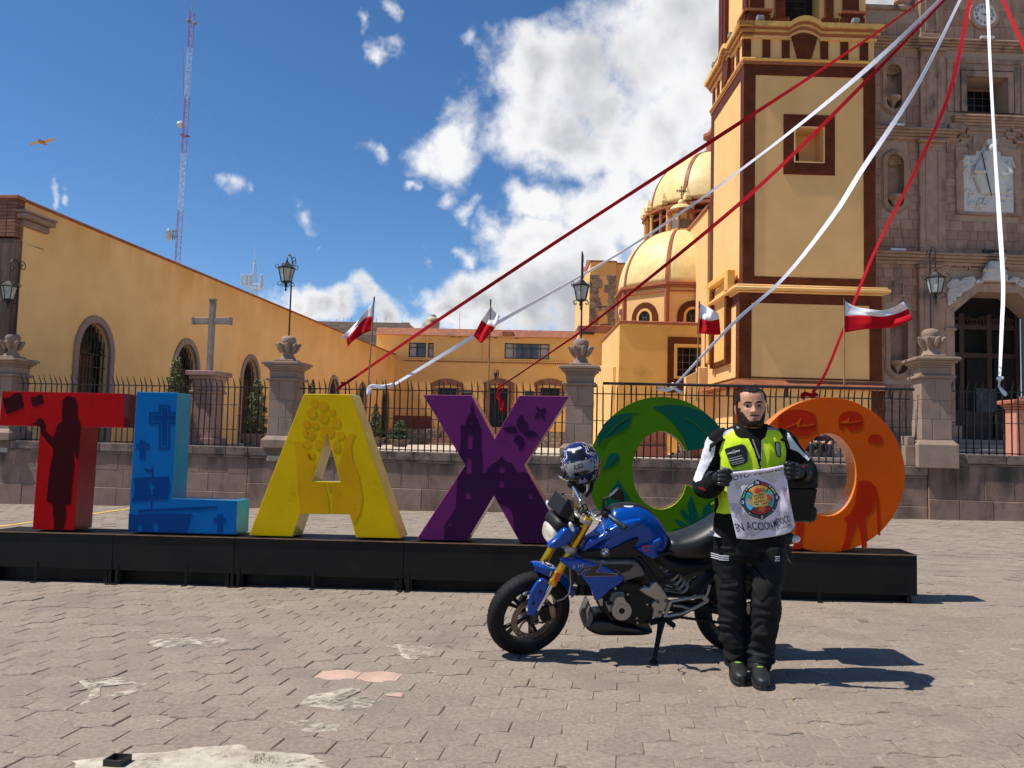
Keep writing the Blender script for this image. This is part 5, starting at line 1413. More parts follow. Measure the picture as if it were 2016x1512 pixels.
 for k in(1,2):
  G=.32+.30*k;oo=[(s[0]-G,s[3]+.15),(s[0]-G,s[3]+G),(md[0]-G,s[3]+G),(md[0]-G,md[3]+G),(hd[0]-G*.8,md[3]+G),(hd[0]-G*.8,hd[3]+G*.75)]
  pth=oo+[(2*xm-p[0],p[1])for p in oo[::-1]]
  mb=MB()
  for(p0,p1)in zip(pth,pth[1:]):mb.box(min(p0[0],p1[0])-.05,max(p0[0],p1[0])+.05,-.09+.01*k,.05,min(p0[1],p1[1])-.05,max(p0[1],p1[1])+.05)
  mb.build('stepped_moulding',FSM,t,CF.M)
 rl=MB().prism(poly,-.06,.02).build('marble_relief',MARB,t,CF.M)
 hx=(hd[0]+hd[1])/2;mb=MB()
 body=[(hx-.28,md[3]),(hx+.28,md[3]),(hx+.62,s[3]-.45),(hx+.75,s[3]-1.0),(hx+.55,s[2]+.75),(hx-.45,s[2]+.75),(hx-.7,s[3]-1.0),(hx-.6,s[3]-.4)]
 mb.pillow(body,-.30,.0,e=.7,n=4)
 for k in range(9):x=hx-.5+k*.125;mb.tube([(x*.6+hx*.4,-.27,s[3]-.2),(x,-.25,s[2]+1.3),(x+.05,-.2,s[2]+.8)],.045,5)
 mb.ball((hx,-.24,md[3]+.06),.17,9,sc=(1,.8,1.15));mb.prism([(hx-.20,md[3]+.2),(hx+.20,md[3]+.2),(hx+.22,md[3]+.42),(hx,hd[3]+.02),(hx-.22,md[3]+.42)],-.28,-.08)
 mb.pillow([(hx-.15,md[3]+.0),(hx+.15,md[3]+.0),(hx+.07,md[3]-.32),(hx-.07,md[3]-.32)],-.30,-.1,n=3)
 mb.tube([(hx+.5,-.15,s[3]-.35),(hx+.75,-.28,s[3]-.75),(hx+.4,-.36,s[3]-.9)],.09,6).tube([(hx-.5,-.15,s[3]-.35),(hx-.72,-.28,s[3]-.75),(hx-.35,-.36,s[3]-.8)],.09,6)
 mb.build('bishop_figure',MARB,rl,CF.M,smooth=True)
 r=random.Random(6);mb=MB()
 for k in range(90):
  x=r.uniform(s[0]+.1,s[1]-.1);z_=r.uniform(s[2]+.08,s[3]-.12)
  if abs(x-hx)<.72 and z_>s[2]+.7:continue
  rr=r.uniform(.05,.13);mb.ball((x,-.06,z_),rr,6,sc=(r.uniform(.8,1.6),.9,r.uniform(.6,1.3)))
  if k%3==0:mb.tube([(x,-.08,z_),(x+r.uniform(-.25,.25),-.13,z_+.1),(x+r.uniform(-.3,.3),-.06,z_-.2)],.04,5)
 mb.build('cherub_carving',MARB,rl,CF.M,smooth=True,kind='stuff')
 a_,b_=c(*Z3(797,985),-.32),c(*Z3(862,1268),-.36);MB().tube([(a_[0],-.32,a_[1]),(b_[0],-.36,b_[1])],.022,6).build('crosier',IRON,rl,CF.M)
 # the doorway: splayed stone arch, white carved spandrels and figure, wooden inner door frame before a dark sheet
 def inset(g,top):return[(dj0-g,zf-.1),(dj1+g,zf-.1),(dj1+g,zs+g*.35),(2*xc-xa+g*.35,za+g),(xa-g*.35,za+g),(dj0-g,zs+g*.35)]
 dm=MB().prism([(p[0],p[1])for p in inset(.34,0)],-.14,.05,holes=[[(p[0],max(p[1],zf-.09))for p in inset(.0,0)]]).build('door_arch',FSM,t,CF.M)
 MB().prism(inset(.50,0),-.06,.05,holes=[[(p[0],max(p[1],zf-.095))for p in inset(.345,0)]]).build('arch_edge',FSM,dm,CF.M)
 for sg in(1,-1):
  xj=dj0 if sg==1 else dj1
  MB().box(min(xj-.42*sg,xj+.05*sg),max(xj-.42*sg,xj+.05*sg),-.24,-.12,c(*Z4(575,655))[1],c(*Z4(575,638))[1],c=.02).build('impost',FSM,dm,CF.M)
  MB().box(min(xj-.55*sg,xj+.1*sg),max(xj-.55*sg,xj+.1*sg),-.45,-.15,zf-.6,zf+.55,c=.03).build('jamb_base',FSM,dm,CF.M)
 WD=mk('church_door_wood',(.055,.025,.014),.6,var=.3,scale=4)
 dr=MB().box(dj0-.3,dj1+.3,1.9,2.0,zf-.2,za+.2).build('door',DARK,t,CF.M)  # near-black sheet standing for the unlit room behind the door frame
 mb=MB()
 for f in(.0,.33,.66,1.0):x=dj0+(dj1-dj0)*f;mb.box(x-.10,x+.10,1.4,1.55,zf,zs+.2)
 for zq in(zf+.05,zf+1.15,zs-1.55,zs-.35):mb.box(dj0,dj1,1.41,1.54,zq-.10,zq+.10)
 mb.build('door_frame',WD,dr,CF.M)
 for f,h in((.36,0),(.69,0),(.03,0)):
  x=dj0+(dj1-dj0)*f;MB().box(x+.12,x+(dj1-dj0)*.27,1.44,1.48,zf+1.27,zs-1.67).build('door_glass',DARK,dr,CF.M);MB().box(x+.1,x+(dj1-dj0)*.29,1.43,1.5,zf+.16,zf+1.04).build('door_panel',WD,dr,CF.M)
 mb=MB()
 for k in range(24):x=dj0+.2+(dj1-dj0-.4)*k/23;mb.tube([(x+.14*math.cos(u),1.42,zs-.1+.16*math.sin(u)*(1+.4*math.sin(k)))for u in[i*.7 for i in range(8)]],.03,4)
 mb.build('carved_transom',WD,dr,CF.M)
 PEWS=mk('dim_poster',(.05,.055,.075),.6,var=.5,scale=9);MB().box(dj0+1.75,dj0+2.6,1.36,1.385,zf+1.2,zf+2.2).build('poster',PEWS,dr,CF.M)
 r=random.Random(9)
 for sg in(1,-1):
  mb=MB();n=0
  A_=c(*Z4(535,505));B_=c(*Z4(545,350));C_=c(*Z4(760,345));D_=c(*Z4(700,368))
  pl=[A_,B_,C_,D_,c(*Z4(620,420))]
  while n<150:
   x,z_=r.uniform(A_[0],C_[0]),r.uniform(A_[1],B_[1]+.1)
   if not in_poly(x,z_,pl):continue
   n+=1;X=x if sg==1 else 2*xc-x
   mb.ball((X,-.16,z_),r.uniform(.045,.10),5,sc=(1,.8,1))
   if n%4==0:mb.tube([(X+.13*math.cos(u),-.2,z_+.13*math.sin(u))for u in[i*.6 for i in range(7)]],.035,4)
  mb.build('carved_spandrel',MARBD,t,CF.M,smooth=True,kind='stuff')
  if sg==1:
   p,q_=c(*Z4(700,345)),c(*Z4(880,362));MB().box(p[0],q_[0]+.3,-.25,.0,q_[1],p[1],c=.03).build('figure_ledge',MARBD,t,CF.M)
 q=c(*Z4(805,360));mb=MB()
 mb.pillow([(q[0]-.55,q[1]),(q[0]+.55,q[1]),(q[0]+.42,q[1]+.45),(q[0]+.22,q[1]+.85),(q[0]-.22,q[1]+.85),(q[0]-.42,q[1]+.5)],-.42,-.05,n=4,e=.7)
 mb.ball((q[0],-.26,q[1]+1.08),.15,8);mb.tube([(q[0]+.2,-.3,q[1]+.75),(q[0]+.4,-.35,q[1]+.95),(q[0]+.32,-.35,q[1]+1.15)],.07,6).tube([(q[0]-.22,-.3,q[1]+.7),(q[0]-.36,-.4,q[1]+.45),(q[0]-.1,-.45,q[1]+.45)],.07,6)
 for k in range(26):mb.ball((q[0]+r.uniform(-.5,.5),-.32,q[1]+r.uniform(.02,.45)),r.uniform(.05,.1),5)
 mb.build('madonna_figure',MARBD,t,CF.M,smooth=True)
 # small carved panel low on the wall, then frieze panels over the door
 q=rc(Z4(203,445),Z4(280,350));MB().prism([(q[0],q[2]),(q[1],q[2]),(q[1],q[3]),(q[0],q[3])],-.05,.05,holes=[[(q[0]+.1,q[2]+.1),(q[1]-.1,q[2]+.1),(q[1]-.1,q[3]-.1),(q[0]+.1,q[3]-.1)]]).build('carved_panel',FSM,t,CF.M)
 for(x0,x1)in((445,520),(545,655),(665,745),(905,1000)):
  q=rc(Z4(x0,282),Z4(x1,240));MB().prism([(q[0],q[2]),(q[1],q[2]),(q[1],q[3]),(q[0],q[3])],-.09,.05,holes=[[(q[0]+.07,q[2]+.07),(q[1]-.07,q[2]+.07),(q[1]-.07,q[3]-.07),(q[0]+.07,q[3]-.07)]]).build('frieze_panel',FSM,t,CF.M)
  # stone steps up to the door
 st=thing('church_steps','broad grey stone steps leading up to the dark church doorway','steps',CF.w(xc,-2,AT))
 GS=mk('grey_step_stone',(.23,.195,.17),.9,var=.15,scale=4,bump=.004)
 n=5
 for i in range(n):
  z1_=AT+(zf-AT)*(i+1)/n;MB().box(-.2,2*xc+.5,-3.1+i*.5,-.62+.0*i if i<n else 0,AT+(zf-AT)*i/n+.002,z1_,c=.02).build('step',GS,st,CF.M)
 MB().box(-.2,2*xc+.5,-.618,1.9,AT,zf-.11).build('landing',GS,st,CF.M)
facade()
def yard_right():
 RW=mk('red_render',(.40,.125,.065),.9,var=.12,scale=2,bump=.003,dirt=(.3,.1,.06),dscale=1.5);PKP=mk('salmon_render',(.52,.22,.14),.9,var=.08,scale=2,bump=.003)
 GS=MATS['grey_step_stone']
 fr=yaw_frame(P(1995,860,20.2),-3);c=lambda px,py,d=0:fr.loc(px,py,d)
 t=thing('salmon_pedestal','salmon painted pedestal with moulded cap behind the fence at the right edge','pedestal',fr.w(c(2010,860)[0],0,AT))
 x0,z1=c(2001,805);zc=c(2001,787)[1];x1=x0+1.1
 MB().box(x0,x1,0,.5,AT,z1).build('shaft',PKP,t,fr.M)
 m=MB()
 for e,a,b in((.03,0,.3),(.08,.3,.55),(.14,.55,1)):m.box(x0-e,x1+e,-e,.5+e,z1+(zc-z1)*a+.001,z1+(zc-z1)*b,c=.02)
 m.build('cap',RW,t,fr.M);MB().box(x0+.25,x1-.1,.05,.45,zc+.001,zc+.10,c=.02).build('stone_slab',STONE,t,fr.M)
 # red stepped retaining walls seen through the letter C
 Y=26;q=lambda px,py,Y_=Y:P(px,py,Y_)
 t=thing('red_ramp_wall','dark orange ramp wall with stepped stone coping seen through the green letter C','wall',q(1270,890))
 a,b=q(1195,880),q(1313,880);zt=q(1260,846).z;zl=q(1260,878).z
 MB().box(a.x,b.x,Y,Y+.4,AT-.1,zt).build('upper_wall',RW,t);MB().box(a.x,b.x,Y-.12,Y-.002,AT-.1,zl).build('lower_band',RW,t)
 MB().box(a.x,b.x,Y-.16,Y+.42,zt+.001,zt+.08,c=.02).build('coping',STONE,t)
 for k in range(4):x=b.x+k*.20;MB().box(x+.002,x+.2,Y-.2,Y+.4,AT-.1,zt-.25-.22*(3-k)if k else zl-.25,c=.02).build('coping_step',STONE,t)
 x=b.x+.82;MB().box(x,x+2.2,Y+.05,Y+.45,AT-.1,zl+.10).build('end_wall',RW,t)
 # steps the two people sit on, behind the letter O
 t=thing('side_steps','wide pale stone steps seen through the orange letter O','steps',q(1620,890,24))
 x0,x1=q(1545,880,24).x,q(1735,880,24).x
 for k in range(5):MB().box(x0,x1,23.2+k*.45,26,AT+.155*k+.001,AT+.155*(k+1),c=.015).build('step',mk('pale_step',(.34,.27,.22),.9,var=.12,scale=4),t)
 MB().box(x1-.75,x1-.35,23.4,26.2,AT+.001,AT+1.15,c=.02).build('side_wall',GS,t)
 # a low cream buttress and wall stub at the foot of the chapel
 t=thing('cream_buttress','low stepped cream wall at the foot of the chapel, behind the pipe rail','wall',q(1380,800,34))
 a=q(1375,722,34);b=q(1393,722,34);MB().box(a.x,b.x,34,34.5,AT,a.z,c=.03).build('pier',CREAMT,t)
 a2=q(1356,735,34);m=MB();m.prism([(a2.x-.1,AT),(a.x-.002,AT),(a.x-.002,q(1374,730,34).z),(a2.x-.1,q(1356,742,34).z)],34.05,34.45);m.build('sloping_wall',CREAMT,t)
yard_right()
# ================================================================== THE BIG LETTERS ON THEIR PLINTH
def paint(name,col,rough=.30):return mk(name,col,rough,var=.10,scale=2.5,spec=.07,rvar=.10,dirt=tuple(c*.55+.004 for c in col),dscale=7,dlo=.60,dhi=.82)
LP=Frame((0,8.125,0),(math.cos(R(-6.14)),math.sin(R(-6.14)),0))
Z4=lambda x,y:(x/3.6,y/3.6+740)
Z5=lambda x,y:(x/2.88+480,y/2.88+740)
Z6=lambda x,y:(x/2.84+1150,y/2.84+740)
THK=.30
def lpoly(pts,Z,d=0.0):return[LP.loc(*(Z(*p)if Z else p),d)for p in pts]
SIDES=dict(T=(.30,.006,.012),L=(.003,.24,.40),A=(.80,.62,.16),X=(.42,.16,.17),C=(.40,.42,.04),O=(.80,.22,.03))  # side tints: lighter paint with glossy reflections put into the colour
def letter(ch,label,col,outline,Z=None,hole=None):
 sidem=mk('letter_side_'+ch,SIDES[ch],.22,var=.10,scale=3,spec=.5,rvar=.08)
 o=lpoly(outline,Z);h=[lpoly(hole,Z)]if hole else[]
 cx=sum(p[0]for p in o)/len(o);zb=min(p[1]for p in o)
 t=thing('giant_letter',label,'letter',LP.w(cx,.15,zb),group='giant painted letters of the town name')
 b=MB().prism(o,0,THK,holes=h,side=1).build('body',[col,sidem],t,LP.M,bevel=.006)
 return t
def motif(t,name,mat,outline,Z,holes=(),lift=.003):
 return MB().prism(lpoly(outline,Z),-lift,-.0004 if lift<.004 else-.0034,holes=[lpoly(h,Z)for h in holes]).build(name,mat,t,LP.M)
def rectp(x0,x1,y0,y1):return[(x0,y0),(x1,y0),(x1,y1),(x0,y1)]
def crossp(x0,x1,y0,y1,u0,u1,v0,v1): # vertical bar u0..u1 full height, horizontal bar v0..v1 full width
 return[(u0,y0),(u1,y0),(u1,v0),(x1,v0),(x1,v1),(u1,v1),(u1,y1),(u0,y1),(u0,v1),(x0,v1),(x0,v0),(u0,v0)]
def letters():
 RED=paint('red_paint',(.36,.002,.004));MAR=paint('maroon_film',(.035,.001,.003),.35)
 BLU=paint('blue_paint',(.002,.115,.36));NAV=paint('navy_film',(.001,.045,.20),.35);LBL=paint('light_blue_film',(.015,.22,.47),.35)
 YEL_=paint('yellow_paint',(.60,.40,.002));ORF=paint('amber_film',(.56,.30,.003),.35)
 PUR=paint('purple_paint',(.125,.016,.112));DPU=paint('dark_purple_film',(.030,.005,.040),.35)
 GRN=paint('green_paint',(.045,.14,.002));DGR=paint('dark_green_film',(.001,.072,.048),.35)
 ORG=paint('orange_paint',(.52,.075,.002));ROR=paint('red_orange_film',(.37,.017,.002),.35)
 # T
 t=letter('T','red letter T with the dark silhouette of a woman in a dress',RED,[(15,108),(880,125),(878,368),(575,362),(525,1095),(230,1088),(283,358),(-6,352)],Z4)
 motif(t,'woman_silhouette',MAR,[(445,170),(470,147),(510,145),(540,165),(548,210),(549,300),(568,325),(572,372),(566,480),(553,600),(543,588),(524,540),(518,530),(527,640),(518,700),(500,905),(488,914),(462,916),(470,990),(455,1050),(446,1089),(386,1088),(380,1000),(372,905),(332,890),(342,760),(357,640),(376,560),(380,520),(292,408),(289,366),(262,349),(215,341),(255,330),(265,305),(285,298),(310,315),(325,360),(317,385),(374,440),(394,400),(405,350),(440,325),(441,230)],Z4)
 motif(t,'woven_heart',MAR,[(20,160),(75,150),(90,130),(130,119),(152,125),(170,220),(100,255),(45,270),(33,220)],Z4)
 motif(t,'woven_heart',MAR,[(218,150),(250,150),(268,136),(298,131),(312,190),(270,210),(232,218)],Z4)
 # L
 t=letter('L','blue letter L with outlined crosses and a sailing ship',BLU,[(968,112),(1255,120),(1218,868),(1682,885),(1672,1125),(906,1105)],Z4)
 def cr(x0,x1,y0,y1,u0,u1,v0,v1,w,g):
  out=crossp(x0,x1,y0,y1,u0,u1,v0,v1)
  inn=crossp(x0+w,x1-(w if x1<1240 or x1>1300 else.6),y0+w,y1-w,u0+w,u1-w,v0+w,v1-w)
  motif(t,'cross_outline',NAV,out,Z4,[inn])
  k=w+g
  motif(t,'cross_core',NAV,crossp(x0+k,x1-(k if x1<1240 or x1>1300 else.6),y0+k,y1-k,u0+k,u1-k,v0+k,v1-k),Z4)
 cr(1057,1243,204,518,1126,1202,258,340,11,12);cr(966,1056,455,592,990,1030,480,520,6,7);cr(1512,1600,980,1108,1540,1577,1005,1040,6,6)
 motif(t,'sail',NAV,[(945,722),(1080,718),(1195,711),(1205,790),(1187,873),(1060,884),(932,890),(950,850),(958,800)],Z4,[crossp(1046,1102,756,845,1064,1084,772,797)])
 motif(t,'pennant',NAV,[(1016,655),(1040,655),(1062,665),(1086,645),(1083,714),(1077,714),(1079,682),(1060,685),(1035,675)],Z4)
 motif(t,'mast',NAV,[(1072,888),(1077,888),(1075,940),(1070,940)],Z4)
 motif(t,'bowsprit',NAV,[(990,947),(1540,922),(1540,935),(1405,948),(975,968)],Z4)
 motif(t,'hull',NAV,[(914,976),(965,982),(1075,979),(1360,976),(1340,1050),(1312,1113),(909,1103)],Z4,[rectp(970,1010,1048,1100),rectp(1080,1122,1042,1103)])
 # A
 t=letter('A','yellow letter A with an amber ear of maize',YEL_,[(340,102),(612,105),(890,922),(635,917),(600,786),(320,782),(275,912),(28,905)],Z5,[(473,325),(545,600),(386,598)])
 for(x,y,a,b)in((400,155,22,22),(450,172,29,25),(500,205,18,18),(385,212,29,27),(452,237,31,27),(522,265,28,28),(357,272,21,24),(405,280,22,19),(350,327,16,21),(382,332,23,25),(547,337,24,24),(358,388,27,24),(425,390,26,29),(526,398,23,34),(383,450,20,28),(486,628,13,22)):
  ph=x*.37
  pts=[(x+a*math.cos(q)*(1+.07*math.sin(3*q+ph)),y+b*math.sin(q)*(1+.07*math.cos(2*q+ph)))for q in[i*math.pi/11 for i in range(22)]]
  motif(t,'maize_grain',ORF,pts,Z5)
 motif(t,'maize_grain',ORF,[(470+44*math.cos(q),315+36*math.sin(q))for q in[i*math.pi/11 for i in range(-8+11-11,5)]]+[(483,351),(474,322),(463,351),(448,346),(432,335)],Z5)
 motif(t,'husk_leaf',ORF,[(288,366),(320,373),(365,427),(405,497),(385,600),(455,604),(480,690),(485,779),(322,779),(306,650),(299,520)],Z5)
 motif(t,'husk_leaf',ORF,[(635,332),(615,324),(592,332),(575,362),(548,480),(530,512),(548,603),(506,604),(501,690),(498,780),(601,784),(623,838),(660,780),(675,690),(652,560),(616,470),(610,400),(620,350)],Z5)
 # X
 t=letter('X','purple letter X with a church silhouette and two flowers',PUR,[(1015,107),(1290,110),(1422,357),(1562,112),(1848,115),(1590,508),(1842,951),(1565,945),(1418,680),(1265,935),(978,928),(1255,505)],Z5)
 hl=[[(1266,415),(1297,415),(1297,350),(1290,333),(1280,328),(1272,335),(1266,352)],[(1259,557),(1291,557),(1291,482),(1284,466),(1274,462),(1265,468),(1259,484)],rectp(1284,1297,260,275),rectp(1256,1287,660,700),rectp(1444,1477,599,633),circ(1462,532,18,n=18),rectp(1615,1637,672,700),rectp(1163,1174,836,854)]
 motif(t,'church_silhouette',DPU,[(1295,142),(1298,170),(1304,185),(1305,212),(1327,245),(1331,276),(1346,290),(1344,350),(1346,418),(1350,432),(1350,549),(1378,547),(1386,522),(1394,524),(1405,500),(1416,495),(1430,490),(1456,466),(1461,450),(1466,466),(1498,490),(1522,494),(1528,515),(1540,527),(1548,548),(1590,546),(1611,554),(1722,752),(1722,947),(1569,943),(1532,880),(1528,800),(1512,757),(1484,736),(1452,737),(1418,677),(1265,932),(1135,929),(1137,852),(1150,828),(1166,800),(1201,750),(1211,578),(1257,506),(1220,447),(1226,415),(1232,345),(1229,284),(1258,276),(1262,242),(1285,212),(1286,185),(1292,170)],Z5,hl)
 big=[[(1564,313),(1546,282),(1549,247),(1577,216),(1590,250),(1614,276),(1606,308),(1580,322)],[(1583,323),(1612,306),(1650,315),(1673,340),(1640,350),(1612,352),(1588,337)],[(1573,338),(1594,370),(1591,400),(1566,430),(1555,395),(1531,371),(1536,347),(1560,333)],[(1552,322),(1528,327),(1495,320),(1466,300),(1505,286),(1533,286),(1549,303)]]
 for p in big:motif(t,'petal',DPU,p,Z5)
 for p in big:
  a=R(-45)*-1;q=[]
  for(x,y)in p:u,v=(x-1568)*.41,(y-328)*.41;q.append((1678+u*math.cos(a)-v*math.sin(a),213+u*math.sin(a)+v*math.cos(a)))
  motif(t,'petal',DPU,q,Z5)
  # C
 el=lambda cx,cy,a,b,t0,t1,n:[(cx+a*math.cos(t0+(t1-t0)*i/n),cy+b*math.sin(t0+(t1-t0)*i/n))for i in range(n+1)]
 out=el(1301,930,143,149,-R(23),-R(338),60);inn=el(1301,926,56,77,-R(338),-R(32),40)
 t=letter('C','green letter C with dark leaves and an agave',GRN,out+[(1351,955)]+inn[2:]+[(1352,888)])
 lf=lambda p,n='leaf':motif(t,n,DGR,p,Z6)
 lf([(302,205),(262,213),(262,245),(250,280),(225,302),(180,325),(115,350),(76,392),(84,330),(108,272),(155,227),(230,210)])
 lf([(382,174),(470,162),(570,168),(660,200),(730,250),(780,318),(795,372),(700,395),(655,409),(600,418),(580,412),(545,330),(490,255),(435,206)])
 lf([(190,432),(152,432),(130,458),(118,500),(100,524),(140,512),(178,492),(194,462)])
 lf([(190,582),(262,692),(240,697),(265,738),(112,738),(130,700),(117,690)],'tree')
 for p in([(600,668),(575,720),(590,800),(625,860),(650,800),(622,740)],[(716,690),(668,735),(652,800),(640,862),(690,820),(712,760)],[(550,738),(535,760),(560,800),(615,862),(600,800)],[(500,800),(540,845),(600,872),(585,838),(545,810)],[(495,862),(530,850),(590,874),(540,882)],[(735,760),(700,800),(655,868),(720,850)]):lf(p,'agave_leaf')
 mid=lambda p,w,m:motif(t,'leaf_vein',m,[(x,y-w)for x,y in p]+[(x,y+w)for x,y in p[::-1]],Z6,lift=.006)
 mid([(90,380),(140,318),(200,260),(250,228)],2.0,GRN);mid([(560,232),(620,268),(680,318),(720,360)],2.2,GRN);mid([(142,498),(160,472),(178,445)],1.6,GRN);mid([(600,690),(606,760),(622,850)],1.8,GRN)
 # O
 out=el(1630,935,152,153,0,R(354),60);inn=el(1630,934.5,56,81.5,0,R(352),44)
 t=letter('O','orange letter O with red cheeses and a cow',ORG,out,None,inn)
 lf=lambda p,n:motif(t,n,ROR,p,Z6)
 def cheese(cx,cy,a,b,h):
  top=[(cx+a*math.cos(q),cy-b*math.sin(q))for q in[math.pi*i/14 for i in range(15)]]
  lf(top+[(cx-a,cy+h*.7),(cx-a*.72,cy+h*.95),(cx-a*.45,cy+h*.55),(cx-a*.1,cy+h*1.05),(cx+a*.6,cy+h*.98),(cx+a,cy+h*.65)],'cheese_wheel')
 cheese(1190,240,108,52,95);cheese(1490,240,68,44,66);cheese(1628,352,40,26,30)
 lf([(1530,592),(1565,583),(1602,592),(1630,620),(1645,680),(1657,892),(1644,892),(1630,690),(1612,752),(1570,800),(1576,870),(1582,960),(1552,962),(1545,880),(1528,815),(1505,880),(1480,950),(1470,966),(1438,966),(1462,900),(1470,812),(1450,796),(1488,768),(1512,720),(1522,660)],'cow')
 lf([(1185,822),(1228,815),(1222,900),(1212,968),(1165,968),(1180,900)],'cow_leg')
 VN=ORG
 motif(t,'cheese_cut',VN,[(1095,300),(1190,262),(1208,236),(1213,238),(1200,280),(1285,268),(1285,274),(1192,288),(1190,268),(1096,306)],Z6,lift=.006)
 motif(t,'cheese_cut',VN,[(1425,262),(1468,248),(1480,232),(1484,233),(1478,260),(1545,250),(1545,254),(1474,266)],Z6,lift=.006)
 SC=mk('scuff_dark',(.03,.02,.01),.8)
 for(x,y,l,a)in((150,850,26,105),(183,862,22,80),(240,882,12,0),(290,546,7,0),(705,788,12,-30),(388,526,22,20),(870,880,30,70),(560,480,18,100),(1700,900,22,-50),(1090,820,14,30),(640,700,9,0),(350,690,8,40)):
  dx,dy=l/2*math.cos(R(a)),l/2*math.sin(R(a));MB().prism(lpoly([(x-dx,y-dy),(x+1.3*dy/l*2,y-1.3*dx/l*2),(x+dx,y+dy),(x-1.3*dy/l*2,y+1.3*dx/l*2)],Z5),-.0042,-.0036).build('scuff',SC,t,LP.M)if 0 else None
letters()
def plinth():
 BL=mk('black_plinth_paint',(.009,.008,.007),.55,var=.3,scale=3,spec=.22,dirt=(.032,.021,.011),dscale=2.4,dlo=.60,dhi=.80,rvar=.12)
 EDGE=mk('orange_brown_edge',(.30,.17,.085),.45,var=.4,scale=8,metal=.3)  # orange-brown colour of the thin strip along the top front edge
 t=thing('sign_plinth','long low black steel plinth carrying the giant letters','plinth',LP.w(-1,0,0))
 d0,d1=-.045,.40
 cut=[-22,224,463,796,1133,1476,1806]
 top=lambda px:LP.loc(px,1045+(px-4)*(1092-1045)/1802,d0)
 bot=lambda px:LP.loc(px,1115+(px-0)*(1173-1115)/1806,d0)
 for a,b in zip(cut,cut[1:]):
  (x0,z0),(x1,z1)=top(a),top(b);zb0,zb1=bot(a)[1],bot(b)[1];g=.002
  MB().hexa([(x0+g,d0,zb0),(x1-g,d0,zb1),(x1-g,d1,zb1),(x0+g,d1,zb0),(x0+g,d0,z0-.012),(x1-g,d0,z1-.012),(x1-g,d1,z1-.012),(x0+g,d1,z0-.012)]).build('section',BL,t,LP.M,bevel=.004)
  MB().hexa([(x0+g,d0-.006,z0-.0115),(x1-g,d0-.006,z1-.0115),(x1-g,d1+.004,z1-.0115),(x0+g,d1+.004,z0-.0115),(x0+g,d0-.006,z0-.003),(x1-g,d0-.006,z1-.003),(x1-g,d1+.004,z1-.003),(x0+g,d1+.004,z0-.003)]).build('top_plate',BL,t,LP.M)
  MB().hexa([(x0+g,d0-.010,z0-.012),(x1-g,d0-.010,z1-.012),(x1-g,d0-.0065,z1-.012),(x0+g,d0-.0065,z0-.012),(x0+g,d0-.010,z0-.003),(x1-g,d0-.010,z1-.003),(x1-g,d0-.0065,z1-.003),(x0+g,d0-.0065,z0-.003)]).build('edge_strip',EDGE,t,LP.M)
  # recessed skid under each section
  gz=lambda x,d:ground_z(*LP.w(x,d,0).xy)
  for xx in(x0+.05,x1-.09):MB().box(xx,xx+.04,d0+.01,d1-.02,gz(xx,.1)-.03,min(zb0,zb1)+.01).build('leg',BL,t,LP.M)
  MB().box(x0+.02,x1-.02,d0+.12,d0+.16,gz(x0,.1)-.05,min(zb0,zb1)+.01).build('skid',BL,t,LP.M)
 for px in(72,218,231,367,458,470,617,789,803,1612):
  x,zt=bot(px);zg=ground_z(*LP.w(x,d0-.03,0).xy)
  MB().box(x-.014,x+.014,d0-.012,d0-.0065,zg,zt+.055).box(x-.022,x+.022,d0-.06,d0-.0125,zg+.004,zg+.012).build('bracket',BL,t,LP.M)
plinth()
# ================================================================== FLAGS, RIBBONS, BIRD
def cloth(name,cols,mat_or_list,lab=None):pass
FLW=mk('flag_white',(.74,.73,.76),.85,var=.04,scale=8,bump=.001,spec=.15);FLR=mk('flag_red',(.46,.004,.012),.85,var=.08,scale=8,bump=.001,spec=.15)
CANE=mk('cane_pole',(.30,.17,.07),.8,var=.25,scale=8)
for m in(FLW,FLR):
 b=m.node_tree.nodes['Principled BSDF'];b.inputs['Subsurface Weight'].default_value=0.0
def flag(label,pole_px,ytop,ybot,top,mid,bot,wave=.10,seed=0):
 base=FN.l3(pole_px[1],ybot,.06);tip=FN.l3(pole_px[0],ytop,.06)
 t=thing('flag',label,'flag',FN.w(base.x,.06,base.z),group='white over red flags tied to the fence')
 MB().tube([base,base.lerp(tip,.93)],.016,7).build('pole',CANE,t,FN.M,smooth=True)
 MB().tube([base.lerp(tip,.93),tip],.019,7).build('pole_tip',BARK,t,FN.M,smooth=True)
 n=7;T,M_,B=crv(top,n),crv(mid,n),crv(bot,n)
 K=min(len(T),len(M_),len(B));rows=8;V_=[]
 for part,(A_,B_,mat,nm)in enumerate(((T,M_,FLW,'white_half'),(M_,B,FLR,'red_half'))):
  g=[]
  for r in range(rows+1):
   row=[]
   for k in range(K):
    f=r/rows;px=A_[k][0]*(1-f)+B_[k][0]*f;py=A_[k][1]*(1-f)+B_[k][1]*f
    u=k/(K-1);vv=(r/rows+part)/2
    d=.06-wave*min(1,u*2.5)*(math.sin(u*7+vv*2.2+seed)+.5*math.sin(u*13-vv*5+seed*2))+.05*noise.noise(V((u*4,vv*4,seed)))*u*2
    row.append(FN.l3(px,py,d))
   g.append(row)
  back=[[p+V((0,.004,0))for p in row]for row in g]
  mb=MB();mb.loft(g,close=False,cap=False)
  o=mb.build(nm,mat,t,FN.M,smooth='all',fix=False)
  s=o.modifiers.new('s','SOLIDIFY');s.thickness=.003
 return t
flag('white and red flag blowing down to the left, nearest the yellow A',(737,724),584,775,
[(736,592),(718,615),(692,645),(671,664)],[(735,623),(718,627),(697,650),(683,667)],[(733,650),(716,657),(698,669),(684,683)],.08,1)
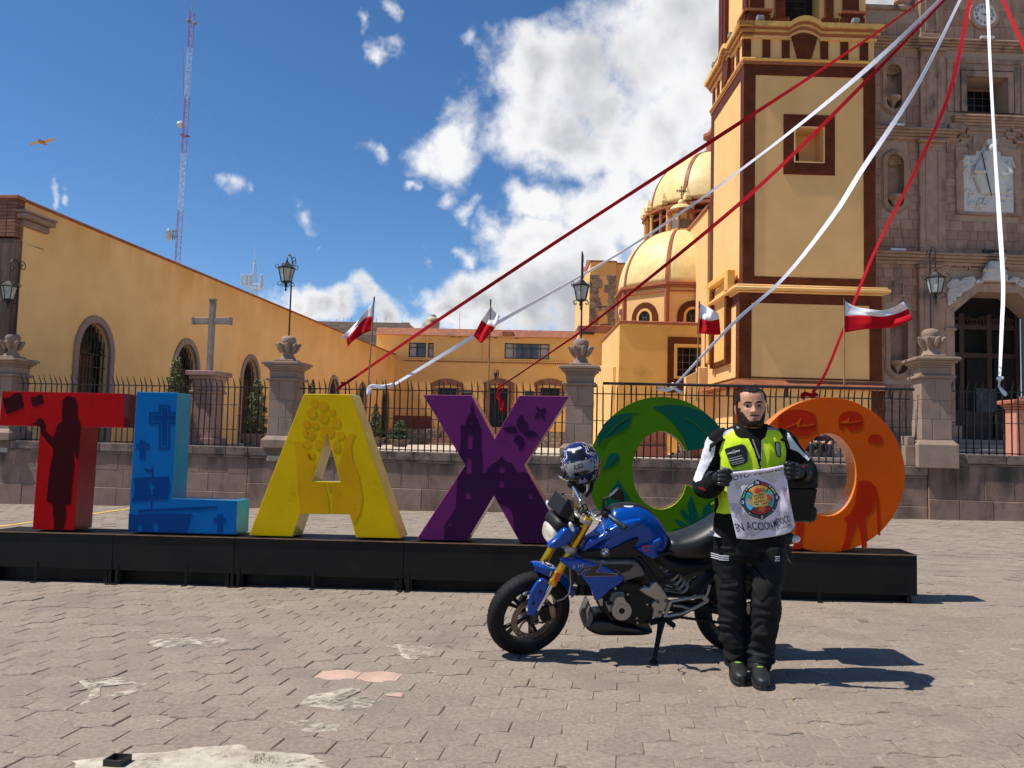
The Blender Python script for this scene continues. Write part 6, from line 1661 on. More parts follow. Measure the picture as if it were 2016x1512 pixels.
flag('white and red flag hanging crumpled above the purple X',(966,961),589,775,
[(966,602),(972,611),(980,619),(984,622)],[(948,630),(956,637),(967,642),(975,645)],[(932,661),(940,669),(948,675),(965,657)],.06,2)
flag('white and red flag folded in half above the green C',(1377,1371),593,790,
[(1376,597),(1390,603),(1404,611),(1414,617)],[(1374,628),(1386,629),(1398,632),(1416,628)],[(1372,657),(1386,657),(1400,659),(1419,659)],.10,3)
flag('white and red flag streaming straight out to the right beside the church door',(1662,1662),587,790,
[(1663,592),(1684,604),(1708,608),(1735,611),(1758,606),(1779,594)],[(1663,622),(1690,621),(1715,622),(1740,623),(1764,618),(1788,608)],[(1663,655),(1690,650),(1715,647),(1740,646),(1765,643),(1796,629)],.07,4)
RBW=mk('ribbon_white',(.78,.77,.82),.8,var=.03,scale=5,spec=.15);RBR=mk('ribbon_red',(.36,.003,.010),.8,var=.06,scale=5,spec=.12)
APX=(1936,-95,32.3)
def ribbon(label,pts,mat,widths,tail=None,seed=0,twist=0.0):
 """pts: picture points from the fence tie upwards; the strip runs straight in plan to the church top"""
 pts=list(pts)+[APX[:2]];wd=list(widths)+[widths[-1]]
 base=FN.w(FN.loc(*pts[0])[0],-.02,FN.loc(*pts[0])[1]);yf,ya=base.y,APX[2]
 L=[0]
 for p,q in zip(pts,pts[1:]):L.append(L[-1]+math.dist(p,q))
 sp=crv([(p[0],p[1],l/L[-1],w)for p,l,w in zip(pts,L,wd)],10)
 P3=[]
 for(x,y,f,w)in sp:
  Y=1/((1-f)/yf+f/ya);P3.append((P(x,y,Y),w*Y/F_PX*.33,f))
 rings=[]
 for i,(p,w,f)in enumerate(P3):
  tn=(P3[min(i+1,len(P3)-1)][0]-P3[max(0,i-1)][0]).normalized()
  side=tn.cross((p-CAM).normalized()).normalized();nn=side.cross(tn)
  a=twist*math.sin(f*9+seed);s2=side*math.cos(a)+nn*math.sin(a);n2=nn*math.cos(a)-side*math.sin(a)
  th=.006
  rings.append([p+s2*w-n2*th,p+n2*th*.0+s2*w+n2*th,p-s2*w+n2*th,p-s2*w-n2*th])
 t=thing('ribbon',label,'ribbon',base,group='red and white ribbons strung from the church to the fence')
 MB().loft(rings).build('strip',mat,t)
 # knot and loose tail on the fence
 k=MB();r=random.Random(seed);c=base
 for q in range(4):k.ball(c+V((r.uniform(-.05,.05),-.03+r.uniform(-.03,.03),r.uniform(-.05,.05))),r.uniform(.022,.04),6)
 k.build('knot',mat,t,smooth=True)
 for tl in(tail or[]):
  rows=crv([FN.w(*(lambda a:(a[0],-.06-.02*i,a[1]))(FN.loc(x,y,-.06))).to_tuple()+(w,)for i,(x,y,w)in enumerate(tl)],6)
  g=[]
  for i,q in enumerate(rows):
   p=V(q[:3]);w=q[3]*.36*18.5/F_PX;a=i*.5+seed
   n_=rows[min(i+1,len(rows)-1)];p_=rows[max(i-1,0)];tn=V(n_[:3])-V(p_[:3]);sd=tn.cross(V((0,-1,0))).normalized()if tn.length>1e-6 else V((1,0,0))
   bump=V((0,-.03*math.sin(a*1.3),0))
   g.append([p-sd*w,p-sd*w*.3+bump,p+sd*w*.4-bump,p+sd*w])
  o=MB().loft(g,close=False,cap=False).build('tail',mat,t,smooth='all',fix=False);o.modifiers.new('s','SOLIDIFY').thickness=.004
 return t
ribbon('dark red ribbon reaching lowest left, tied above the yellow A',[(678,757),(860,632),(1120,460),(1390,285),(1640,122),(1800,12)],RBR,[8,10,11,12,9,6],[[(678,756,9),(670,762,8),(664,770,5)]],1,.5)
ribbon('white ribbon tied right of the yellow A, its loose end draped along the fence',[(773,759),(950,652),(1240,486),(1480,318),(1690,150),(1850,0)],RBW,[8,11,7,8,14,9],[[(773,758,10),(752,762,12),(735,760,10),(729,766,14),(727,778,9)]],2,.6)
ribbon('red ribbon tied above the purple X with a long bright red tail',[(984,762),(1090,690),(1200,610),(1480,380),(1700,165),(1866,-8)],RBR,[4,5,8,12,11,8],[[(984,763,9),(982,778,12),(987,792,14),(990,806,13),(988,812,3)]],3,.5)
ribbon('broad white ribbon tied above the green C, crossing the tower front',[(1328,760),(1440,640),(1545,545),(1640,425),(1700,330),(1805,170),(1890,0)],RBW,[6,9,10,15,15,12,8],[[(1328,762,9),(1312,768,10),(1300,764,9),(1294,769,8)],[(1328,764,8),(1338,771,9),(1344,773,5)]],4,.5)
ribbon('red ribbon tied above the orange O and passing behind a flag',[(1597,778),(1625,735),(1660,650),(1720,500),(1800,340),(1870,180),(1910,0)],RBR,[8,8,8,9,9,11,11],[[(1597,779,9),(1588,776,12),(1580,778,12),(1577,785,9)],[(1597,779,10),(1604,777,12),(1610,779,5)]],5,.4)
ribbon('long white ribbon hanging almost straight down before the church door',[(1968,745),(1972,650),(1975,560),(1968,440),(1960,320),(1950,140),(1944,0)],RBW,[7,10,11,12,9,8,9],[[(1968,747,8),(1966,757,5),(1968,765,7),(1973,772,11),(1978,779,8)]],6,.35)
ribbon('bright red ribbon sloping off to the upper right corner',[(2290,770),(2200,560),(2110,330),(2050,178),(2016,95),(1977,5)],RBR,[9,10,10,10,10,9],None,7,.3)
def bird():
 FEA=mk('brown_feathers',(.22,.15,.105),.9,var=.35,scale=30);FEAL=mk('pale_feathers',(.33,.26,.21),.9,var=.3,scale=30)
 Y=26;c=P(82,280,Y);u=Y/F_PX
 t=thing('bird','brown bird of prey gliding with spread wings in the clear blue sky','bird',c)
 f=Frame(c,(1,0,.12))
 MB().ball((0,0,0),4.2*u,9,sc=(1.3,2.4,.85)).ball((1.5*u,-10*u,.5*u),2.4*u,7).build('body',FEA,t,f.M,smooth=True)
 for s,pts,nm in((-1,[(-1,0),(-9,2.2),(-16,.5),(-24,-3)],'wing'),(1,[(1,0),(9,2.0),(17,3.6),(26,5.5)],'wing')):
  g=[]
  for i,(x,z)in enumerate(crv(pts,5)):
   k=i/15;ch=(7.5-1.5*k-3.5*max(0,k-.75)*4*.9)*u
   g.append([(x*u,-ch*.55,z*u),(x*u,0,z*u+.7*u),(x*u,ch*.9,z*u-.9*u),(x*u,0,z*u-.2*u)])
  MB().loft(g).build(nm,FEAL,t,f.M,smooth=True)
 MB().prism([(-2.2*u,8*u),(2.2*u,8*u),(4*u,16*u),(-4*u,16*u)],-.3*u,.3*u,map3=lambda x,d,z:(x,z,d)).build('tail',FEA,t,f.M)
bird()
# ================================================================== MOTORCYCLE
def motorcycle():
 ZA=lambda x,y:(x/3.6+930,y/3.6+900);ZB=lambda x,y:(x/6.3+1120,y/6.3+1080)
 ZC=lambda x,y:(x/7.56+1060,y/7.56+940);ZD=lambda x,y:(x/5.81+940,y/5.81+1040)
 BLUE=mk('bike_blue',(.001,.058,.32),.24,var=.05,scale=4,coat=.22,spec=.3);BLK=mk('bike_black_plastic',(.008,.008,.009),.5,var=.15,scale=12,spec=.3)
 SATIN=mk('bike_satin_black',(.010,.010,.011),.34,var=.15,scale=9);ENG=mk('engine_black',(.006,.006,.0065),.55,var=.3,scale=20,bump=.001,bscale=80,spec=.3)
 GOLD=mk('fork_gold',(.62,.36,.02),.30,var=.05,metal=.85);ALU=mk('cast_aluminium',(.36,.335,.30),.42,var=.08,scale=20,metal=.55);CHR=mk('bright_metal',(.72,.72,.72),.18,var=.03,metal=1.0)
 GREYP=mk('grey_panel',(.105,.10,.095),.45,var=.08);TYRE=mk('tyre_rubber',(.0085,.0085,.0085),.75,var=.25,scale=14,spec=.25,bump=.0006,bscale=120);DISC=mk('brake_disc',(.20,.155,.12),.42,var=.2,scale=25,metal=.6)
 LENS=mk('headlamp_lens',(.62,.56,.46),.08,var=.35,scale=22,spec=.8);SEAT=mk('seat_vinyl',(.013,.013,.014),.40,var=.1,scale=30,bump=.0006,bscale=260,spec=.5)
 ORNG=mk('amber_reflector',(.50,.09,.008),.25,var=.2,scale=90);WHITE=mk('white_print',(.75,.75,.75),.4);REDP=mk('red_emblem',(.45,.03,.03),.4);SPR=mk('spring_grey',(.34,.33,.32),.5);CASEM=mk('case_black',(.009,.0088,.0085),.6,spec=.25,var=.2,scale=8,bump=.0008,bscale=150)
 BB2=mk('badge_blue',(.02,.12,.45),.3);SMOKE=mk('smoked_screen',(.03,.033,.038),.12,var=.1,spec=.7)
 A,B=PG(1046,1284),PG(1456,1279)
 X=(B-A).normalized();n0=gz.cross(X).normalized();lean=R(12.5)
 BF=Frame(A,X,gz*math.cos(lean)-n0*math.sin(lean))
 bk=thing('motorcycle','blue naked motorcycle with golden fork leaning on its side stand','motorcycle',(A+B)/2)
 def L(Z,pts,d):return[BF.loc(*Z(*p),d)for p in pts]
 def plate(name,mat,Z,pts,d0,d1,fr=None,bevel=.004,parent=None,holes=(),mirror=False,smooth=False):
  fr=fr or BF;ref=d0 if d0<0 else d1
  pl=[fr.loc(*Z(*p),ref)for p in pts];hl=[[fr.loc(*Z(*p),ref)for p in h]for h in holes]
  o=MB().prism(pl,d0,d1,holes=hl).build(name,mat,parent or bk,fr.M,bevel=bevel,smooth=smooth)
  if mirror:MB().prism(pl,-d1,-d0,holes=hl).build(name,mat,parent or bk,fr.M,bevel=bevel,smooth=smooth)
  return o
 def puff(name,mat,Z,pts,d0,d1,fr=None,e=.55,parent=None,n=5,mirror=False,close=3):
  fr=fr or BF;pl=crv([fr.loc(*Z(*p),(d0+d1)/2)for p in pts],close,True)if close>1 else[fr.loc(*Z(*p),(d0+d1)/2)for p in pts]
  o=MB().pillow(pl,d0,d1,e=e,n=n).build(name,mat,parent or bk,fr.M,smooth=True)
  if mirror:MB().pillow(pl,-d1,-d0,e=e,n=n).build(name,mat,parent or bk,fr.M,smooth=True)
  return o
 def pipe_(name,mat,Z,pts,r,fr=None,n=8,parent=None):
  fr=fr or BF;return MB().tube([fr.l3(*Z(p[0],p[1]),p[2])for p in pts],r,n).build(name,mat,parent or bk,fr.M,smooth=True)
 def hull(name,mats,Z,st,fr=None,d=0.0,p=2.5,n=32,mf=None,parent=None,wid=.5,keep=False):
  """st: (x, ytop, ybot, halfwidth) stations in picture units"""
  fr=fr or BF;rings=[]
  st=crv(st,4)
  for(x,yt,yb,hw)in st:
   t_,b_=fr.loc(*Z(x,yt),d),fr.loc(*Z(x,yb),d);zc=b_[1]+(t_[1]-b_[1])*wid;r=[]
   for j in range(n):
    a=2*math.pi*j/n;c,s=math.cos(a),math.sin(a);hz=(t_[1]-zc)if s>=0 else(zc-b_[1])
    r.append((t_[0]*(.5+.5*s)+b_[0]*(.5-.5*s),d+hw*math.copysign(abs(c)**(2/p),c),zc+hz*math.copysign(abs(s)**(2/p),s)))
   rings.append(r)
  return MB().loft(rings,mfun=(lambda i,j:mf(i/len(st),2*math.pi*(j+.5)/n))if mf else None).build(name,mats,parent or bk,fr.M,smooth='all' if keep else True)
  # ---------------------------------------------------------------- steering assembly (turned to the left)
 a=(BF.x*.407+BF.z*.914).normalized();xs=(BF.x*.914-BF.z*.407).normalized();dl=R(21)
 S=BF.w(BF.loc(1152,1035,0)[0],0,BF.loc(1152,1035,0)[1])
 FS=Frame(S,xs*math.cos(dl)+BF.n*math.sin(dl),a)
 wc=FS.loc(1043,1197,0);RO=.298
 # keep the tyre on the ground
 low=min((FS.w(wc[0]+RO*math.cos(t),0,wc[1]+RO*math.sin(t))for t in[i*.02 for i in range(315)]),key=lambda p:p.z-ground_z(p.x,p.y))
 dz=low.z-ground_z(low.x,low.y)
 cz=FS.w(wc[0],0,wc[1])-V((0,0,dz));q=cz-FS.o;wc=(q.dot(FS.x),q.dot(FS.z))
 def wheel(fr,c,R_,name,wd,disc_d,parent,lab):
  w=MB().lathe([(.222,-wd*.40),(.245,-wd*.5),(R_*.9,-wd*.5),(R_*.955,-wd*.42),(R_*.988,-wd*.24),(R_,0),(R_*.988,wd*.24),(R_*.955,wd*.42),(R_*.9,wd*.5),(.245,wd*.5),(.222,wd*.40),(.222,-wd*.40)],(c[0],0,c[1]),72,axis='y',cap=False)
  o=w.build(name,TYRE,parent,fr.M,smooth=True)
  m=MB() # sipes cut across the tread
  for k in range(44):
   t=2*math.pi*k/44
   for s in(-1,1):m.tube([(c[0]+R_*rr*math.cos(t+dt),s*wd*y,c[1]+R_*rr*math.sin(t+dt))for rr,y,dt in((.999,.06,0),(.986,.26,.05),(.957,.41,.12))],[.0012,.0022,.0016],4)
  m.build('tread_groove',mk('groove_black',(.002,.002,.002),.9),o,fr.M,kind='stuff')
  MB().lathe([(.196,-wd*.30),(.226,-wd*.42),(.232,-wd*.42),(.232,wd*.42),(.226,wd*.42),(.196,wd*.30),(.190,0),(.196,-wd*.30)],(c[0],0,c[1]),60,axis='y',cap=False).build('rim',SATIN,o,fr.M,smooth=True)
  for k in range(5):
   t0=.35+k*2*math.pi/5;m=MB()
   for s in(-1,1):
    p0=(c[0]+.035*math.cos(t0),0,c[1]+.035*math.sin(t0));p1=(c[0]+.20*math.cos(t0+s*.14),0,c[1]+.20*math.sin(t0+s*.14));pm=(c[0]+.11*math.cos(t0+s*.10),0,c[1]+.11*math.sin(t0+s*.10))
    m.tube([p0,pm,p1],[.020,.012,.016],8)
   m.build('spoke',SATIN,o,fr.M,smooth=True)
  MB().lathe([(.01,-.06),(.045,-.06),(.055,-.03),(.055,.03),(.045,.06),(.01,.06)],(c[0],0,c[1]),24,axis='y').build('hub',SATIN,o,fr.M,smooth=True)
  holes=[]
  for k in range(30):
   t=2*math.pi*k/30;rr=.132 if k%2 else.146;holes.append(circ(c[0]+rr*math.cos(t),c[1]+rr*math.sin(t),.0042,n=6))
  if disc_d is not None:
   MB().prism(circ(c[0],c[1],.158,n=60),disc_d,disc_d+.005,holes=holes+[circ(c[0],c[1],.115,n=48)]).build('brake_disc',DISC,o,fr.M)
   m=MB()
   for k in range(6):
    t=k*math.pi/3;m.tube([(c[0]+.05*math.cos(t-.5),disc_d+.004,c[1]+.05*math.sin(t-.5)),(c[0]+.09*math.cos(t-.2),disc_d+.004,c[1]+.09*math.sin(t-.2)),(c[0]+.118*math.cos(t),disc_d+.003,c[1]+.118*math.sin(t))],.0075,6)
   m.build('disc_carrier',DISC,o,fr.M)
  return o
 fw=wheel(FS,wc,RO,'front_wheel',.112,-.068,bk,'')
 MB().lathe([(.001,-.125),(.017,-.125),(.019,-.118),(.019,-.06),(.001,-.06)],(wc[0],0,wc[1]),16,axis='y').build('axle',ALU,bk,FS.M,smooth=True)
 fl=lambda px,py,d:FS.l3(px,py,d)
 up,ck,bt=fl(1161,1020,-.10),fl(1086,1151,-.10),V((wc[0],-.10,wc[1]))
 ax=(ck-up).normalized()
 low_end=up+ax*((bt-up).dot(ax)-.03)
 for s in(-1,1):
  g=lambda p:(p.x,p.y*-s,p.z)
  MB().tube([g(up),g(up.lerp(ck,.93)),g(up.lerp(ck,.94)),g(ck),g(ck)],[.0265,.0265,.031,.031,.024],16).build('fork_tube',GOLD,bk,FS.M,smooth=True)
  MB().tube([g(ck),g(low_end)],.0185,14).build('fork_stanchion',CHR,bk,FS.M,smooth=True)
  MB().tube([g(low_end-ax*.045),g(low_end),g(bt),g(bt+ax*.03)],[.024,.028,.030,.012],10).build('fork_foot',SATIN,bk,FS.M,smooth=True)
 for nm,mat,y,t0,t1 in(('lower_clamp',ALU,1082,-.022,.022),('upper_clamp',ALU,1026,-.014,.016)):
  pz=fl(1124 if y>1050 else 1153,y,-.10);m=MB();m.box(pz.x-.05,pz.x+.035,-.075,.075,pz.z+t0*.7,pz.z+t1*.7,c=.008)
  for s in(-1,1):m.lathe([(.02,pz.z+t0),(.040,pz.z+t0),(.043,pz.z),(.040,pz.z+t1),(.02,pz.z+t1)],(pz.x,s*.10,0),16)
  m.build(nm,mat,bk,FS.M,smooth=True)
  if y<1050:
   for s in(-1,1):MB().lathe([(.001,pz.z+t1+.012),(.018,pz.z+t1+.012),(.022,pz.z+t1)],(pz.x,s*.10,0),12).build('fork_cap',GOLD,bk,FS.M,smooth=True)
 MB().tube([(0,0,.03),(-.02,0,-.26)],.032,10).build('steering_head',BLK,bk,FS.M,smooth=True)
 plate('reflector',ORNG,ZD,[(908,505),(970,521),(930,613),(868,598)],-.142,-.128,FS,.003)
 # fender
 rings=[]
 for i in range(19):
  t=R(40+74*i/18);k=i/18;wdt=.076*min(1,.55+2.2*min(k,1-k));rr=.318+.030*k
  ring=[(wc[0]+(rr+.028*(1-(y/.078)**2)-(.03 if abs(y)>.95*wdt else 0))*math.cos(t),y,wc[1]+(rr+.028*(1-(y/.078)**2)-(.03 if abs(y)>.95*wdt else 0))*math.sin(t))for y in[wdt*u for u in(-1,-.97,-.8,-.5,-.2,.2,.5,.8,.97,1)]]
  inn=[(wc[0]+(math.hypot(p[0]-wc[0],p[2]-wc[1])-.004)*math.cos(t),p[1]*.97,wc[1]+(math.hypot(p[0]-wc[0],p[2]-wc[1])-.004)*math.sin(t))for p in ring[::-1]]
  rings.append(ring+inn)
 fd=MB().loft(rings).build('front_fender',BLUE,bk,FS.M,smooth=True)
 fend=lambda y,t,h:(wc[0]+(.318+.030*((math.degrees(t)-40)/74)+.028*(1-(y/.078)**2)+h)*math.cos(t),y,wc[1]+(.318+.030*((math.degrees(t)-40)/74)+.028*(1-(y/.078)**2)+h)*math.sin(t))
 mp=lambda h:(lambda x,d,z:fend(x,R(95)+z/.35,d+h))
 shield=[(-.036,-.034),(-.02,-.030),(0,-.036),(.02,-.030),(.036,-.034),(.040,.005),(.028,.030),(0,.046),(-.028,.030),(-.040,.005)]
 st=MB().prism(shield,.0005,.0015,map3=mp(0)).build('sticker',WHITE,fd,FS.M)
 MB().prism([(x*.82,y*.82+.001)for x,y in shield],.0018,.0025,map3=mp(0)).build('sticker_field',mk('sticker_dark',(.02,.02,.05),.4),fd,FS.M)
 vs,fs_=text_geo('M',.046,bold=.001);MB().add([mp(0)(-(y-.018),.0034,(x))for x,y in vs],fs_).build('sticker_letter',WHITE,fd,FS.M,fix=False)
 blade=[(572,968),(600,760),(650,660),(695,598),(742,570),(790,588),(806,640),(770,740),(730,830),(690,900),(652,985),(590,992)]
 puff('fender_blade',BLUE,ZD,blade,-.146,-.118,FS,e=.35,n=4,close=2);puff('fender_blade',BLUE,ZD,blade,.085,.105,FS,e=.35,n=4,close=2)
 for(x,y)in((724,728),(645,862)):c_=FS.loc(*ZD(x,y),-.148);MB().lathe([(.001,-.153),(.010,-.151),(.012,-.140),(.001,-.140)],(c_[0],0,c_[1]),10,axis='y').build('bolt',BLK,bk,FS.M,smooth=True)
 cal=plate('brake_caliper',mk('caliper_gold',(.30,.22,.14),.45,metal=.5),ZD,[(822,900),(880,888),(900,930),(898,1020),(850,1038),(835,980)],-.115,-.062,FS,.008)
 plate('caliper_bracket',ENG,ZD,[(700,940),(830,890),(850,1050),(740,1075)],-.105,-.072,FS,.006)
 pipe_('brake_hose',mk('steel_hose',(.35,.34,.32),.4,metal=.5),ZD,[(1062,400,-.10),(1058,480,-.12),(1066,640,-.13),(1050,740,-.13),(990,805,-.12),(905,832,-.11)],.0055,FS,6)
 # headlamp, cowl, screen
 hull('headlamp',LENS,ZC,[(108,870,920,.02),(125,745,955,.07),(160,690,968,.095),(215,705,950,.105),(300,745,900,.105),(350,770,870,.09)],FS,p=2.6)
 m=hull('headlamp_cowl',BLK,ZC,[(160,640,700,.07),(220,560,720,.10),(300,545,740,.115),(400,560,740,.12),(520,590,790,.11),(620,640,830,.08)],FS,p=2.8)
 puff('cowl_side',BLUE,ZC,[(142,1012),(172,968),(250,905),(318,828),(372,760),(465,738),(585,728),(575,790),(500,880),(420,965),(330,1015),(240,1042),(150,1036)],-.150,-.095,FS,e=.4,n=4,close=2)
 puff('cowl_side',BLUE,ZC,[(260,905),(318,828),(372,760),(465,738),(585,728),(575,790),(500,880),(420,965),(330,1015)],.07,.115,FS,e=.4,n=4,close=2)
 puff('turn_signal',mk('clear_signal',(.70,.70,.72),.15,var=.3,scale=60),ZC,[(460,690),(478,665),(505,690),(525,745),(525,795),(505,805),(480,775),(460,730)],-.19,-.155,FS,e=.6,n=4,mirror=True,close=2)
 rings=[]
 for i in range(7):
  k=i/6;x0,y0=262+(345-262)*k,525+(272-525)*k;hw=.115-.045*k;r1=[]
  for j in range(9):
   s=(j-4)/4;bb=FS.l3(*ZC(x0+150*s*s*(1-.25*k),y0+20*s*s),0);r1.append((bb.x,hw*s,bb.z))
  rings.append(r1+[(p[0]+.004,p[1]*.97,p[2]-.003)for p in r1[::-1]])
 MB().loft(rings).build('windscreen',SMOKE,bk,FS.M,smooth=True)
 plate('dash',BLK,ZC,[(300,560),(440,330),(520,480),(560,560),(420,640)],-.09,.09,FS,.01)
 # handlebar, grips, levers, mirrors
 hb=fl(1153,1004,0);gl_,ge=fl(1197,1013,-.255),fl(1231,1040,-.385)
 mir=lambda p:V((p.x,-p.y,p.z))
 dirg=(ge-gl_).normalized()
 path=[V((hb.x,0,hb.z)),V((hb.x+.0,-.07,hb.z)),V((hb.x+.012,-.13,hb.z+.028)),gl_-dirg*.03,ge]
 pts=[mir(p)for p in path[::-1]][:-1]+path
 MB().tube(crv([tuple(p)for p in pts],4),.0125,10).build('handlebar',CHR,bk,FS.M,smooth=True)
 for s in(1,-1):
  f=(lambda p:p)if s==1 else mir
  MB().tube([f(gl_+dirg*.02),f(gl_+dirg*.03),f(ge-dirg*.03),f(ge-dirg*.03),f(ge-dirg*.025),f(ge),f(ge+dirg*.004)],[.014,.0175,.017,.0135,.020,.020,.012],14).build('grip',SEAT,bk,FS.M,smooth=True)
  MB().ball(tuple(f(gl_-dirg*.012)),.034,9,sc=(1.0,.95,.95)).ball(tuple(f(gl_-dirg*.035+V((0,0,.004)))),.026,8).build('switchgear',BLK,bk,FS.M,smooth=True)
  if s==1:lv=[fl(*ZC(860,470),-.20),fl(*ZC(790,520),-.23),fl(*ZC(865,625),-.29),fl(*ZC(940,655),-.33),fl(*ZC(975,750),-.36),fl(*ZC(990,850),-.40)]
  else:lv=[mir(gl_)+V((-.02,0,.01)),mir(gl_)+V((-.06,.03,.01)),mir(gl_)+V((-.07,.09,.0)),mir(ge)+V((-.06,.0,0))]
  MB().tube(crv([tuple(p)for p in lv],4),.0062,8).build('lever',CHR,bk,FS.M,smooth=True)
 mst=[fl(*ZC(965,470),-.235),fl(*ZC(965,350),-.235),fl(*ZC(975,320),-.24),fl(*ZC(1045,292),-.26)]
 MB().tube(mst,[.011,.009,.008,.008],8).build('mirror_stem',BLK,bk,FS.M,smooth=True)
 puff('mirror',BLK,ZC,[(1035,290),(1100,230),(1180,155),(1225,165),(1262,235),(1272,320),(1250,358),(1215,352),(1130,318)],-.285,-.245,FS,e=.5,n=4,close=2)
 MB().tube([V((mst[0].x-.05,.25,mst[0].z)),V((mst[0].x-.06,.26,mst[0].z+.10)),V((mst[0].x-.05,.27,mst[0].z+.16)),fl(1150,955,.285),fl(1146,925,.29)],.011,8).build('mirror_stem',BLK,bk,FS.M,smooth=True)
 pb=fl(*ZC(625,175),.26);MB().box(pb.x-.03,pb.x+.03,.235,.285,pb.z-.02,pb.z+.035,c=.006).build('brake_reservoir',BLK,bk,FS.M);MB().tube([pb,pb+V((-.02,.01,-.07)),mir(gl_)],.010,6).build('reservoir_stem',CHR,bk,FS.M)
 m=MB();r=random.Random(2)
 for k in range(7):m.tube(crv([tuple(V((-.03+r.uniform(-.03,.03),r.uniform(-.1,.1),.06))),tuple(V((-.08,r.uniform(-.1,.1),.09+r.uniform(0,.05)))),tuple(V((-.10,r.uniform(-.08,.08),-.02)))],5),.005,5)
 m.build('cables',BLK,bk,FS.M,smooth=True)
 # ---------------------------------------------------------------- tank and side panels
 tk=[(590,1112,1145,.10),(650,1000,1150,.125),(720,905,1155,.145),(820,840,1160,.158),(920,740,1150,.166),(1000,560,1140,.17),(1080,430,1125,.17),(1200,392,1110,.166),(1330,382,1095,.16),(1460,392,1085,.152),(1600,448,1090,.142),(1720,545,1110,.132),(1820,668,1060,.12),(1872,770,930,.10),(1890,830,870,.06)]
 tank=hull('tank',[BLUE,BLK],ZC,tk,p=2.35,n=40,wid=.36,keep=True,mf=lambda f,an:1 if(math.pi*.40<an<math.pi*.60 and.33<f)else 0)
 c_=BF.l3(*ZC(1332,434),-.02);cf=Frame(BF.w(*c_),BF.x,BF.z)
 for nm,mat,rr,h in(('filler_ring',CHR,.048,.006),('filler_cap',mk('cap_white',(.72,.74,.75),.3,var=.1,scale=50),.044,.010)):
  MB().lathe([(.001,-.02),(rr,-.02),(rr,h),(rr*.9,h+.003),(.001,h+.003)],(0,0,0),24).build(nm,mat,tank,cf.M,smooth=True)
 puff('tank_crease',BLUE,ZC,[(720,925),(860,865),(1060,740),(1250,650),(1520,610),(1500,680),(1250,800),(1000,900),(760,1000),(640,1085)],-.186,-.10,e=.5,n=4,close=2)
 plate('tank_trim',BLK,ZC,[(596,1142),(760,1110),(905,1082),(1045,1085),(1180,1030),(1310,962),(1495,905),(1485,945),(1405,1048),(1560,1150),(1400,1190),(1200,1190),(1050,1205),(820,1190),(610,1168)],-.182,-.10,bevel=.01)
 puff('knee_panel',BLUE,ZC,[(1412,1045),(1520,1005),(1640,955),(1800,885),(1825,955),(1722,1040),(1775,1148),(1690,1190),(1600,1155),(1510,1105)],-.166,-.09,e=.35,n=4,close=2)
 plate('emblem',REDP,ZC,[(1535,1045),(1560,1015),(1655,1010),(1668,1045),(1602,1112)],-.1685,-.160,bevel=0,holes=[[(1556,1046),(1570,1028),(1645,1025),(1650,1044),(1602,1092)]])
 bx,bz=BF.loc(*ZC(988,1112),-.186);rb=68/7.56/F_PX*5.38
 bd=MB().prism(circ(bx,bz,rb,n=36),-.190,-.18).build('badge',SATIN,tank,BF.M)
 MB().prism(circ(bx,bz,rb*.98,n=36),-.1915,-.1905,holes=[circ(bx,bz,rb*.93,n=36)]).prism(circ(bx,bz,rb*.66,n=36),-.1915,-.1905,holes=[circ(bx,bz,rb*.60,n=36)]).build('badge_ring',ALU,bd,BF.M)
 for k in range(4):
  t=k*math.pi/2;MB().prism([(bx,bz)]+circ(bx,bz,rb*.6,n=9,a0=t,a1=t+math.pi/2),-.1918,-.1905).build('badge_quarter',WHITE if k%2==0 else BB2,bd,BF.M)
 for ch,t in(('B',128),('M',90),('W',52)):
  vs,fs_=text_geo(ch,rb*.38,bold=.0006);t=R(t);mx=sum(v[0]for v in vs)/len(vs)
  MB().add([(bx+rb*.72*math.cos(t)+(x-mx)*math.sin(t)+y*math.cos(t),-.1925,bz+rb*.72*math.sin(t)-(x-mx)*math.cos(t)+y*math.sin(t))for x,y in vs],fs_).build('badge_letter',WHITE,bd,BF.M,fix=False)
 shroud=[(620,726),(680,716),(745,712),(860,738),(960,772),(1030,818),(1075,848),(1032,893),(975,925),(935,965),(892,1000),(862,1003),(846,950),(822,905),(790,860),(740,805),(662,762)]
 sh=puff('side_shroud',BLUE,ZA,shroud,-.235,-.15,e=.3,n=4,mirror=True,close=2)
 puff('side_panel',GREYP,ZA,[(742,712),(850,716),(945,724),(1060,722),(1135,725),(1180,752),(1215,822),(1150,842),(1072,866),(1040,822),(960,775),(860,740)],-.215,-.14,e=.3,n=4,mirror=True,close=2)
 plate('panel_blade',BLK,ZA,[(905,765),(1010,762),(1148,765),(1120,800),(1060,825),(1020,800)],-.222,-.20,bevel=.003)
 DECAL=mk('decal_black',(.018,.016,.016),.4);LINE=mk('decal_bronze',(.30,.22,.17),.4)
 dec=[(105,306),(172,240),(400,206),(330,296),(600,318),(585,336),(200,341),(190,318),(285,246),(196,258),(128,324)]
 plate('decal',LINE,ZB,[(98,308),(170,234),(412,200),(342,290),(612,314),(592,341),(196,348),(184,316),(268,254),(199,264),(126,331)],-.2385,-.236,bevel=0,parent=sh)
 plate('decal',DECAL,ZB,dec,-.2395,-.2388,bevel=0,parent=sh)
 p0,p1=BF.loc(*ZB(44,248),-.239),BF.loc(*ZB(186,222),-.239);dx,dzz=p1[0]-p0[0],p1[1]-p0[1];ln=math.hypot(dx,dzz)
 vs,fs_=text_geo('G 310',1,'LEFT',shear=.15);wmax=max(v[0]for v in vs);k=ln/wmax
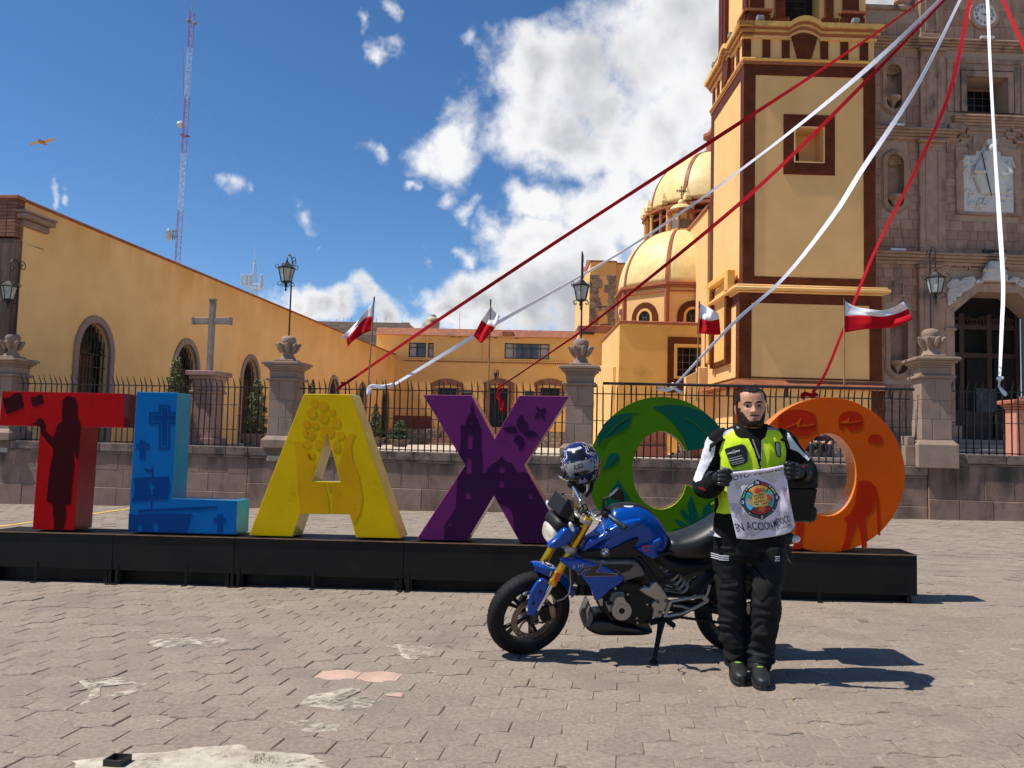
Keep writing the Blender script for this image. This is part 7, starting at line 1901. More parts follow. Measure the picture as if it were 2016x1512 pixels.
 MB().add([(p0[0]+(x*dx/ln-y*dzz/ln*1)*k,-.2400,p0[1]+(x*dzz/ln+y*dx/ln)*k)for x,y in vs],fs_).build('model_lettering',mk('decal_silver',(.5,.5,.52),.4),sh,BF.M,fix=False)
 # ---------------------------------------------------------------- frame, engine
 for s in(-1,1):
  pipe_('frame_tube',BLK,ZB,[(300,20,s*.06),(560,70,s*.11),(730,60,s*.13),(880,145,s*.14),(1000,300,s*.145),(1090,430,s*.145)],.023)
  pipe_('frame_tube',BLK,ZB,[(330,150,s*.06),(520,330,s*.12),(690,400,s*.13),(900,480,s*.13),(1050,440,s*.13)],.018)
  pipe_('subframe_tube',BLK,ZB,[(1050,90,s*.11),(1400,20,s*.11),(1800,-60,s*.10),(2500,-180,s*.09)],.014)
  pipe_('subframe_tube',BLK,ZB,[(1110,420,s*.12),(1300,320,s*.115),(1500,220,s*.11),(1760,100,s*.10)],.012)
 plate('engine_block',ENG,ZB,[(330,650),(430,560),(560,500),(700,420),(880,440),(1040,520),(1080,700),(1050,870),(980,935),(760,950),(560,900),(400,780)],-.155,.155,bevel=.02)
 plate('cylinder',ENG,ZB,[(520,560),(640,330),(880,330),(930,470),(760,600)],-.10,.10,bevel=.012)
 m=MB()
 for k in range(5):
  p,q_=BF.loc(*ZB(560+k*40,520-k*34),0),BF.loc(*ZB(800+k*26,560-k*40),0);m.box(min(p[0],q_[0]),max(p[0],q_[0]),-.112,.112,(p[1]+q_[1])/2-.004,(p[1]+q_[1])/2+.004)
 m.build('cylinder_fins',ENG,bk,BF.M)
 cov=circ(0,0,1,n=36);cc=(656,772)
 tear=[(590,612),(615,600),(660,600),(690,612),(705,660)]+[(cc[0]+122*math.cos(t),cc[1]+120*math.sin(t))for t in[R(-62+284*i/30)for i in range(31)]]+[(560,665)]
 ec=plate('engine_cover',ALU,ZB,tear,-.205,-.14,bevel=.010)
 ex,ez=BF.loc(*ZB(*cc),-.206);k=1/6.3/F_PX*5.36
 MB().lathe([(86*k,-.200),(90*k,-.2085),(80*k,-.2085),(58*k,-.203),(40*k,-.206),(.001,-.206)],(ex,0,ez),36,axis='y').build('cover_ring',ALU,ec,BF.M,smooth=True)
 MB().lathe([(38*k,-.200),(38*k,-.209),(30*k,-.211),(.001,-.211)],(ex,0,ez),24,axis='y').build('cover_plug',BLK,ec,BF.M,smooth=True)
 plate('generator_boss',mk('engine_grey',(.12,.12,.12),.5),ZB,[(545,545),(680,535),(700,610),(600,600),(540,680),(500,640)],-.18,-.12,bevel=.008)
 plate('water_pump',ALU,ZB,[(350,625),(420,615),(450,660),(500,640),(535,720),(520,800),(470,780),(440,710),(390,720)],-.165,-.11,bevel=.008)
 for p in([(430,600,-.15),(440,700,-.17),(480,790,-.17),(540,880,-.16)],[(490,600,-.16),(495,700,-.175)],[(720,560,-.15),(880,550,-.15)],[(560,480,-.14),(700,540,-.14),(760,600,-.15)]):pipe_('engine_hose',BLK,ZB,p,.011)
 for(x,y)in((575,488),(575,555),(730,565),(840,860),(970,690),(850,920)):c1=BF.l3(*ZB(x,y),-.158);MB().lathe([(.001,-.166),(.008,-.166),(.008,-.15),(.001,-.15)],(c1.x,0,c1.z),8,axis='y').build('bolt',ALU,bk,BF.M)
 puff('belly_pan',SATIN,ZB,[(172,905),(215,850),(270,800),(420,790),(620,850),(860,890),(960,930),(1008,965),(900,990),(600,992),(350,990),(230,955)],-.135,.135,e=.35,n=5,close=2)
 puff('belly_lip',GREYP,ZB,[(150,860),(180,780),(215,700),(240,655),(262,700),(272,790),(240,850),(215,890),(160,892)],-.13,.13,e=.3,n=4,close=2)
 pv=plate('pivot_plate',ALU,ZB,[(870,516),(945,476),(1010,490),(1025,450),(1085,410),(1150,482),(1200,560),(1242,632),(1225,690),(1150,862),(1040,862),(1052,762),(1025,715),(1042,672),(1090,646),(1040,620),(960,580)],-.178,-.135,bevel=.010)
 for(x,y)in((1106,661),(1205,649),(1130,791)):c1=BF.l3(*ZB(x,y),-.18);MB().lathe([(.001,-.186),(.0105,-.186),(.012,-.176),(.001,-.176)],(c1.x,0,c1.z),12,axis='y').build('bolt',mk('bolt_dark',(.08,.07,.06),.5),pv,BF.M)
 m=MB()
 for p,rr in(([(1262,655,-.165),(1460,620,-.17),(1660,590,-.17)],.0115),([(1190,845,-.165),(1410,805,-.17),(1560,735,-.17),(1715,650,-.17)],.0115),([(1262,655,-.165),(1225,750,-.165),(1190,845,-.165)],.014),([(1290,705,-.167),(1400,715,-.168),(1490,745,-.168)],.009),([(1655,590,-.17),(1690,625,-.17),(1725,640,-.17)],.017),([(1690,610,-.17),(1725,540,-.17),(1748,450,-.17)],.009)):
  m.tube([BF.l3(*ZB(x,y),d)for x,y,d in p],rr,8)
 m.build('footrest_hanger',ALU,bk,BF.M,smooth=True)
 pipe_('footpeg',BLK,ZB,[(1190,860,-.15),(1240,910,-.20),(1300,955,-.26)],[.014,.019,.017]);pipe_('peg_feeler',ALU,ZB,[(1290,950,-.25),(1296,1005,-.25)],.005)
 pipe_('gear_lever',BLK,ZB,[(1040,905,-.15),(990,918,-.17),(960,930,-.17)],.007)
 # side stand down on the paving
 foot=PG(1287,1304.5,.006);q=foot-BF.o;fq=V((q.dot(BF.x),q.dot(BF.n),q.dot(BF.z)))
 top=BF.l3(*ZB(1150,905),-.135);kn=top.lerp(fq,.30)
 MB().tube([top+V((0,0,.02)),top,kn,fq],[.030,.027,.019,.014],10).ball(tuple(fq+V((0,0,.006))),.024,6,sc=(1.3,1,.5)).build('side_stand',BLK,bk,BF.M,smooth=True)
 m1=kn.lerp(fq,.6);MB().tube([m1,m1+V((.045,-.01,-.004)),m1+V((.06,-.01,.012))],.0055,6).build('stand_tang',ALU,bk,BF.M)
 # ---------------------------------------------------------------- rear end
 rc_=BF.loc(1453,1190,0);RR=.302
 rw=wheel(BF,(rc_[0],RR-.002),RR,'rear_wheel',.150,None,bk,'')
 ra=V((rc_[0],0,RR))
 for s in(-1,1):
  pv0=BF.l3(*ZB(1120,720),s*.115)
  MB().tube([pv0,pv0.lerp(ra,.5)+V((0,s*.02,.012)),V((ra.x,s*.125,ra.z))],[.036,.030,.022],8).build('swingarm',BLK,bk,BF.M,smooth=True)
 m=MB();p,q_=BF.l3(*ZB(1120,815),-.09),V((ra.x,-.09,ra.z-.085))
 p2,q2=BF.l3(*ZB(1120,650),-.09),V((ra.x,-.09,ra.z+.085))
 for u,v in((p,q_),(p2,q2)):
  nl=int((v-u).length/.0159)
  for i in range(nl):c=u.lerp(v,i/nl);m.box(c.x-.007,c.x+.007,c.y-.008,c.y+.008,c.z-.0085+(.002 if i%2 else 0),c.z+.0085-(.002 if i%2 else 0))
 m.build('chain',BLK,bk,BF.M,kind='stuff');MB().prism([(ra.x+(.088 if k%2 else.082)*math.cos(k*math.pi/40),ra.z+(.088 if k%2 else.082)*math.sin(k*math.pi/40))for k in range(80)],-.094,-.087).build('sprocket',ALU,bk,BF.M)
 rings=[]
 for i in range(13):
  t=R(62+98*i/12);rings.append([(ra.x+rr*math.cos(t),y,ra.z+rr*math.sin(t))for rr,y in((.315,-.085),(.332,-.07),(.340,0),(.332,.07),(.315,.085),(.308,.08),(.328,0),(.308,-.08))])
 MB().loft(rings).build('hugger',BLK,bk,BF.M,smooth=True)
 a0,a1=BF.l3(*ZB(1190,195),-.03),BF.l3(*ZB(1440,505),-.03);ax_=(a1-a0);e1=V((ax_.z,0,-ax_.x)).normalized();e2=V((0,1,0));hp=[]
 for i in range(140):t=i/139;an=t*2*math.pi*6;hp.append(a0+ax_*t+(e1*math.cos(an)+e2*math.sin(an))*.034)
 MB().tube(hp,.0092,7).build('shock_spring',SPR,bk,BF.M,smooth=True);MB().tube([a0-ax_*.15,a1+ax_*.08],.017,10).build('shock_body',BLK,bk,BF.M,smooth=True)
 for p,rr in(([(1380,330,.05),(1490,292,.06)],.012),([(1640,232,.10),(1790,178,.12)],.026),([(1200,440,.02),(1290,465,.02)],.01),([(1180,500,.0),(1390,530,.0)],.014),([(1460,470,.05),(1510,400,.06),(1580,360,.07)],.011)):pipe_('glint_tube',CHR,ZB,p,rr)  # bright tubes in the gap, put in for highlights on the far-side exhaust
 mf=BF.l3(*ZB(1600,560),.13);MB().tube([BF.l3(*ZB(1000,920),.12),BF.l3(*ZB(1350,820),.15),BF.l3(*ZB(1700,560),.17),BF.l3(*ZB(2250,300),.19)],[.022,.03,.052,.058],14).build('silencer',SATIN,bk,BF.M,smooth=True)
 hull('seat',SEAT,ZA,[(1338,600,680,.07),(1380,556,690,.115),(1450,548,698,.135),(1540,520,702,.15),(1620,482,700,.155),(1690,440,690,.15),(1740,405,640,.14),(1850,395,560,.13),(1990,385,520,.12),(2120,380,470,.10),(2170,395,440,.06)],p=2.8,keep=True)
 hull('tail',SATIN,ZA,[(1330,690,760,.09),(1500,695,760,.11),(1700,650,740,.12),(1900,560,680,.12),(2080,500,600,.11),(2230,455,530,.08),(2270,460,500,.04)],p=2.6)
 hull('side_cover',BLK,ZA,[(1300,620,740,.12),(1400,680,790,.14),(1550,695,780,.14),(1700,680,750,.12)],p=3)
 # rack and top case
 W=lambda x,y:(x,y)
 rk=MB()
 for s in(-1,1):rk.tube([BF.l3(1480,1030,s*.10),BF.l3(1530,1026,s*.11),BF.l3(1600,1026,s*.10)],.009,6)
 for x in(1500,1545,1595):rk.tube([BF.l3(x,1027,-.11),BF.l3(x,1027,.11)],.008,6)
 rk.tube([BF.l3(1490,1060,-.09),BF.l3(1560,1027,-.10)],.009,6);rk.build('luggage_rack',mk('rack_grey',(.10,.095,.09),.5),bk,BF.M,smooth=True)
 x0,z0=BF.loc(1494,1024,-.2);x1,z1=BF.loc(1608,932,-.2);hd=.24
 tc=MB().hexa([(x0+.015,-hd+.02,z0),(x1-.015,-hd+.02,z0),(x1-.015,hd-.02,z0),(x0+.015,hd-.02,z0),(x0,-hd,z0+(z1-z0)*.70),(x1,-hd,z0+(z1-z0)*.70),(x1,hd,z0+(z1-z0)*.70),(x0,hd,z0+(z1-z0)*.70)]).build('top_case',CASEM,bk,BF.M,bevel=.014)
 MB().hexa([(x0-.004,-hd-.004,z0+(z1-z0)*.71),(x1+.004,-hd-.004,z0+(z1-z0)*.71),(x1+.004,hd+.004,z0+(z1-z0)*.71),(x0-.004,hd+.004,z0+(z1-z0)*.71),(x0+.012,-hd+.012,z1),(x1-.012,-hd+.012,z1),(x1-.012,hd-.012,z1),(x0+.012,hd-.012,z1)]).build('case_lid',CASEM,tc,BF.M,bevel=.014)
 for px,py in((1600,1012),(1603,944)):
  c1=BF.l3(px,py,-.21);MB().box(c1.x-.035,c1.x+.03,-.225,-.17,c1.z-.05,c1.z+.045,c=.016).build('corner_guard',BLK,tc,BF.M)
 c1=BF.l3(1566,962,-.21);MB().ball((c1.x,-.207,c1.z),.006,6).build('rivet',CHR,tc,BF.M)
 c1=BF.l3(1590,939,-.21);MB().box(c1.x-.02,c1.x+.02,-.218,-.19,c1.z-.012,c1.z+.02,c=.005).build('latch',ALU,tc,BF.M)
 ts=BF.l3(1563,1061,-.16);MB().ball((ts.x,-.16,ts.z),.034,8,sc=(1.35,.9,.8)).build('rear_turn_signal',MATS['clear_signal'],bk,BF.M,smooth=True);MB().ball((ts.x-.05,-.15,ts.z-.0),.046,8,sc=(1.4,.9,1)).tube([(ts.x-.05,-.14,ts.z),(ts.x-.12,-.03,ts.z+.0)],.012,6).build('signal_stalk',BLK,bk,BF.M,smooth=True)
 plate('plate_bracket',BLK,W,[(1535,1064),(1552,1062),(1566,1112),(1562,1114),(1545,1085)],-.06,.06,bevel=.003)
 return BF,FS
BF,FS=motorcycle()
def helmet():
 NAVY=mk('helmet_navy',(.012,.011,.085),.2,var=.3,scale=20,coat=.6);HW=mk('helmet_white',(.50,.50,.52),.22,var=.03,coat=.6);HB=mk('helmet_black',(.006,.006,.007),.16,var=.1,coat=.4);HS=mk('helmet_silver',(.24,.245,.26),.35,var=.05,coat=.3);HR=mk('helmet_red',(.30,.02,.03),.3);LIN=mk('helmet_lining',(.010,.010,.011),.9,var=.3,scale=40)
 g=FS.l3(1143,918,.30);c=FS.w(g.x,g.y,g.z)
 c=P(1143,915,c.y)
 k=c.y/F_PX
 vw=(c-CAM).normalized();rt=V((vw.y,-vw.x,0)).normalized();up=rt.cross(vw)
 axis=(up*.90-rt*.26-vw*.30).normalized();x=rt-axis*rt.dot(axis);fr=Frame(c,x,axis)
 t=thing('helmet','black, silver and navy motorcycle helmet hung on the handlebar mirror','helmet',c)
 n,m_=84,60;W,D_,H=40*k,46*k,45*k
 mats=[NAVY,HW,HB,HS,HR,LIN]
 def pt(th,ph,s=1.0): # th from pole
  r=math.sin(th);z=math.cos(th)
  fl=1+.10*max(0,-z)*0
  return(W*r*math.cos(ph)*s*(1-.08*max(0,-z)),D_*r*math.sin(ph)*s,H*z*s)
 TH=R(128)
 def mfun(i,j):
  th=math.degrees(TH*(i+.5)/m_);ph=math.degrees(2*math.pi*(j+.5)/n);a=((ph-270+180)%360)-180 # a=0 faces the viewer
  if th>112:return 2
  aa=abs(a)
  lo,hi=62+aa*.10,100
  if aa<62 and lo<th<hi:
   if 30<aa and abs((aa-(th-62)*.25)%7-3)<1.1 and aa>40:return 2
   if th>90 and aa<24 and th<97:return 2
   return 3
  if th<24:return 0
  if 24<=th<31 and-60<a<40:return 1
  if 31<=th<lo-4 and aa<34:return 2
  # chevrons either side
  v=th-45
  if 34<=aa<74 and 32<th<66:
   q=(aa-36)-abs(th-49)*1.3
   if 0<q<5 or 12<q<16:return 1
   return 2 if q>0 else 0
  if aa>=62 and th>96:return 4 if a<0 else 2
  if abs(th-lo)<3:return 2
  if a<-62:return 0 if(th+a*.2)%22<19 else 1
  return 2 if(aa+th)%30<26 else 1
 rings=[[pt(TH*max(i,.02)/m_,2*math.pi*j/n)for j in range(n)]for i in range(m_+1)]
 MB().loft(rings,cap=False,mfun=mfun).build('shell',mats,t,fr.M,smooth='all')
 inn=[[pt(TH*i/16,2*math.pi*j/40,.88)for j in range(40)]for i in range(17)][1:]+[[pt(TH,2*math.pi*j/40,1.0)for j in range(40)]]
 MB().loft(inn,cap=False).build('lining',LIN,t,fr.M,smooth='all')
 MB().tube([pt(TH,2*math.pi*j/48,1.005)for j in range(48)],2.2*k,6,close=True).build('rim',HB,t,fr.M,smooth=True)
 sp=lambda th,a,s=1.012:pt(R(th),R(a+270),s)
 # rear spoiler, vent, label patch and maker's lettering
 m=MB();m.loft([[sp(th,a,s)for th,s in((98,1.0),(101,1.05),(106,1.05),(109,1.0))]for a in range(-52,53,8)]);m.build('spoiler',HB,t,fr.M,smooth=True)
 MB().loft([[sp(th,a,s)for th,s in((88,1.0),(90,1.03),(97,1.03),(98,1.0))]for a in range(-18,19,6)]).build('vent',HB,t,fr.M,smooth=True)
 MB().loft([[sp(th,a,s)for th,s in((112,1.01),(112.5,1.02),(122,1.02),(122.5,1.01))]for a in(-14,-7,0,7,14)]).build('label_patch',HS,t,fr.M)
 vs,fs_=text_geo('LS2',1,bold=.03,shear=.2);wm=max(abs(v[0])for v in vs)
 MB().add([sp(80-y*15,xx/wm*15-2,1.012)for xx,y in vs],fs_).build('lettering',HB,t,fr.M,fix=False)
 MB().tube([sp(118,25,.9),fr_pt(fr,c,1156,935),fr_pt(fr,c,1155,968)],2.0*k,6).build('strap_buckle',MATS['bright_metal'],t,fr.M)
 MB().tube([sp(118,50,.92),fr_pt(fr,c,1166,950),fr_pt(fr,c,1163,965),fr_pt(fr,c,1153,978)],[3*k,4*k,4*k,3*k],6).build('chin_strap',LIN,t,fr.M)
def fr_pt(fr,c,px,py):
 q=P(px,py,c.y)-fr.o;return V((q.dot(fr.x),q.dot(fr.n),q.dot(fr.z)))
helmet()
# ================================================================== PEOPLE, BANNER
SKIN=mk('skin',(.52,.26,.15),.5,var=.06,scale=30,spec=.4);LIP=mk('lips',(.42,.16,.125),.5);HAIR=mk('dark_hair',(.011,.0075,.006),.8,spec=.2,var=.4,scale=120,bump=.002,bscale=300);BEARD=mk('beard',(.030,.018,.013),.85,spec=.15,var=.5,scale=220,bump=.0015,bscale=420)
EYEW=mk('eye_white',(.20,.165,.15),.5);IRIS=mk('iris_brown',(.02,.010,.006),.2)
JKT=mk('jacket_black',(.006,.006,.0062),.85,spec=.15,var=.3,scale=10,bump=.0012,bscale=160);JW=mk('jacket_white',(.66,.66,.69),.75,var=.05,scale=6);NEON=mk('vest_neon',(.60,.80,.003),.7,var=.04,scale=5);REFL=mk('reflective_grey',(.26,.27,.28),.45,var=.15,scale=14);PANTS=mk('trouser_black',(.0085,.0085,.0088),.78,spec=.2,var=.35,scale=9,bump=.001,bscale=170);GLOVE=mk('glove_leather',(.008,.008,.009),.42,spec=.35,var=.3,scale=18,bump=.0008,bscale=120);BOOT=mk('boot_leather',(.017,.018,.018),.5,spec=.35,var=.3,scale=12,bump=.0008,bscale=130);REDT=mk('red_stitch',(.42,.015,.02),.6)
mo=PG(1474,1332)
MF=yaw_frame(mo,-12);MF=Frame(mo,MF.x)
Q=lambda x,y:(x/4.32+1330,y/4.32+740)
def m3(px,py,d=0.0):return MF.l3(px,py,d)
def person():
 t=thing('person','smiling bearded man in black trousers and neon yellow vest standing before the motorcycle','person',mo)
 pxm=abs(m3(1475,900,0).x-m3(1476,900,0).x)
 # ---------------- body: one skin from the crown of the head down inside the clothes
 hc=m3(1480,804,-.045);yawh=R(3);tilt=R(-3)
 HM=MF.M@Matrix.Translation(hc)@Matrix.Rotation(tilt,4,'Y')@Matrix.Rotation(yawh,4,'Z')@Matrix.Rotation(R(-4),4,'X')@Matrix.Diagonal((1.11,1.05,1.02,1))
 lv=[(-.60,.09,.04,.06),(-.30,.10,.05,.07),(-.245,.085,.042,.07),(-.205,.066,.034,.068),(-.175,.058,.030,.066),(-.145,.055,.028,.066),(-.124,.053,.040,.066),(-.119,.046,.070,.064),(-.112,.050,.082,.066),(-.100,.055,.089,.070),(-.08,.061,.092,.078),(-.055,.066,.0905,.090),(-.03,.070,.089,.098),(-.01,.0725,.0885,.102),(.01,.0745,.0885,.105),(.035,.0755,.092,.107),(.055,.075,.092,.106),(.075,.072,.088,.102),(.092,.0655,.079,.092),(.105,.055,.064,.076),(.114,.041,.046,.056),(.120,.022,.024,.030),(.1215,.004,.004,.004)]
 lv=crv(lv,5);n=96
 g=lambda x,s:math.exp(-(x/s)**2)
 def bump(x,z):
  ax=abs(x);b=0
  # nose
  k=max(0,min(1,(.022-z)/.050));nose=(.006+.021*k**1.2)*(1 if z>-.034 else max(0,1-((-.034-z)/.010)**2)if z>-.044 else 0)
  if z<.024:b+=nose*g(x,.0095+.004*k)
  b+=.009*g(ax-.013,.006)*g(z+.030,.008)
  b-=.011*g(ax-.031,.016)*g(z-.007,.011) # sockets
  b+=.006*g(z-.026,.008)*g(ax-.028,.024) # brow
  b+=.004*g(ax-.042,.016)*g(z+.022,.016) # cheeks
  b+=.0055*g(z+.0575,.0045)*g(x,.017)+.0065*g(z+.070,.005)*g(x,.016)-.0045*g(z+.0635,.0022)*g(x,.024)
  b-=.004*g(z+.080,.005)*g(x,.016);b+=.006*g(z+.100,.012)*g(x,.018)
  return b
 def ring(zv,w,f,bk_,off=0.0):
  out=[]
  for j in range(n):
   a=2*math.pi*j/n;sx,cy=math.sin(a),-math.cos(a)
   e=2/2.25;x=(w+off)*math.copysign(abs(sx)**e,sx);y=((f+off)if cy<0 else(bk_+off))*math.copysign(abs(cy)**e,cy)
   if cy<0 and-.13<zv<.09:y-=bump(x,zv)*(-cy)**.5
   out.append((x,y,zv))
  return out
 rings=[ring(*l)for l in lv]
 def fm(i,j):
  z=(lv[i][0]+lv[min(i+1,len(lv)-1)][0])/2;a=2*math.pi*(j+.5)/n
  if math.cos(a)>0:
   x=lv[i][1]*math.sin(a)
   if abs(x)<.021 and-.0735<z<-.0545 and abs(x)/.021<1-(abs(z+.0635)/.012)**2:return 1
  return 0
 MB().loft(rings,mfun=fm).build('body',[SKIN,LIP],t,HM,smooth='all')
 for s in(-1,1):
  o=MB().ball((s*.0305,-.0715,.0065),.0125,10).build('eye',EYEW,t,HM,smooth=True)
  MB().ball((s*.0305-.001,-.0795,.0062),.0072,8,sc=(1,.8,1)).build('iris',IRIS,o,HM,smooth=True)
  MB().loft([[(s*(.0305+.0165*u),-.0735-.0105*math.cos(u*1.35)-.0035*c_,.0062+.0062*math.cos(u*1.45)*(1-c_*.0)+.004*c_)for c_ in(0,1)]for u in[i/6-1 for i in range(13)]],close=False,cap=False).build('eyelid',SKIN,t,HM,smooth='all')
  MB().tube([(s*.012,-.0935,.0225),(s*.025,-.0925,.0285),(s*.038,-.086,.029),(s*.050,-.076,.0235)],[.0040,.0056,.0050,.0022],6).build('eyebrow',HAIR,t,HM,smooth=True)
  m=MB();m.pillow([(-.014,-.034),(.006,-.030),(.016,-.005),(.018,.018),(.006,.030),(-.010,.026),(-.016,.0)],-.006,.006,n=3,map3=lambda x,d,z:(s*(.0755+.013+d*.6+.010*max(0,x)*20*.5),.012+x*.8,z-.004));m.build('ear',SKIN,t,HM,smooth=True)
  # hair and beard: shells over the same head
 def shell(name,mat,test,off,jit,seed):
  vs={};mb=MB()
  def vid(i,j):
   j%=n
   if(i,j)not in vs:
    l=lv[i];p=V(ring(*l)[j])if(i not in cache)else V(cache[i][j])
    nn=V((p.x,p.y*.8,p.z*.6 if l[0]>0 else p.z*.15)).normalized();q=p+nn*(off+jit*noise.noise(V((p.x*70,p.y*70,p.z*70+seed))))
    vs[i,j]=len(mb.v);mb.v.append(tuple(q))
   return vs[i,j]
  cache={i:rings[i]for i in range(len(rings))}
  for i in range(len(lv)-1):
   for j in range(n):
    z=(lv[i][0]+lv[i+1][0])/2;a=2*math.pi*(j+.5)/n
    p=rings[i][j]
    if test(p[0],p[1],z,a):mb.f.append([vid(i,j),vid(i,j+1),vid(i+1,j+1),vid(i+1,j)]);mb.m.append(0)
  o=mb.build(name,mat,t,HM,smooth='all',fix=True);s=o.modifiers.new('s','SOLIDIFY');s.thickness=.004;s.offset=-1
 def is_hair(x,y,z,a):
  if z>.118:return True
  hl=.092-.006*g(x,.02)+.005*g(abs(x)-.045,.015)
  if y<-.02:return z>hl or(abs(x)>.066 and z>.045)or(y>-.012 and z>.03)
  if y<.012:return z>.028
  return z>(-.075 if y>.05 else.022)
 shell('hair',HAIR,is_hair,.0062,.005,0)
 def is_beard(x,y,z,a):
  if y>.004 or z<-.121 or(z<-.108 and y>-.045):return False
  ax=abs(x)
  if ax<.026 and-.0765<z<-.0525:return False # lips free
  if ax<.026 and-.0525<=z<-.0475:return True
  if ax<.016 and-.086<z<-.0765:return ax<.005
  top=-.083+.058*min(1,max(0,(ax-.030)/.030))
  if ax>.067:top=.0
  return z<top
 shell('beard',BEARD,is_beard,.0016,.0025,4)
 # ---------------- torso: jacket with the hi-vis vest over it
 tl=[(1100,1473,64,.125),(1060,1474,70,.135),(1014,1476,68.5,.14),(1011,1476,68,.15),(990,1477,66,.150),(960,1478,66,.150),(925,1479,67.5,.152),(895,1480,70,.150),(875,1480,70,.142),(860,1481,68,.128),(850,1481,60,.112),(843,1481,48,.098),(838,1481,36,.085),(834,1481,29,.074)]
 tl=crv(tl,14);NT=330
 def tring(l):
  y,cx,hw,dp=l;c=m3(cx,y,0);w=hw*pxm;r=[]
  for j in range(NT):
   a=2*math.pi*j/NT;a-=.5*math.sin(a);ca,sa=math.cos(a),math.sin(a);e=2/2.5
   fold=1+.026*noise.noise(V((sa*2.2,ca*2.2,c.z*7)))+.022*noise.noise(V((sa*6,ca*5,c.z*9+sa*4)))+.008*noise.noise(V((sa*12,ca*12,c.z*26)))
   r.append((c.x+w*math.copysign(abs(sa)**e,sa)*fold,.005-dp*math.copysign(abs(ca)**e,ca)*fold,c.z))
  return r
 tr=[tring(l)for l in tl]
 left=[Q(*p)for p in[(322,572),(400,520),(492,460),(505,500),(540,530),(618,535),(665,640),(712,785),(640,830),(380,830),(385,700),(355,625)]]
 right=[Q(*p)for p in[(735,545),(765,520),(782,460),(850,462),(910,480),(952,505),(948,610),(925,780),(900,830),(722,830),(728,760),(740,640)]]
 lower=[Q(*p)for p in[(330,830),(950,830),(960,1180),(700,1188),(460,1180),(343,1166),(360,1060)]]
 gl_=[Q(*p)for p in[(290,530),(380,485),(482,445),(492,462),(400,520),(322,572)]];gr_=[Q(*p)for p in[(782,435),(860,445),(945,485),(955,510),(910,482),(850,462),(782,462)]]
 band=[Q(*p)for p in[(385,770),(470,800),(700,815),(925,780),(925,815),(700,850),(385,830)]]
 def tm(i,j):
  a=2*math.pi*(j+.5)/NT;a-=.5*math.sin(a)
  p=tr[i][j];w=MF.w(*p)
  if math.cos(a)<-.15: # the back: plain hi-vis
   return 1 if tl[i][0]<1012 and tl[i][0]>868 else 0
  x,y=prj(w)
  if in_poly(x,y,gl_)or in_poly(x,y,gr_):return 2
  if in_poly(x,y,band):return 2
  if in_poly(x,y,left)or in_poly(x,y,right):return 1
  if in_poly(x,y,lower)and y<1012:return 1
  return 0
 MB().loft(tr,mfun=tm).build('vest',[JKT,NEON,REFL],t,MF.M,smooth='all')
 def chest(x,z):
 # front surface depth at local x,z
  best=min(range(len(tl)),key=lambda i:abs(tr[i][0][2]-z));r=tr[best]
  return min((p for p in r if p[1]<0),key=lambda p:abs(p[0]-x))[1]
 on=lambda lift:(lambda x,d,z:(x,chest(x,z)-lift+d,z))
 def patch(name,mat,pts,lift,th=.003,parent=None,n=3):
  pl=[MF.loc(*Q(*p),-.14)for p in pts];dense=[]
  for p,q in zip(pl,pl[1:]+pl[:1]):
   for k in range(4):f=k/4;dense.append((p[0]*(1-f)+q[0]*f,p[1]*(1-f)+q[1]*f))
  cx=sum(p[0]for p in dense)/len(dense);cz=sum(p[1]for p in dense)/len(dense);mb=MB();f=on(lift)
  rg=[[f(p[0],th,p[1])for p in dense]]+[[f(cx+(p[0]-cx)*k,0,cz+(p[1]-cz)*k)for p in dense]for k in(1,.66,.33,.02)]
  mb.loft(rg);return mb.build(name,mat,parent or t,MF.M,smooth=True)
 pk=patch('chest_patch',GLOVE,[(425,618),(560,580),(590,590),(612,645),(612,725),(590,745),(490,778),(470,770),(440,690),(420,635)],.012,.010)
 PR=mk('patch_print',(.42,.42,.42),.6)
 mb=MB()
 ci=MF.loc(*Q(497,645),-.14);f=on(.0165)
 for(r0,r1)in((.011,.0125),(.0068,.0078)):
  mb.loft([[f(ci[0]+r*math.cos(u),0,ci[1]+r*math.sin(u))for r in(r0*1.0,r1*1.0)]for u in[i*2*math.pi/20 for i in range(21)]],close=False,cap=False)
 for(x0,y0,x1,y1,h)in((440,668,545,640,12),(448,712,560,680,5),(455,728,575,700,7),(470,745,585,718,4),(478,757,580,735,3)):
  a,b=MF.loc(*Q(x0,y0),-.14),MF.loc(*Q(x1,y1),-.14);hh=h/4.32*pxm
  mb.add([f(a[0],0,a[1]),f(b[0],0,b[1]),f(b[0],0,b[1]+hh),f(a[0],0,a[1]+hh)],[(0,1,2,3)])
 mb.build('patch_print',PR,pk,MF.M,fix=False)
 o=patch('side_tag',JKT,[(848,562),(872,556),(896,570),(902,685),(888,695),(865,686),(852,640)],.008,.007);patch('side_tag_face',REFL,[(857,570),(872,565),(890,576),(894,680),(884,686),(870,680),(860,640)],.0105,.002,o)
 # collar, zip and shirt
 cz=m3(1480,842,0);mb=MB();rg=[]
 for(dz,w,f_,b_)in((-.035,.098,.098,.08),(.0,.082,.088,.085),(.028,.074,.068,.088),(.036,.072,.060,.088),(.036,.062,.050,.078),(.0,.066,.066,.07),(-.035,.08,.08,.07)):
  rr=[]
  for j in range(40):
   a=R(24)+(2*math.pi-R(48))*j/39;fr=math.cos(a)>.2
   rr.append((cz.x+w*math.sin(a),.012-(f_ if math.cos(a)>0 else b_)*math.cos(a),cz.z+dz-(.075*max(0,math.cos(a))**1.5 if dz>-.03 else.085*max(0,math.cos(a))**1.5)))
  rg.append(rr)
 mb.loft(rg,close=False,cap=False);mb.build('collar',JKT,t,MF.M,smooth='all')
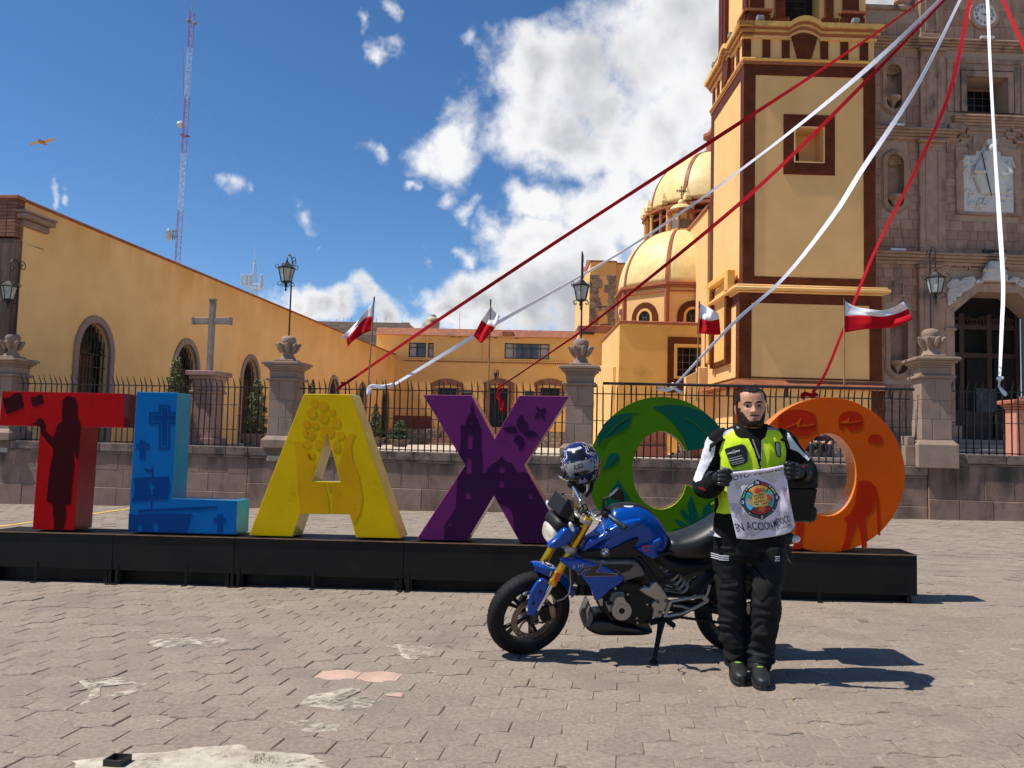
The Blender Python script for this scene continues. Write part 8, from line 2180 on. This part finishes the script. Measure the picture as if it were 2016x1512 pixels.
 for s,pts in((-1,[(520,425),(545,440),(545,470),(522,455)]),(1,[(722,462),(738,460),(738,494),(722,494)])):
  pl=[m3(*Q(*p),-.085)for p in pts];MB().add([tuple(p)for p in pl]+[(p.x,p.y+.01,p.z)for p in pl],[(0,1,2,3),(7,6,5,4),(0,4,5,1),(1,5,6,2),(2,6,7,3),(3,7,4,0)]).build('collar_trim',JW,t,MF.M)
 pp=[m3(*Q(*p),-.12)for p in((655,540),(690,640),(712,700))];MB().tube([(p.x,chest(p.x,p.z)-.004,p.z)for p in pp],.005,5).build('lanyard',REFL,t,MF.M,smooth=True)
 pp=[m3(*Q(*p),-.12)for p in((735,545),(732,640),(722,760))];MB().tube([(p.x,chest(p.x,p.z)-.003,p.z)for p in pp],.0035,5).build('zip',REFL,t,MF.M,smooth=True)
 for s in(-1,1): # stiff shoulder cape of the vest
  c=m3(1480+s*50,851,.0);e=m3(1480+s*(83 if s<0 else 72),866 if s<0 else 864,.0);mid=m3(1480+s*66,854,0);rg=[]
  for(p,dd,h)in((m3(1480+s*32,840,0),.085,.012),(c,.105,.014),(mid,.112,.014),(e,.085,.010),(V((e.x+s*.004,0,e.z-.022)),.08,.004)):
   rg.append([(p.x,.01+dd*math.cos(u),p.z-.055*(abs(math.cos(u))**2.2)+h*.6)for u in[math.pi*i/14 for i in range(15)]])
  o=MB().loft(rg,close=False,cap=False).build('vest_shoulder',JKT,t,MF.M,smooth='all');o.modifiers.new('s','SOLIDIFY').thickness=.008
  # ---------------- sleeves
 WHL=[Q(*p)for p in[(255,500),(345,585),(330,680),(272,785),(215,885),(170,900),(150,880),(220,690),(240,560)]]
 WHR=[Q(*p)for p in[(950,470),(985,520),(1080,640),(1140,700),(1130,720),(1040,640),(965,610),(945,580)]]
 def sleeve(path,rad,wh,seed):
  pts=crv([(p.x,p.y,p.z,r)for p,r in zip(path,rad)],22);k=110;rg=[];ref=V((0,1,0))
  for i,q in enumerate(pts):
   p=V(q[:3]);tn=(V(pts[min(i+1,len(pts)-1)][:3])-V(pts[max(i-1,0)][:3])).normalized();a=(ref-tn*ref.dot(tn)).normalized();b=tn.cross(a);ref=a
   rg.append([tuple(p+(a*math.cos(u)+b*math.sin(u))*q[3]*(1+.06*noise.noise(V((math.cos(u)*1.6,math.sin(u)*1.6,i*.073+seed)))+.05*noise.noise(V((math.cos(u)*2,math.sin(u)*2,i*.19+seed)))))for u in[2*math.pi*j/k for j in range(k)]])
  def f(i,j):
   x,y=prj(MF.w(*rg[i][j]));return 1 if in_poly(x,y,wh)else 0
  return MB().loft(rg,mfun=f).build('sleeve',[JKT,JW],t,MF.M,smooth='all')
 sleeve([m3(1436,862,.0),m3(1418,872,.0),m3(1403,905,.01),m3(1391,942,.015),m3(1388,958,-.04),m3(1400,958,-.13),m3(1412,950,-.20)],[.070,.082,.076,.074,.074,.066,.056],WHL,1)
 sleeve([m3(1524,862,.0),m3(1542,872,.0),m3(1562,898,.02),m3(1583,922,.02),m3(1584,937,-.04),m3(1578,936,-.12),m3(1570,931,-.19)],[.070,.080,.072,.070,.070,.064,.055],WHR,3)
 # red bead lettering on the cuffs
 vs,fs_=text_geo('ARESE',1,'LEFT');wm=max(v[0]for v in vs);a,b=m3(*Q(190,955),-.115),m3(*Q(300,985),-.145);d=(b-a)
 MB().add([tuple(a+d*(x/wm)+V((0,-.052+.02*abs(x/wm-.5),(y)*.022)))for x,y in vs],fs_).build('cuff_lettering',REDT,t,MF.M,fix=False)
 a=m3(1585,928,-.15);MB().tube([(a.x-.02,a.y-.05,a.z+.03),(a.x+.025,a.y-.045,a.z),(a.x+.01,a.y-.05,a.z-.035)],.006,5).build('cuff_piping',REDT,t,MF.M,smooth=True)
 # ---------------- gloves: palm, four curled fingers, thumb
 def glove(c,s,d,dy):
  mb=MB();W3=lambda dx,dyy,dd:m3(c[0]+s*dx,c[1]+dyy,d+dd)
  p=W3(0,1,.0);mb.ball(tuple(p),.040,10,sc=(.95,.85,1.15))
  p=W3(-6,3,.035);mb.ball(tuple(p),.043,10,sc=(1,1,1))
  for i,(ln,r)in enumerate(((1.0,.0122),(1.1,.0125),(1.04,.012),(.85,.0105))):
   y=-12+8.3*i
   pts=[W3(-7,y*.9,-.018),W3(2,y,-.042),W3(2+9*ln,y+1,-.044),W3(2+14*ln,y+2,-.024),W3(2+10*ln,y+2.5,-.006)]
   mb.tube(crv([tuple(q)for q in pts],3),[r*1.1]*4+[r*1.05]*4+[r]*4+[r*.85],10)
   mb.ball(tuple(pts[1]),r*1.22,8);mb.ball(tuple(pts[-1]),r*.9,6)
  tp=[W3(-2,-6,-.01),W3(6,-13,-.030),W3(14,-14,-.040),W3(19,-11,-.036)]
  mb.tube(crv([tuple(q)for q in tp],3),[.017,.016,.015,.0145,.014,.0138,.0135,.013,.012,.010],10);mb.ball(tuple(tp[-1]),.0105,7)
  o=fuse(mb,.0034,'glove',GLOVE,t,MF.M,2)
  m=MB()
  for i in range(4):q=W3(-3,(-12+8.3*i)*.95,-.043);m.ball(tuple(q),.0115,8,sc=(1.15,.55,.8))
  m.build('knuckle_guard',mk('knuckle_plastic',(.03,.03,.032),.22,coat=.5),o,MF.M,smooth=True)
  m=MB();q=W3(-13,4,.05);q2=W3(-18,5,.085);m.tube([q,q2],[.046,.056],16);m.build('cuff',GLOVE,o,MF.M,smooth=True)
 glove((1420,940),1,-.245,0);glove((1564,926),-1,-.245,0)
 # ---------------- trousers: pelvis and both legs in one piece
 mb=MB();E=lambda px,py,d,rx,ry:[(m3(px,py,d).x+rx*.95*math.cos(u),d+ry*math.sin(u),m3(px,py,d).z)for u in[2*math.pi*i/20 for i in range(20)]]
 mb.loft([E(1476,1004,.01,.185,.125),E(1475,1030,.01,.215,.14),E(1474,1060,.01,.222,.145),E(1474,1090,.01,.205,.135),E(1474,1104,.01,.14,.10)])
 mb.loft([E(1434,1072,.01,.10,.125),E(1436,1110,.01,.110,.125),E(1438,1150,.0,.100,.115),E(1441,1185,-.01,.094,.105),E(1443,1225,.0,.092,.100),E(1447,1270,.01,.084,.092),E(1450,1300,.01,.080,.088),E(1451,1309,.0,.078,.090)])
 mb.loft([E(1516,1072,.0,.10,.125),E(1514,1110,-.01,.110,.125),E(1510,1150,-.03,.100,.115),E(1507,1185,-.05,.096,.106),E(1504,1225,-.05,.092,.100),E(1501,1270,-.05,.084,.092),E(1496,1308,-.06,.078,.088),E(1493,1321,-.07,.076,.090)])
 def wr(c):
  z=c.z
  w=.006*noise.noise(V((c.x*7,c.y*7,z*11)))+.0075*noise.noise(V((c.x*12,c.y*10,z*26+4)))
  amp=1.9 if z<.30 else(1.25 if.38<z<.62 else 1.0)
  return w*amp+.0055*math.sin(z*95+9*noise.noise(V((c.x*8,c.y*6,z*6))))*(1 if z<.35 else.35)
 tro=fuse(mb,.0075,'trousers',PANTS,t,MF.M,3,wr)
 dg=tro.data
 def front(x,z):
  best=None
  for v in dg.vertices:
   if abs(v.co.x-x)<.012 and abs(v.co.z-z)<.012 and(best is None or v.co.y<best):best=v.co.y
  return-.12 if best is None else best
 def strip(name,mat,pts,w,off=.004):
  mb=MB();rg=[]
  for(px,py)in pts:
   q=MF.loc(px,py,-.10);y=front(q[0],q[1])-off;rg.append([(q[0],y,q[1]+w/2),(q[0],y,q[1]-w/2),(q[0],y+.01,q[1]-w/2),(q[0],y+.01,q[1]+w/2)])
  mb.loft(rg);mb.build(name,mat,t,MF.M)
 T3=lambda x,y:(x/4.086+1350,y/4.086+1030)
 for y in(256,272,288):strip('reflective_stripe',JW,[T3(x,y+(6 if x>265 else 0))for x in(206,240,262,268,300,345)],.0035)
 for y in(266,282,298):strip('reflective_stripe',JW,[T3(x,y)for x in(716,735,754)],.0035)
 pl=[MF.loc(*T3(*p),-.09)for p in[(192,52),(240,72),(290,118),(240,112),(186,92)]]
 MB().add([(p[0],front(p[0],p[1])-.003,p[1])for p in pl]+[(p[0],front(p[0],p[1])+.01,p[1])for p in pl],[(0,1,2,3,4),(9,8,7,6,5)]+[(i,i+5,(i+1)%5+5,(i+1)%5)for i in range(5)]).build('hip_panel',JW,t,MF.M)
 KN=mk('knee_panel_grey',(.014,.0138,.0135),.8,spec=.2,var=.2,scale=20)
 for pts in([(270,470),(400,455),(410,500),(275,520)],[(530,375),(560,372),(640,470),(660,540),(600,610),(560,560),(525,480)]):
  pl=crv([MF.loc(*T3(*p),-.10)for p in pts],4,True);cx=sum(p[0]for p in pl)/len(pl);cz_=sum(p[1]for p in pl)/len(pl)
  rg=[[(cx+(p[0]-cx)*k,front(cx+(p[0]-cx)*k,cz_+(p[1]-cz_)*k)-.0035+(0 if k<1 else.006),cz_+(p[1]-cz_)*k)for p in pl]for k in(1,.97,.6,.3,.03)]
  MB().loft(rg).build('knee_panel',KN,t,MF.M,smooth=True)
  # ---------------- boots
 def boot(hx,hy,toe,d,lab):
  h=m3(hx,hy,d);g_=ground_z(*MF.w(h.x,h.y-.1,0).xy)-mo.z
  mb=MB();z0=g_;tx=m3(toe,hy,d).x-h.x
  prof=[(.06,.036,.05,.075),(.02,.042,.05,.12),(-.04,.045,.048,.10),(-.10,.049,.042,.078),(-.155,.047,.037,.066),(-.195,.036,.032,.055),(-.215,.016,.028,.042)]
  rg=[]
  for(y,w,_,ht)in crv(prof,3):
   k=max(0,-y)/.2;cx=h.x+tx*k
   rg.append([(cx+w*math.copysign(abs(math.cos(u))**.85,math.cos(u)),h.y+y,z0+.018+(ht*.5)*(1+math.copysign(abs(math.sin(u))**.9,math.sin(u))))for u in[2*math.pi*i/20 for i in range(20)]])
  mb.loft(rg);mb.loft([[(h.x+.047*math.cos(u),h.y+.015+.058*math.sin(u),z0+zz)for u in[2*math.pi*i/20 for i in range(20)]]for zz in(.03,.10,.17)])
  o=fuse(mb,.0042,'boot',BOOT,t,MF.M,3)
  so_=[(h.x+tx*max(0,-y)/.2-w*1.06,h.y+y)for y,w,_,_ in prof];so2=[(h.x+tx*max(0,-y)/.2+w*1.06,h.y+y)for y,w,_,_ in prof[::-1]]
  MB().prism(so_+so2,z0+.001,z0+.024,map3=lambda x,dd,z:(x,z,dd)).build('sole',mk('rubber_sole',(.012,.012,.012),.7),o,MF.M,bevel=.004)
  MB().ball((h.x+tx*.35,h.y-.070,z0+.103),.016,8,sc=(1.2,.6,.3)).build('neon_tab',mk('tab_lime',(.22,.42,.01),.7),o,MF.M,smooth=True)
  m=MB()
  for k in range(4):m.tube([(h.x+tx*.3-.046+.0*k,h.y-.045-.012*k,z0+.052+.004*k),(h.x+tx*.3-.036,h.y-.065-.012*k,z0+.078-.002*k)],.0035,5)
  m.build('flex_ribs',BOOT,o,MF.M)
 boot(1450,1318,1455,-.02,'');boot(1493,1328,1497,-.10,'')
 # waist strap with its buckle beside the vest
 q=[m3(*Q(345,1040),-.10),m3(*Q(352,1090),-.11),m3(*Q(335,1160),-.09)];MB().tube(q,[.012,.012,.006],6).build('waist_strap',JKT,t,MF.M,smooth=True)
 q=m3(*Q(300,1090),-.10);MB().tube([q,q+V((.02,0,.012))],.007,6).build('strap_tab',NEON,t,MF.M,smooth=True)
person()
def banner():
 CL=mk('banner_cloth',(.62,.58,.66),.8,var=.05,scale=6,bump=.0006,bscale=200);CL2=mk('banner_grey',(.47,.44,.50),.8,var=.05,scale=6);CL3=mk('banner_mauve',(.44,.36,.42),.8);CL4=mk('banner_beige',(.50,.47,.43),.8)
 INK=mk('banner_ink',(.012,.012,.03),.7);CK=mk('compass_black',(.012,.016,.018),.6)
 Lc=crv([(1437,930),(1431,958),(1435,990),(1441,1018),(1451,1060)],8);Rc=crv([(1548,914),(1549,937),(1553,971),(1559,1005),(1565,1035)],8)
 Bc=crv([(1451,1060),(1478,1062),(1505,1059),(1535,1054),(1556,1047),(1565,1035)],8);Tc=crv([(1437,930),(1465,927),(1500,923),(1530,918),(1548,914)],8)
 def at(c,f):x=max(0,min(1,f))*(len(c)-1);i=min(int(x),len(c)-2);k=x-i;return(c[i][0]*(1-k)+c[i+1][0]*k,c[i][1]*(1-k)+c[i+1][1]*k)
 def S(u,v,lift=0.0):
  l,r,tp,b=at(Lc,v),at(Rc,v),at(Tc,u),at(Bc,u);c00,c10,c01,c11=Tc[0],Tc[-1],Bc[0],Bc[-1]
  p=[(1-u)*l[i]+u*r[i]+(1-v)*tp[i]+v*b[i]-((1-u)*(1-v)*c00[i]+u*(1-v)*c10[i]+(1-u)*v*c01[i]+u*v*c11[i])for i in(0,1)]
  d=-.268-.018*math.sin(u*3.14)*(.4+.6*v)+.012*math.sin(u*9+v*4)*v+.016*noise.noise(V((u*3.2,v*2.5,2)))+.008*noise.noise(V((u*8,v*5,7)))+.04*v*v
  return MF.l3(p[0],p[1],d-lift)
 t=thing('banner','white printed banner with a compass emblem held up by the man','banner',MF.w(*S(.5,.5)))
 N=36;g=[[S(i/N,j/N)for i in range(N+1)]for j in range(N+1)]
 o=MB().loft(g,close=False,cap=False).build('cloth',CL,t,MF.M,smooth='all',fix=False);o.modifiers.new('s','SOLIDIFY').thickness=.0015
 b=lambda x,y:uv(x/8.4+1410,y/8.4+900)
 def uv(px,py):
  u,v=.5,.5
  for _ in range(12):
   p=prj(MF.w(*S(u,v)));e=.02;pu=prj(MF.w(*S(min(1.2,u+e),v)));pv=prj(MF.w(*S(u,min(1.2,v+e))))
   a,b_,c,d=(pu[0]-p[0])/e,(pv[0]-p[0])/e,(pu[1]-p[1])/e,(pv[1]-p[1])/e;det=a*d-b_*c
   rx,ry=px-p[0],py-p[1];u+=(d*rx-b_*ry)/det;v+=(-c*rx+a*ry)/det;u=max(-.05,min(1.05,u));v=max(-.05,min(1.05,v))
  return(u,v)
 def pr(name,mat,pts,lift,raw=False,parent=None,n=3):
  pl=[b(*p)for p in pts]if not raw else pts;dense=[]
  for p,q in zip(pl,pl[1:]+pl[:1]):
   for k in range(n):f=k/n;dense.append((p[0]*(1-f)+q[0]*f,p[1]*(1-f)+q[1]*f))
  tri=tessellate_polygon([[V((p[0],p[1],0))for p in dense]]);mb=MB();bm=bmesh.new();vs=[bm.verts.new((p[0],p[1],0))for p in dense]
  for x in tri:
   try:bm.faces.new([vs[i]for i in x])
   except ValueError:pass
  for _ in range(4):
   ed=[e for e in bm.edges if e.calc_length()>.07]
   if not ed:break
   bmesh.ops.subdivide_edges(bm,edges=ed,cuts=1);bmesh.ops.triangulate(bm,faces=bm.faces[:])
  bm.verts.index_update();mb.add([S(max(0,min(1,v.co.x)),max(0,min(1,v.co.y)),lift)for v in bm.verts],[[v.index for v in f.verts]for f in bm.faces]);bm.free();return mb.build(name,mat,parent or t,MF.M,fix=False)
 for m_,pts in((CL2,[(215,750),(470,780),(330,1000),(245,950)]),(CL4,[(300,400),(640,350),(480,560),(330,520)]),(CL2,[(980,880),(1270,940),(1290,1180),(1100,1100)]),(CL3,[(1080,500),(1190,520),(1260,900),(1180,800)]),(CL4,[(620,250),(1100,260),(960,440),(820,380)]),(CL3,[(880,1200),(1080,950),(1000,1230)]),(CL2,[(560,1330),(760,1240),(930,1290)]),(CL3,[(220,760),(340,780),(330,900),(240,880)])):pr('print_facet',m_,pts,.0022,n=4)
 # tyre track printed at the lower left
 mb=MB()
 for k in range(11):
  for s in(0,1,2,3):
   x=345+k*14+s*44;y=830+k*47+s*6
   if y>1320:continue
   q=[b(x,y),b(x+30,y-22),b(x+30,y+6),b(x,y+28)];mb.add([S(*p,.0028)for p in q],[(0,1,2,3)])
 mb.build('tyre_track',CL3,t,MF.M,fix=False)
 # folded over top hem
 rows=[]
 for i in range(25):
  u=i/24;h=.055+.03*math.sin(u*3.1);rows.append([S(u,0,.002),S(u,h*.5,.012),S(u,h,.010),S(u,h+.004,.003)])
 MB().loft(rows,close=False,cap=False).build('folded_hem',CL,t,MF.M,smooth='all',fix=False)
 def words(s,pts,h,name,lift=.0034,bold=.0,mat=INK,squash=1.0):
  vs,fs_=text_geo(s,1,'LEFT',bold=bold);w=max(v[0]for v in vs);P_=crv([b(*p)for p in pts],8)
  def mp(x,y):
   f=x/w;p=at(P_,f);q=at(P_,min(1,f+.02));q0=at(P_,max(0,f-.02));dx,dy=q[0]-q0[0],q[1]-q0[1];l=math.hypot(dx,dy)or 1
   return(p[0]+y*h*dy/l*.9,p[1]-y*h*dx/l)
  mb=MB();mb.add([S(*[max(0,min(1,k))for k in mp(x,y)],lift)for x,y in vs],fs_);return mb.build(name,mat,t,MF.M,fix=False)
 words('MOTO TURISMO',[(215,400),(360,372),(560,322),(760,275),(920,248),(1080,225)],.115,'print_words',bold=.012)
 words('EN ACCI\u00d3N M\u00c9XICO',[(345,1235),(560,1200),(800,1205),(960,1165),(1090,1110),(1225,1060)],.118,'print_words',bold=.012)
 words('RM 2.0-RAG/PRO',[(1010,1210),(1130,1175),(1240,1130)],.052,'print_words')
 # compass emblem
 cx,cy,r=720,705,292
 rot=R(-8)
 def C(rr,deg):a=R(deg)+rot;return(cx+rr*r*math.cos(a)*1.0,cy+rr*r*math.sin(a)*1.0)
 ringp=[]
 for k in range(72):
  dg_=k*5;e=min(abs((dg_%90)),90-abs(dg_%90));ringp.append(C(1.04+.12*math.exp(-(e/9)**2),dg_))
 pr('compass_edge',CL,[((p[0]-cx)*1.045+cx,(p[1]-cy)*1.045+cy)for p in ringp],.0030,n=1)
 cp=pr('compass',CK,ringp,.0040,n=1)
 col=lambda nm,c:mk('print_'+nm,c,.7)
 sect=[(-42,42,[col('sky',(.08,.30,.38)),col('red',(.42,.04,.03)),col('green',(.05,.28,.12))],'E'),(48,132,[col('dark_red',(.36,.02,.02)),col('orange',(.52,.13,.02)),col('brown',(.16,.045,.02))],'S'),(138,222,[col('cyan',(.04,.38,.62)),col('sand',(.50,.25,.10)),col('leaf',(.08,.26,.05))],'O'),(228,312,[col('amber',(.56,.26,.03)),col('scarlet',(.50,.03,.02)),col('cactus',(.06,.20,.05))],'N')]
 for(a0,a1,cs,ch)in sect:
  st_=[C(.82,a0+(a1-a0)*i/10)for i in range(11)]+[C(.36,a1-(a1-a0)*i/6)for i in range(7)]
  pr('compass_sector',cs[0],st_,.0048,n=1,parent=cp)
  am=(a0+a1)/2
  pr('compass_scene',cs[1],[C(.45,a0+14),C(.62,a0+18),C(.74,am-6),C(.62,am+8),C(.70,am+14),C(.42,a1-22)],.0054,n=1,parent=cp)
  pr('compass_scene',cs[2],[C(.40,a1-32),C(.58,a1-28),C(.76,a1-14),C(.60,a1-6),C(.42,a1-8)],.0058,n=1,parent=cp)
  x,y=C(1.0,am);vs,fs_=text_geo(ch,74,bold=2.5);mx=sum(v[0]for v in vs)/len(vs);my=sum(v[1]for v in vs)/len(vs)
  MB().add([S(*b(x+(vx-mx),y-(vy-my)),.0056)for vx,vy in vs],fs_).build('compass_letter',CL,cp,MF.M,fix=False)
 for k,(a0,a1,c)in enumerate(((-80,-52,(.45,.03,.05)),(-38,-14,(.55,.36,.06)),(14,38,(.03,.12,.12)),(52,76,(.02,.12,.08)),(104,128,(.02,.12,.08)),(194,218,(.10,.32,.08)),(232,256,(.5,.5,.5)))):
  pr('compass_arc',mk(f'print_arc{k}',c,.7),[C(.98,a0+(a1-a0)*i/6)for i in range(7)]+[C(.90,a1-(a1-a0)*i/6)for i in range(7)],.0050,n=1,parent=cp)
 for dgr in(45,135,225,315):x,y=C(.95,dgr);pr('compass_dot',CL,[(x+13*math.cos(q),y+13*math.sin(q))for q in[i*.63 for i in range(10)]],.0056,n=1,parent=cp)
 sq=[(595,640),(610,615),(790,570),(820,578),(860,780),(845,805),(650,832),(612,818)]
 pr('compass_centre',col('gold',(.62,.40,.07)),sq,.0064,n=2,parent=cp)
 for i,wd in enumerate(('HACIENDO','RUTAS','M\u00c1GICAS')):
  x0,x1=((612,815),(635,815),(620,845))[i];y0,y1=((660,622),(706,676),(762,728))[i]
  words(wd,[(x0,y0),((x0+x1)/2,(y0+y1)/2),(x1,y1)],.040,'centre_words',.0072,.01)
 pr('flag_ribbon',col('flag_green',(.03,.16,.05)),[(618,775),(700,770),(700,792),(640,790)],.0070,parent=cp);pr('flag_ribbon',CL,[(704,770),(770,762),(770,778),(704,786)],.0070,parent=cp);pr('flag_ribbon',col('flag_red',(.42,.02,.02)),[(774,762),(850,745),(840,770),(774,780)],.0070,parent=cp)
banner()
# --- two people sitting on the steps, seen through the letter O
def sitter(px,label,top,legs,seed,plaid=False):
 base=P(px,884,23.9);base.z=AT+.155*2;fr=Frame((base.x,base.y,base.z),(1,0,0))
 t=thing('person',label,'person',base,group=None)
 mb=MB();s=1 if seed%2 else-1
 rg=lambda z,x,y,a,b_:[(x+a*math.cos(u),y+b_*math.sin(u),z)for u in[2*math.pi*i/14 for i in range(14)]]
 mb.loft([rg(0,0,0,.17,.14),rg(.12,0,0,.18,.13),rg(.3,0,-.04,.165,.115),rg(.46,0,-.08,.20,.11),rg(.54,0,-.09,.12,.08),rg(.58,0,-.10,.055,.055),rg(.66,0,-.12,.05,.05)])
 mb.ball((0,-.14,.76),.105,10,sc=(.85,1,1.15))
 for k in(-1,1):
  kx=k*.13+s*.12
  mb.tube([(k*.09,-.02,.08),(kx,-.42,.20),(kx,-.46,.14)],[.095,.075,.07],10);mb.tube([(kx,-.44,.18),(kx-.02,-.46,-.1),(kx,-.45,-.30)],[.068,.06,.05],10)
  mb.ball((kx,-.52,-.28),.055,8,sc=(.8,1.9,.75))
  mb.tube([(k*.18,-.08,.46),(k*.24,-.20,.28),(k*.10+s*.05,-.38,.26)],[.055,.048,.04],9);mb.ball((k*.08+s*.05,-.40,.27),.042,8)
 SK=SKIN;TOPM=top;LEG=legs;SHOE=BOOT;HR=HAIR
 o=fuse(mb,.014,'body',[SK,TOPM,LEG,SHOE],t,fr.M,4)
 for p in o.data.polygons:
  c=p.center
  if c.z<-.22:p.material_index=3
  elif c.z>.585:p.material_index=0
  elif c.y<-.365 and c.z>.215 and abs(c.x)<.2 and c.z>.23:p.material_index=0
  elif c.z<.245 and(c.y<-.13 or c.z<.07):p.material_index=2
  else:p.material_index=1
 hm=MB();hm.loft([[(.092*math.sin(th)*math.cos(u)*1.02,-.135+.112*math.sin(th)*math.sin(u),.765+.128*math.cos(th)-(.10*max(0,math.sin(u))if th>1.2 else 0))for u in[2*math.pi*i/18 for i in range(18)]]for th in(.05,.3,.6,.9,1.2,1.45)])
 hm.build('hair',HR,t,fr.M,smooth=True)
PLAID=mk('plaid_shirt',(.12,.05,.06),.9,var=.9,scale=16);
sitter(1588,'seated person in black clothes on the steps, seen through the orange letter O',mk('black_shirt',(.012,.012,.014),.85,var=.3),mk('black_jeans',(.014,.014,.018),.85,var=.3),1)
sitter(1622,'seated person in a dark plaid shirt on the steps, seen through the orange letter O',PLAID,MATS['black_jeans'],2)
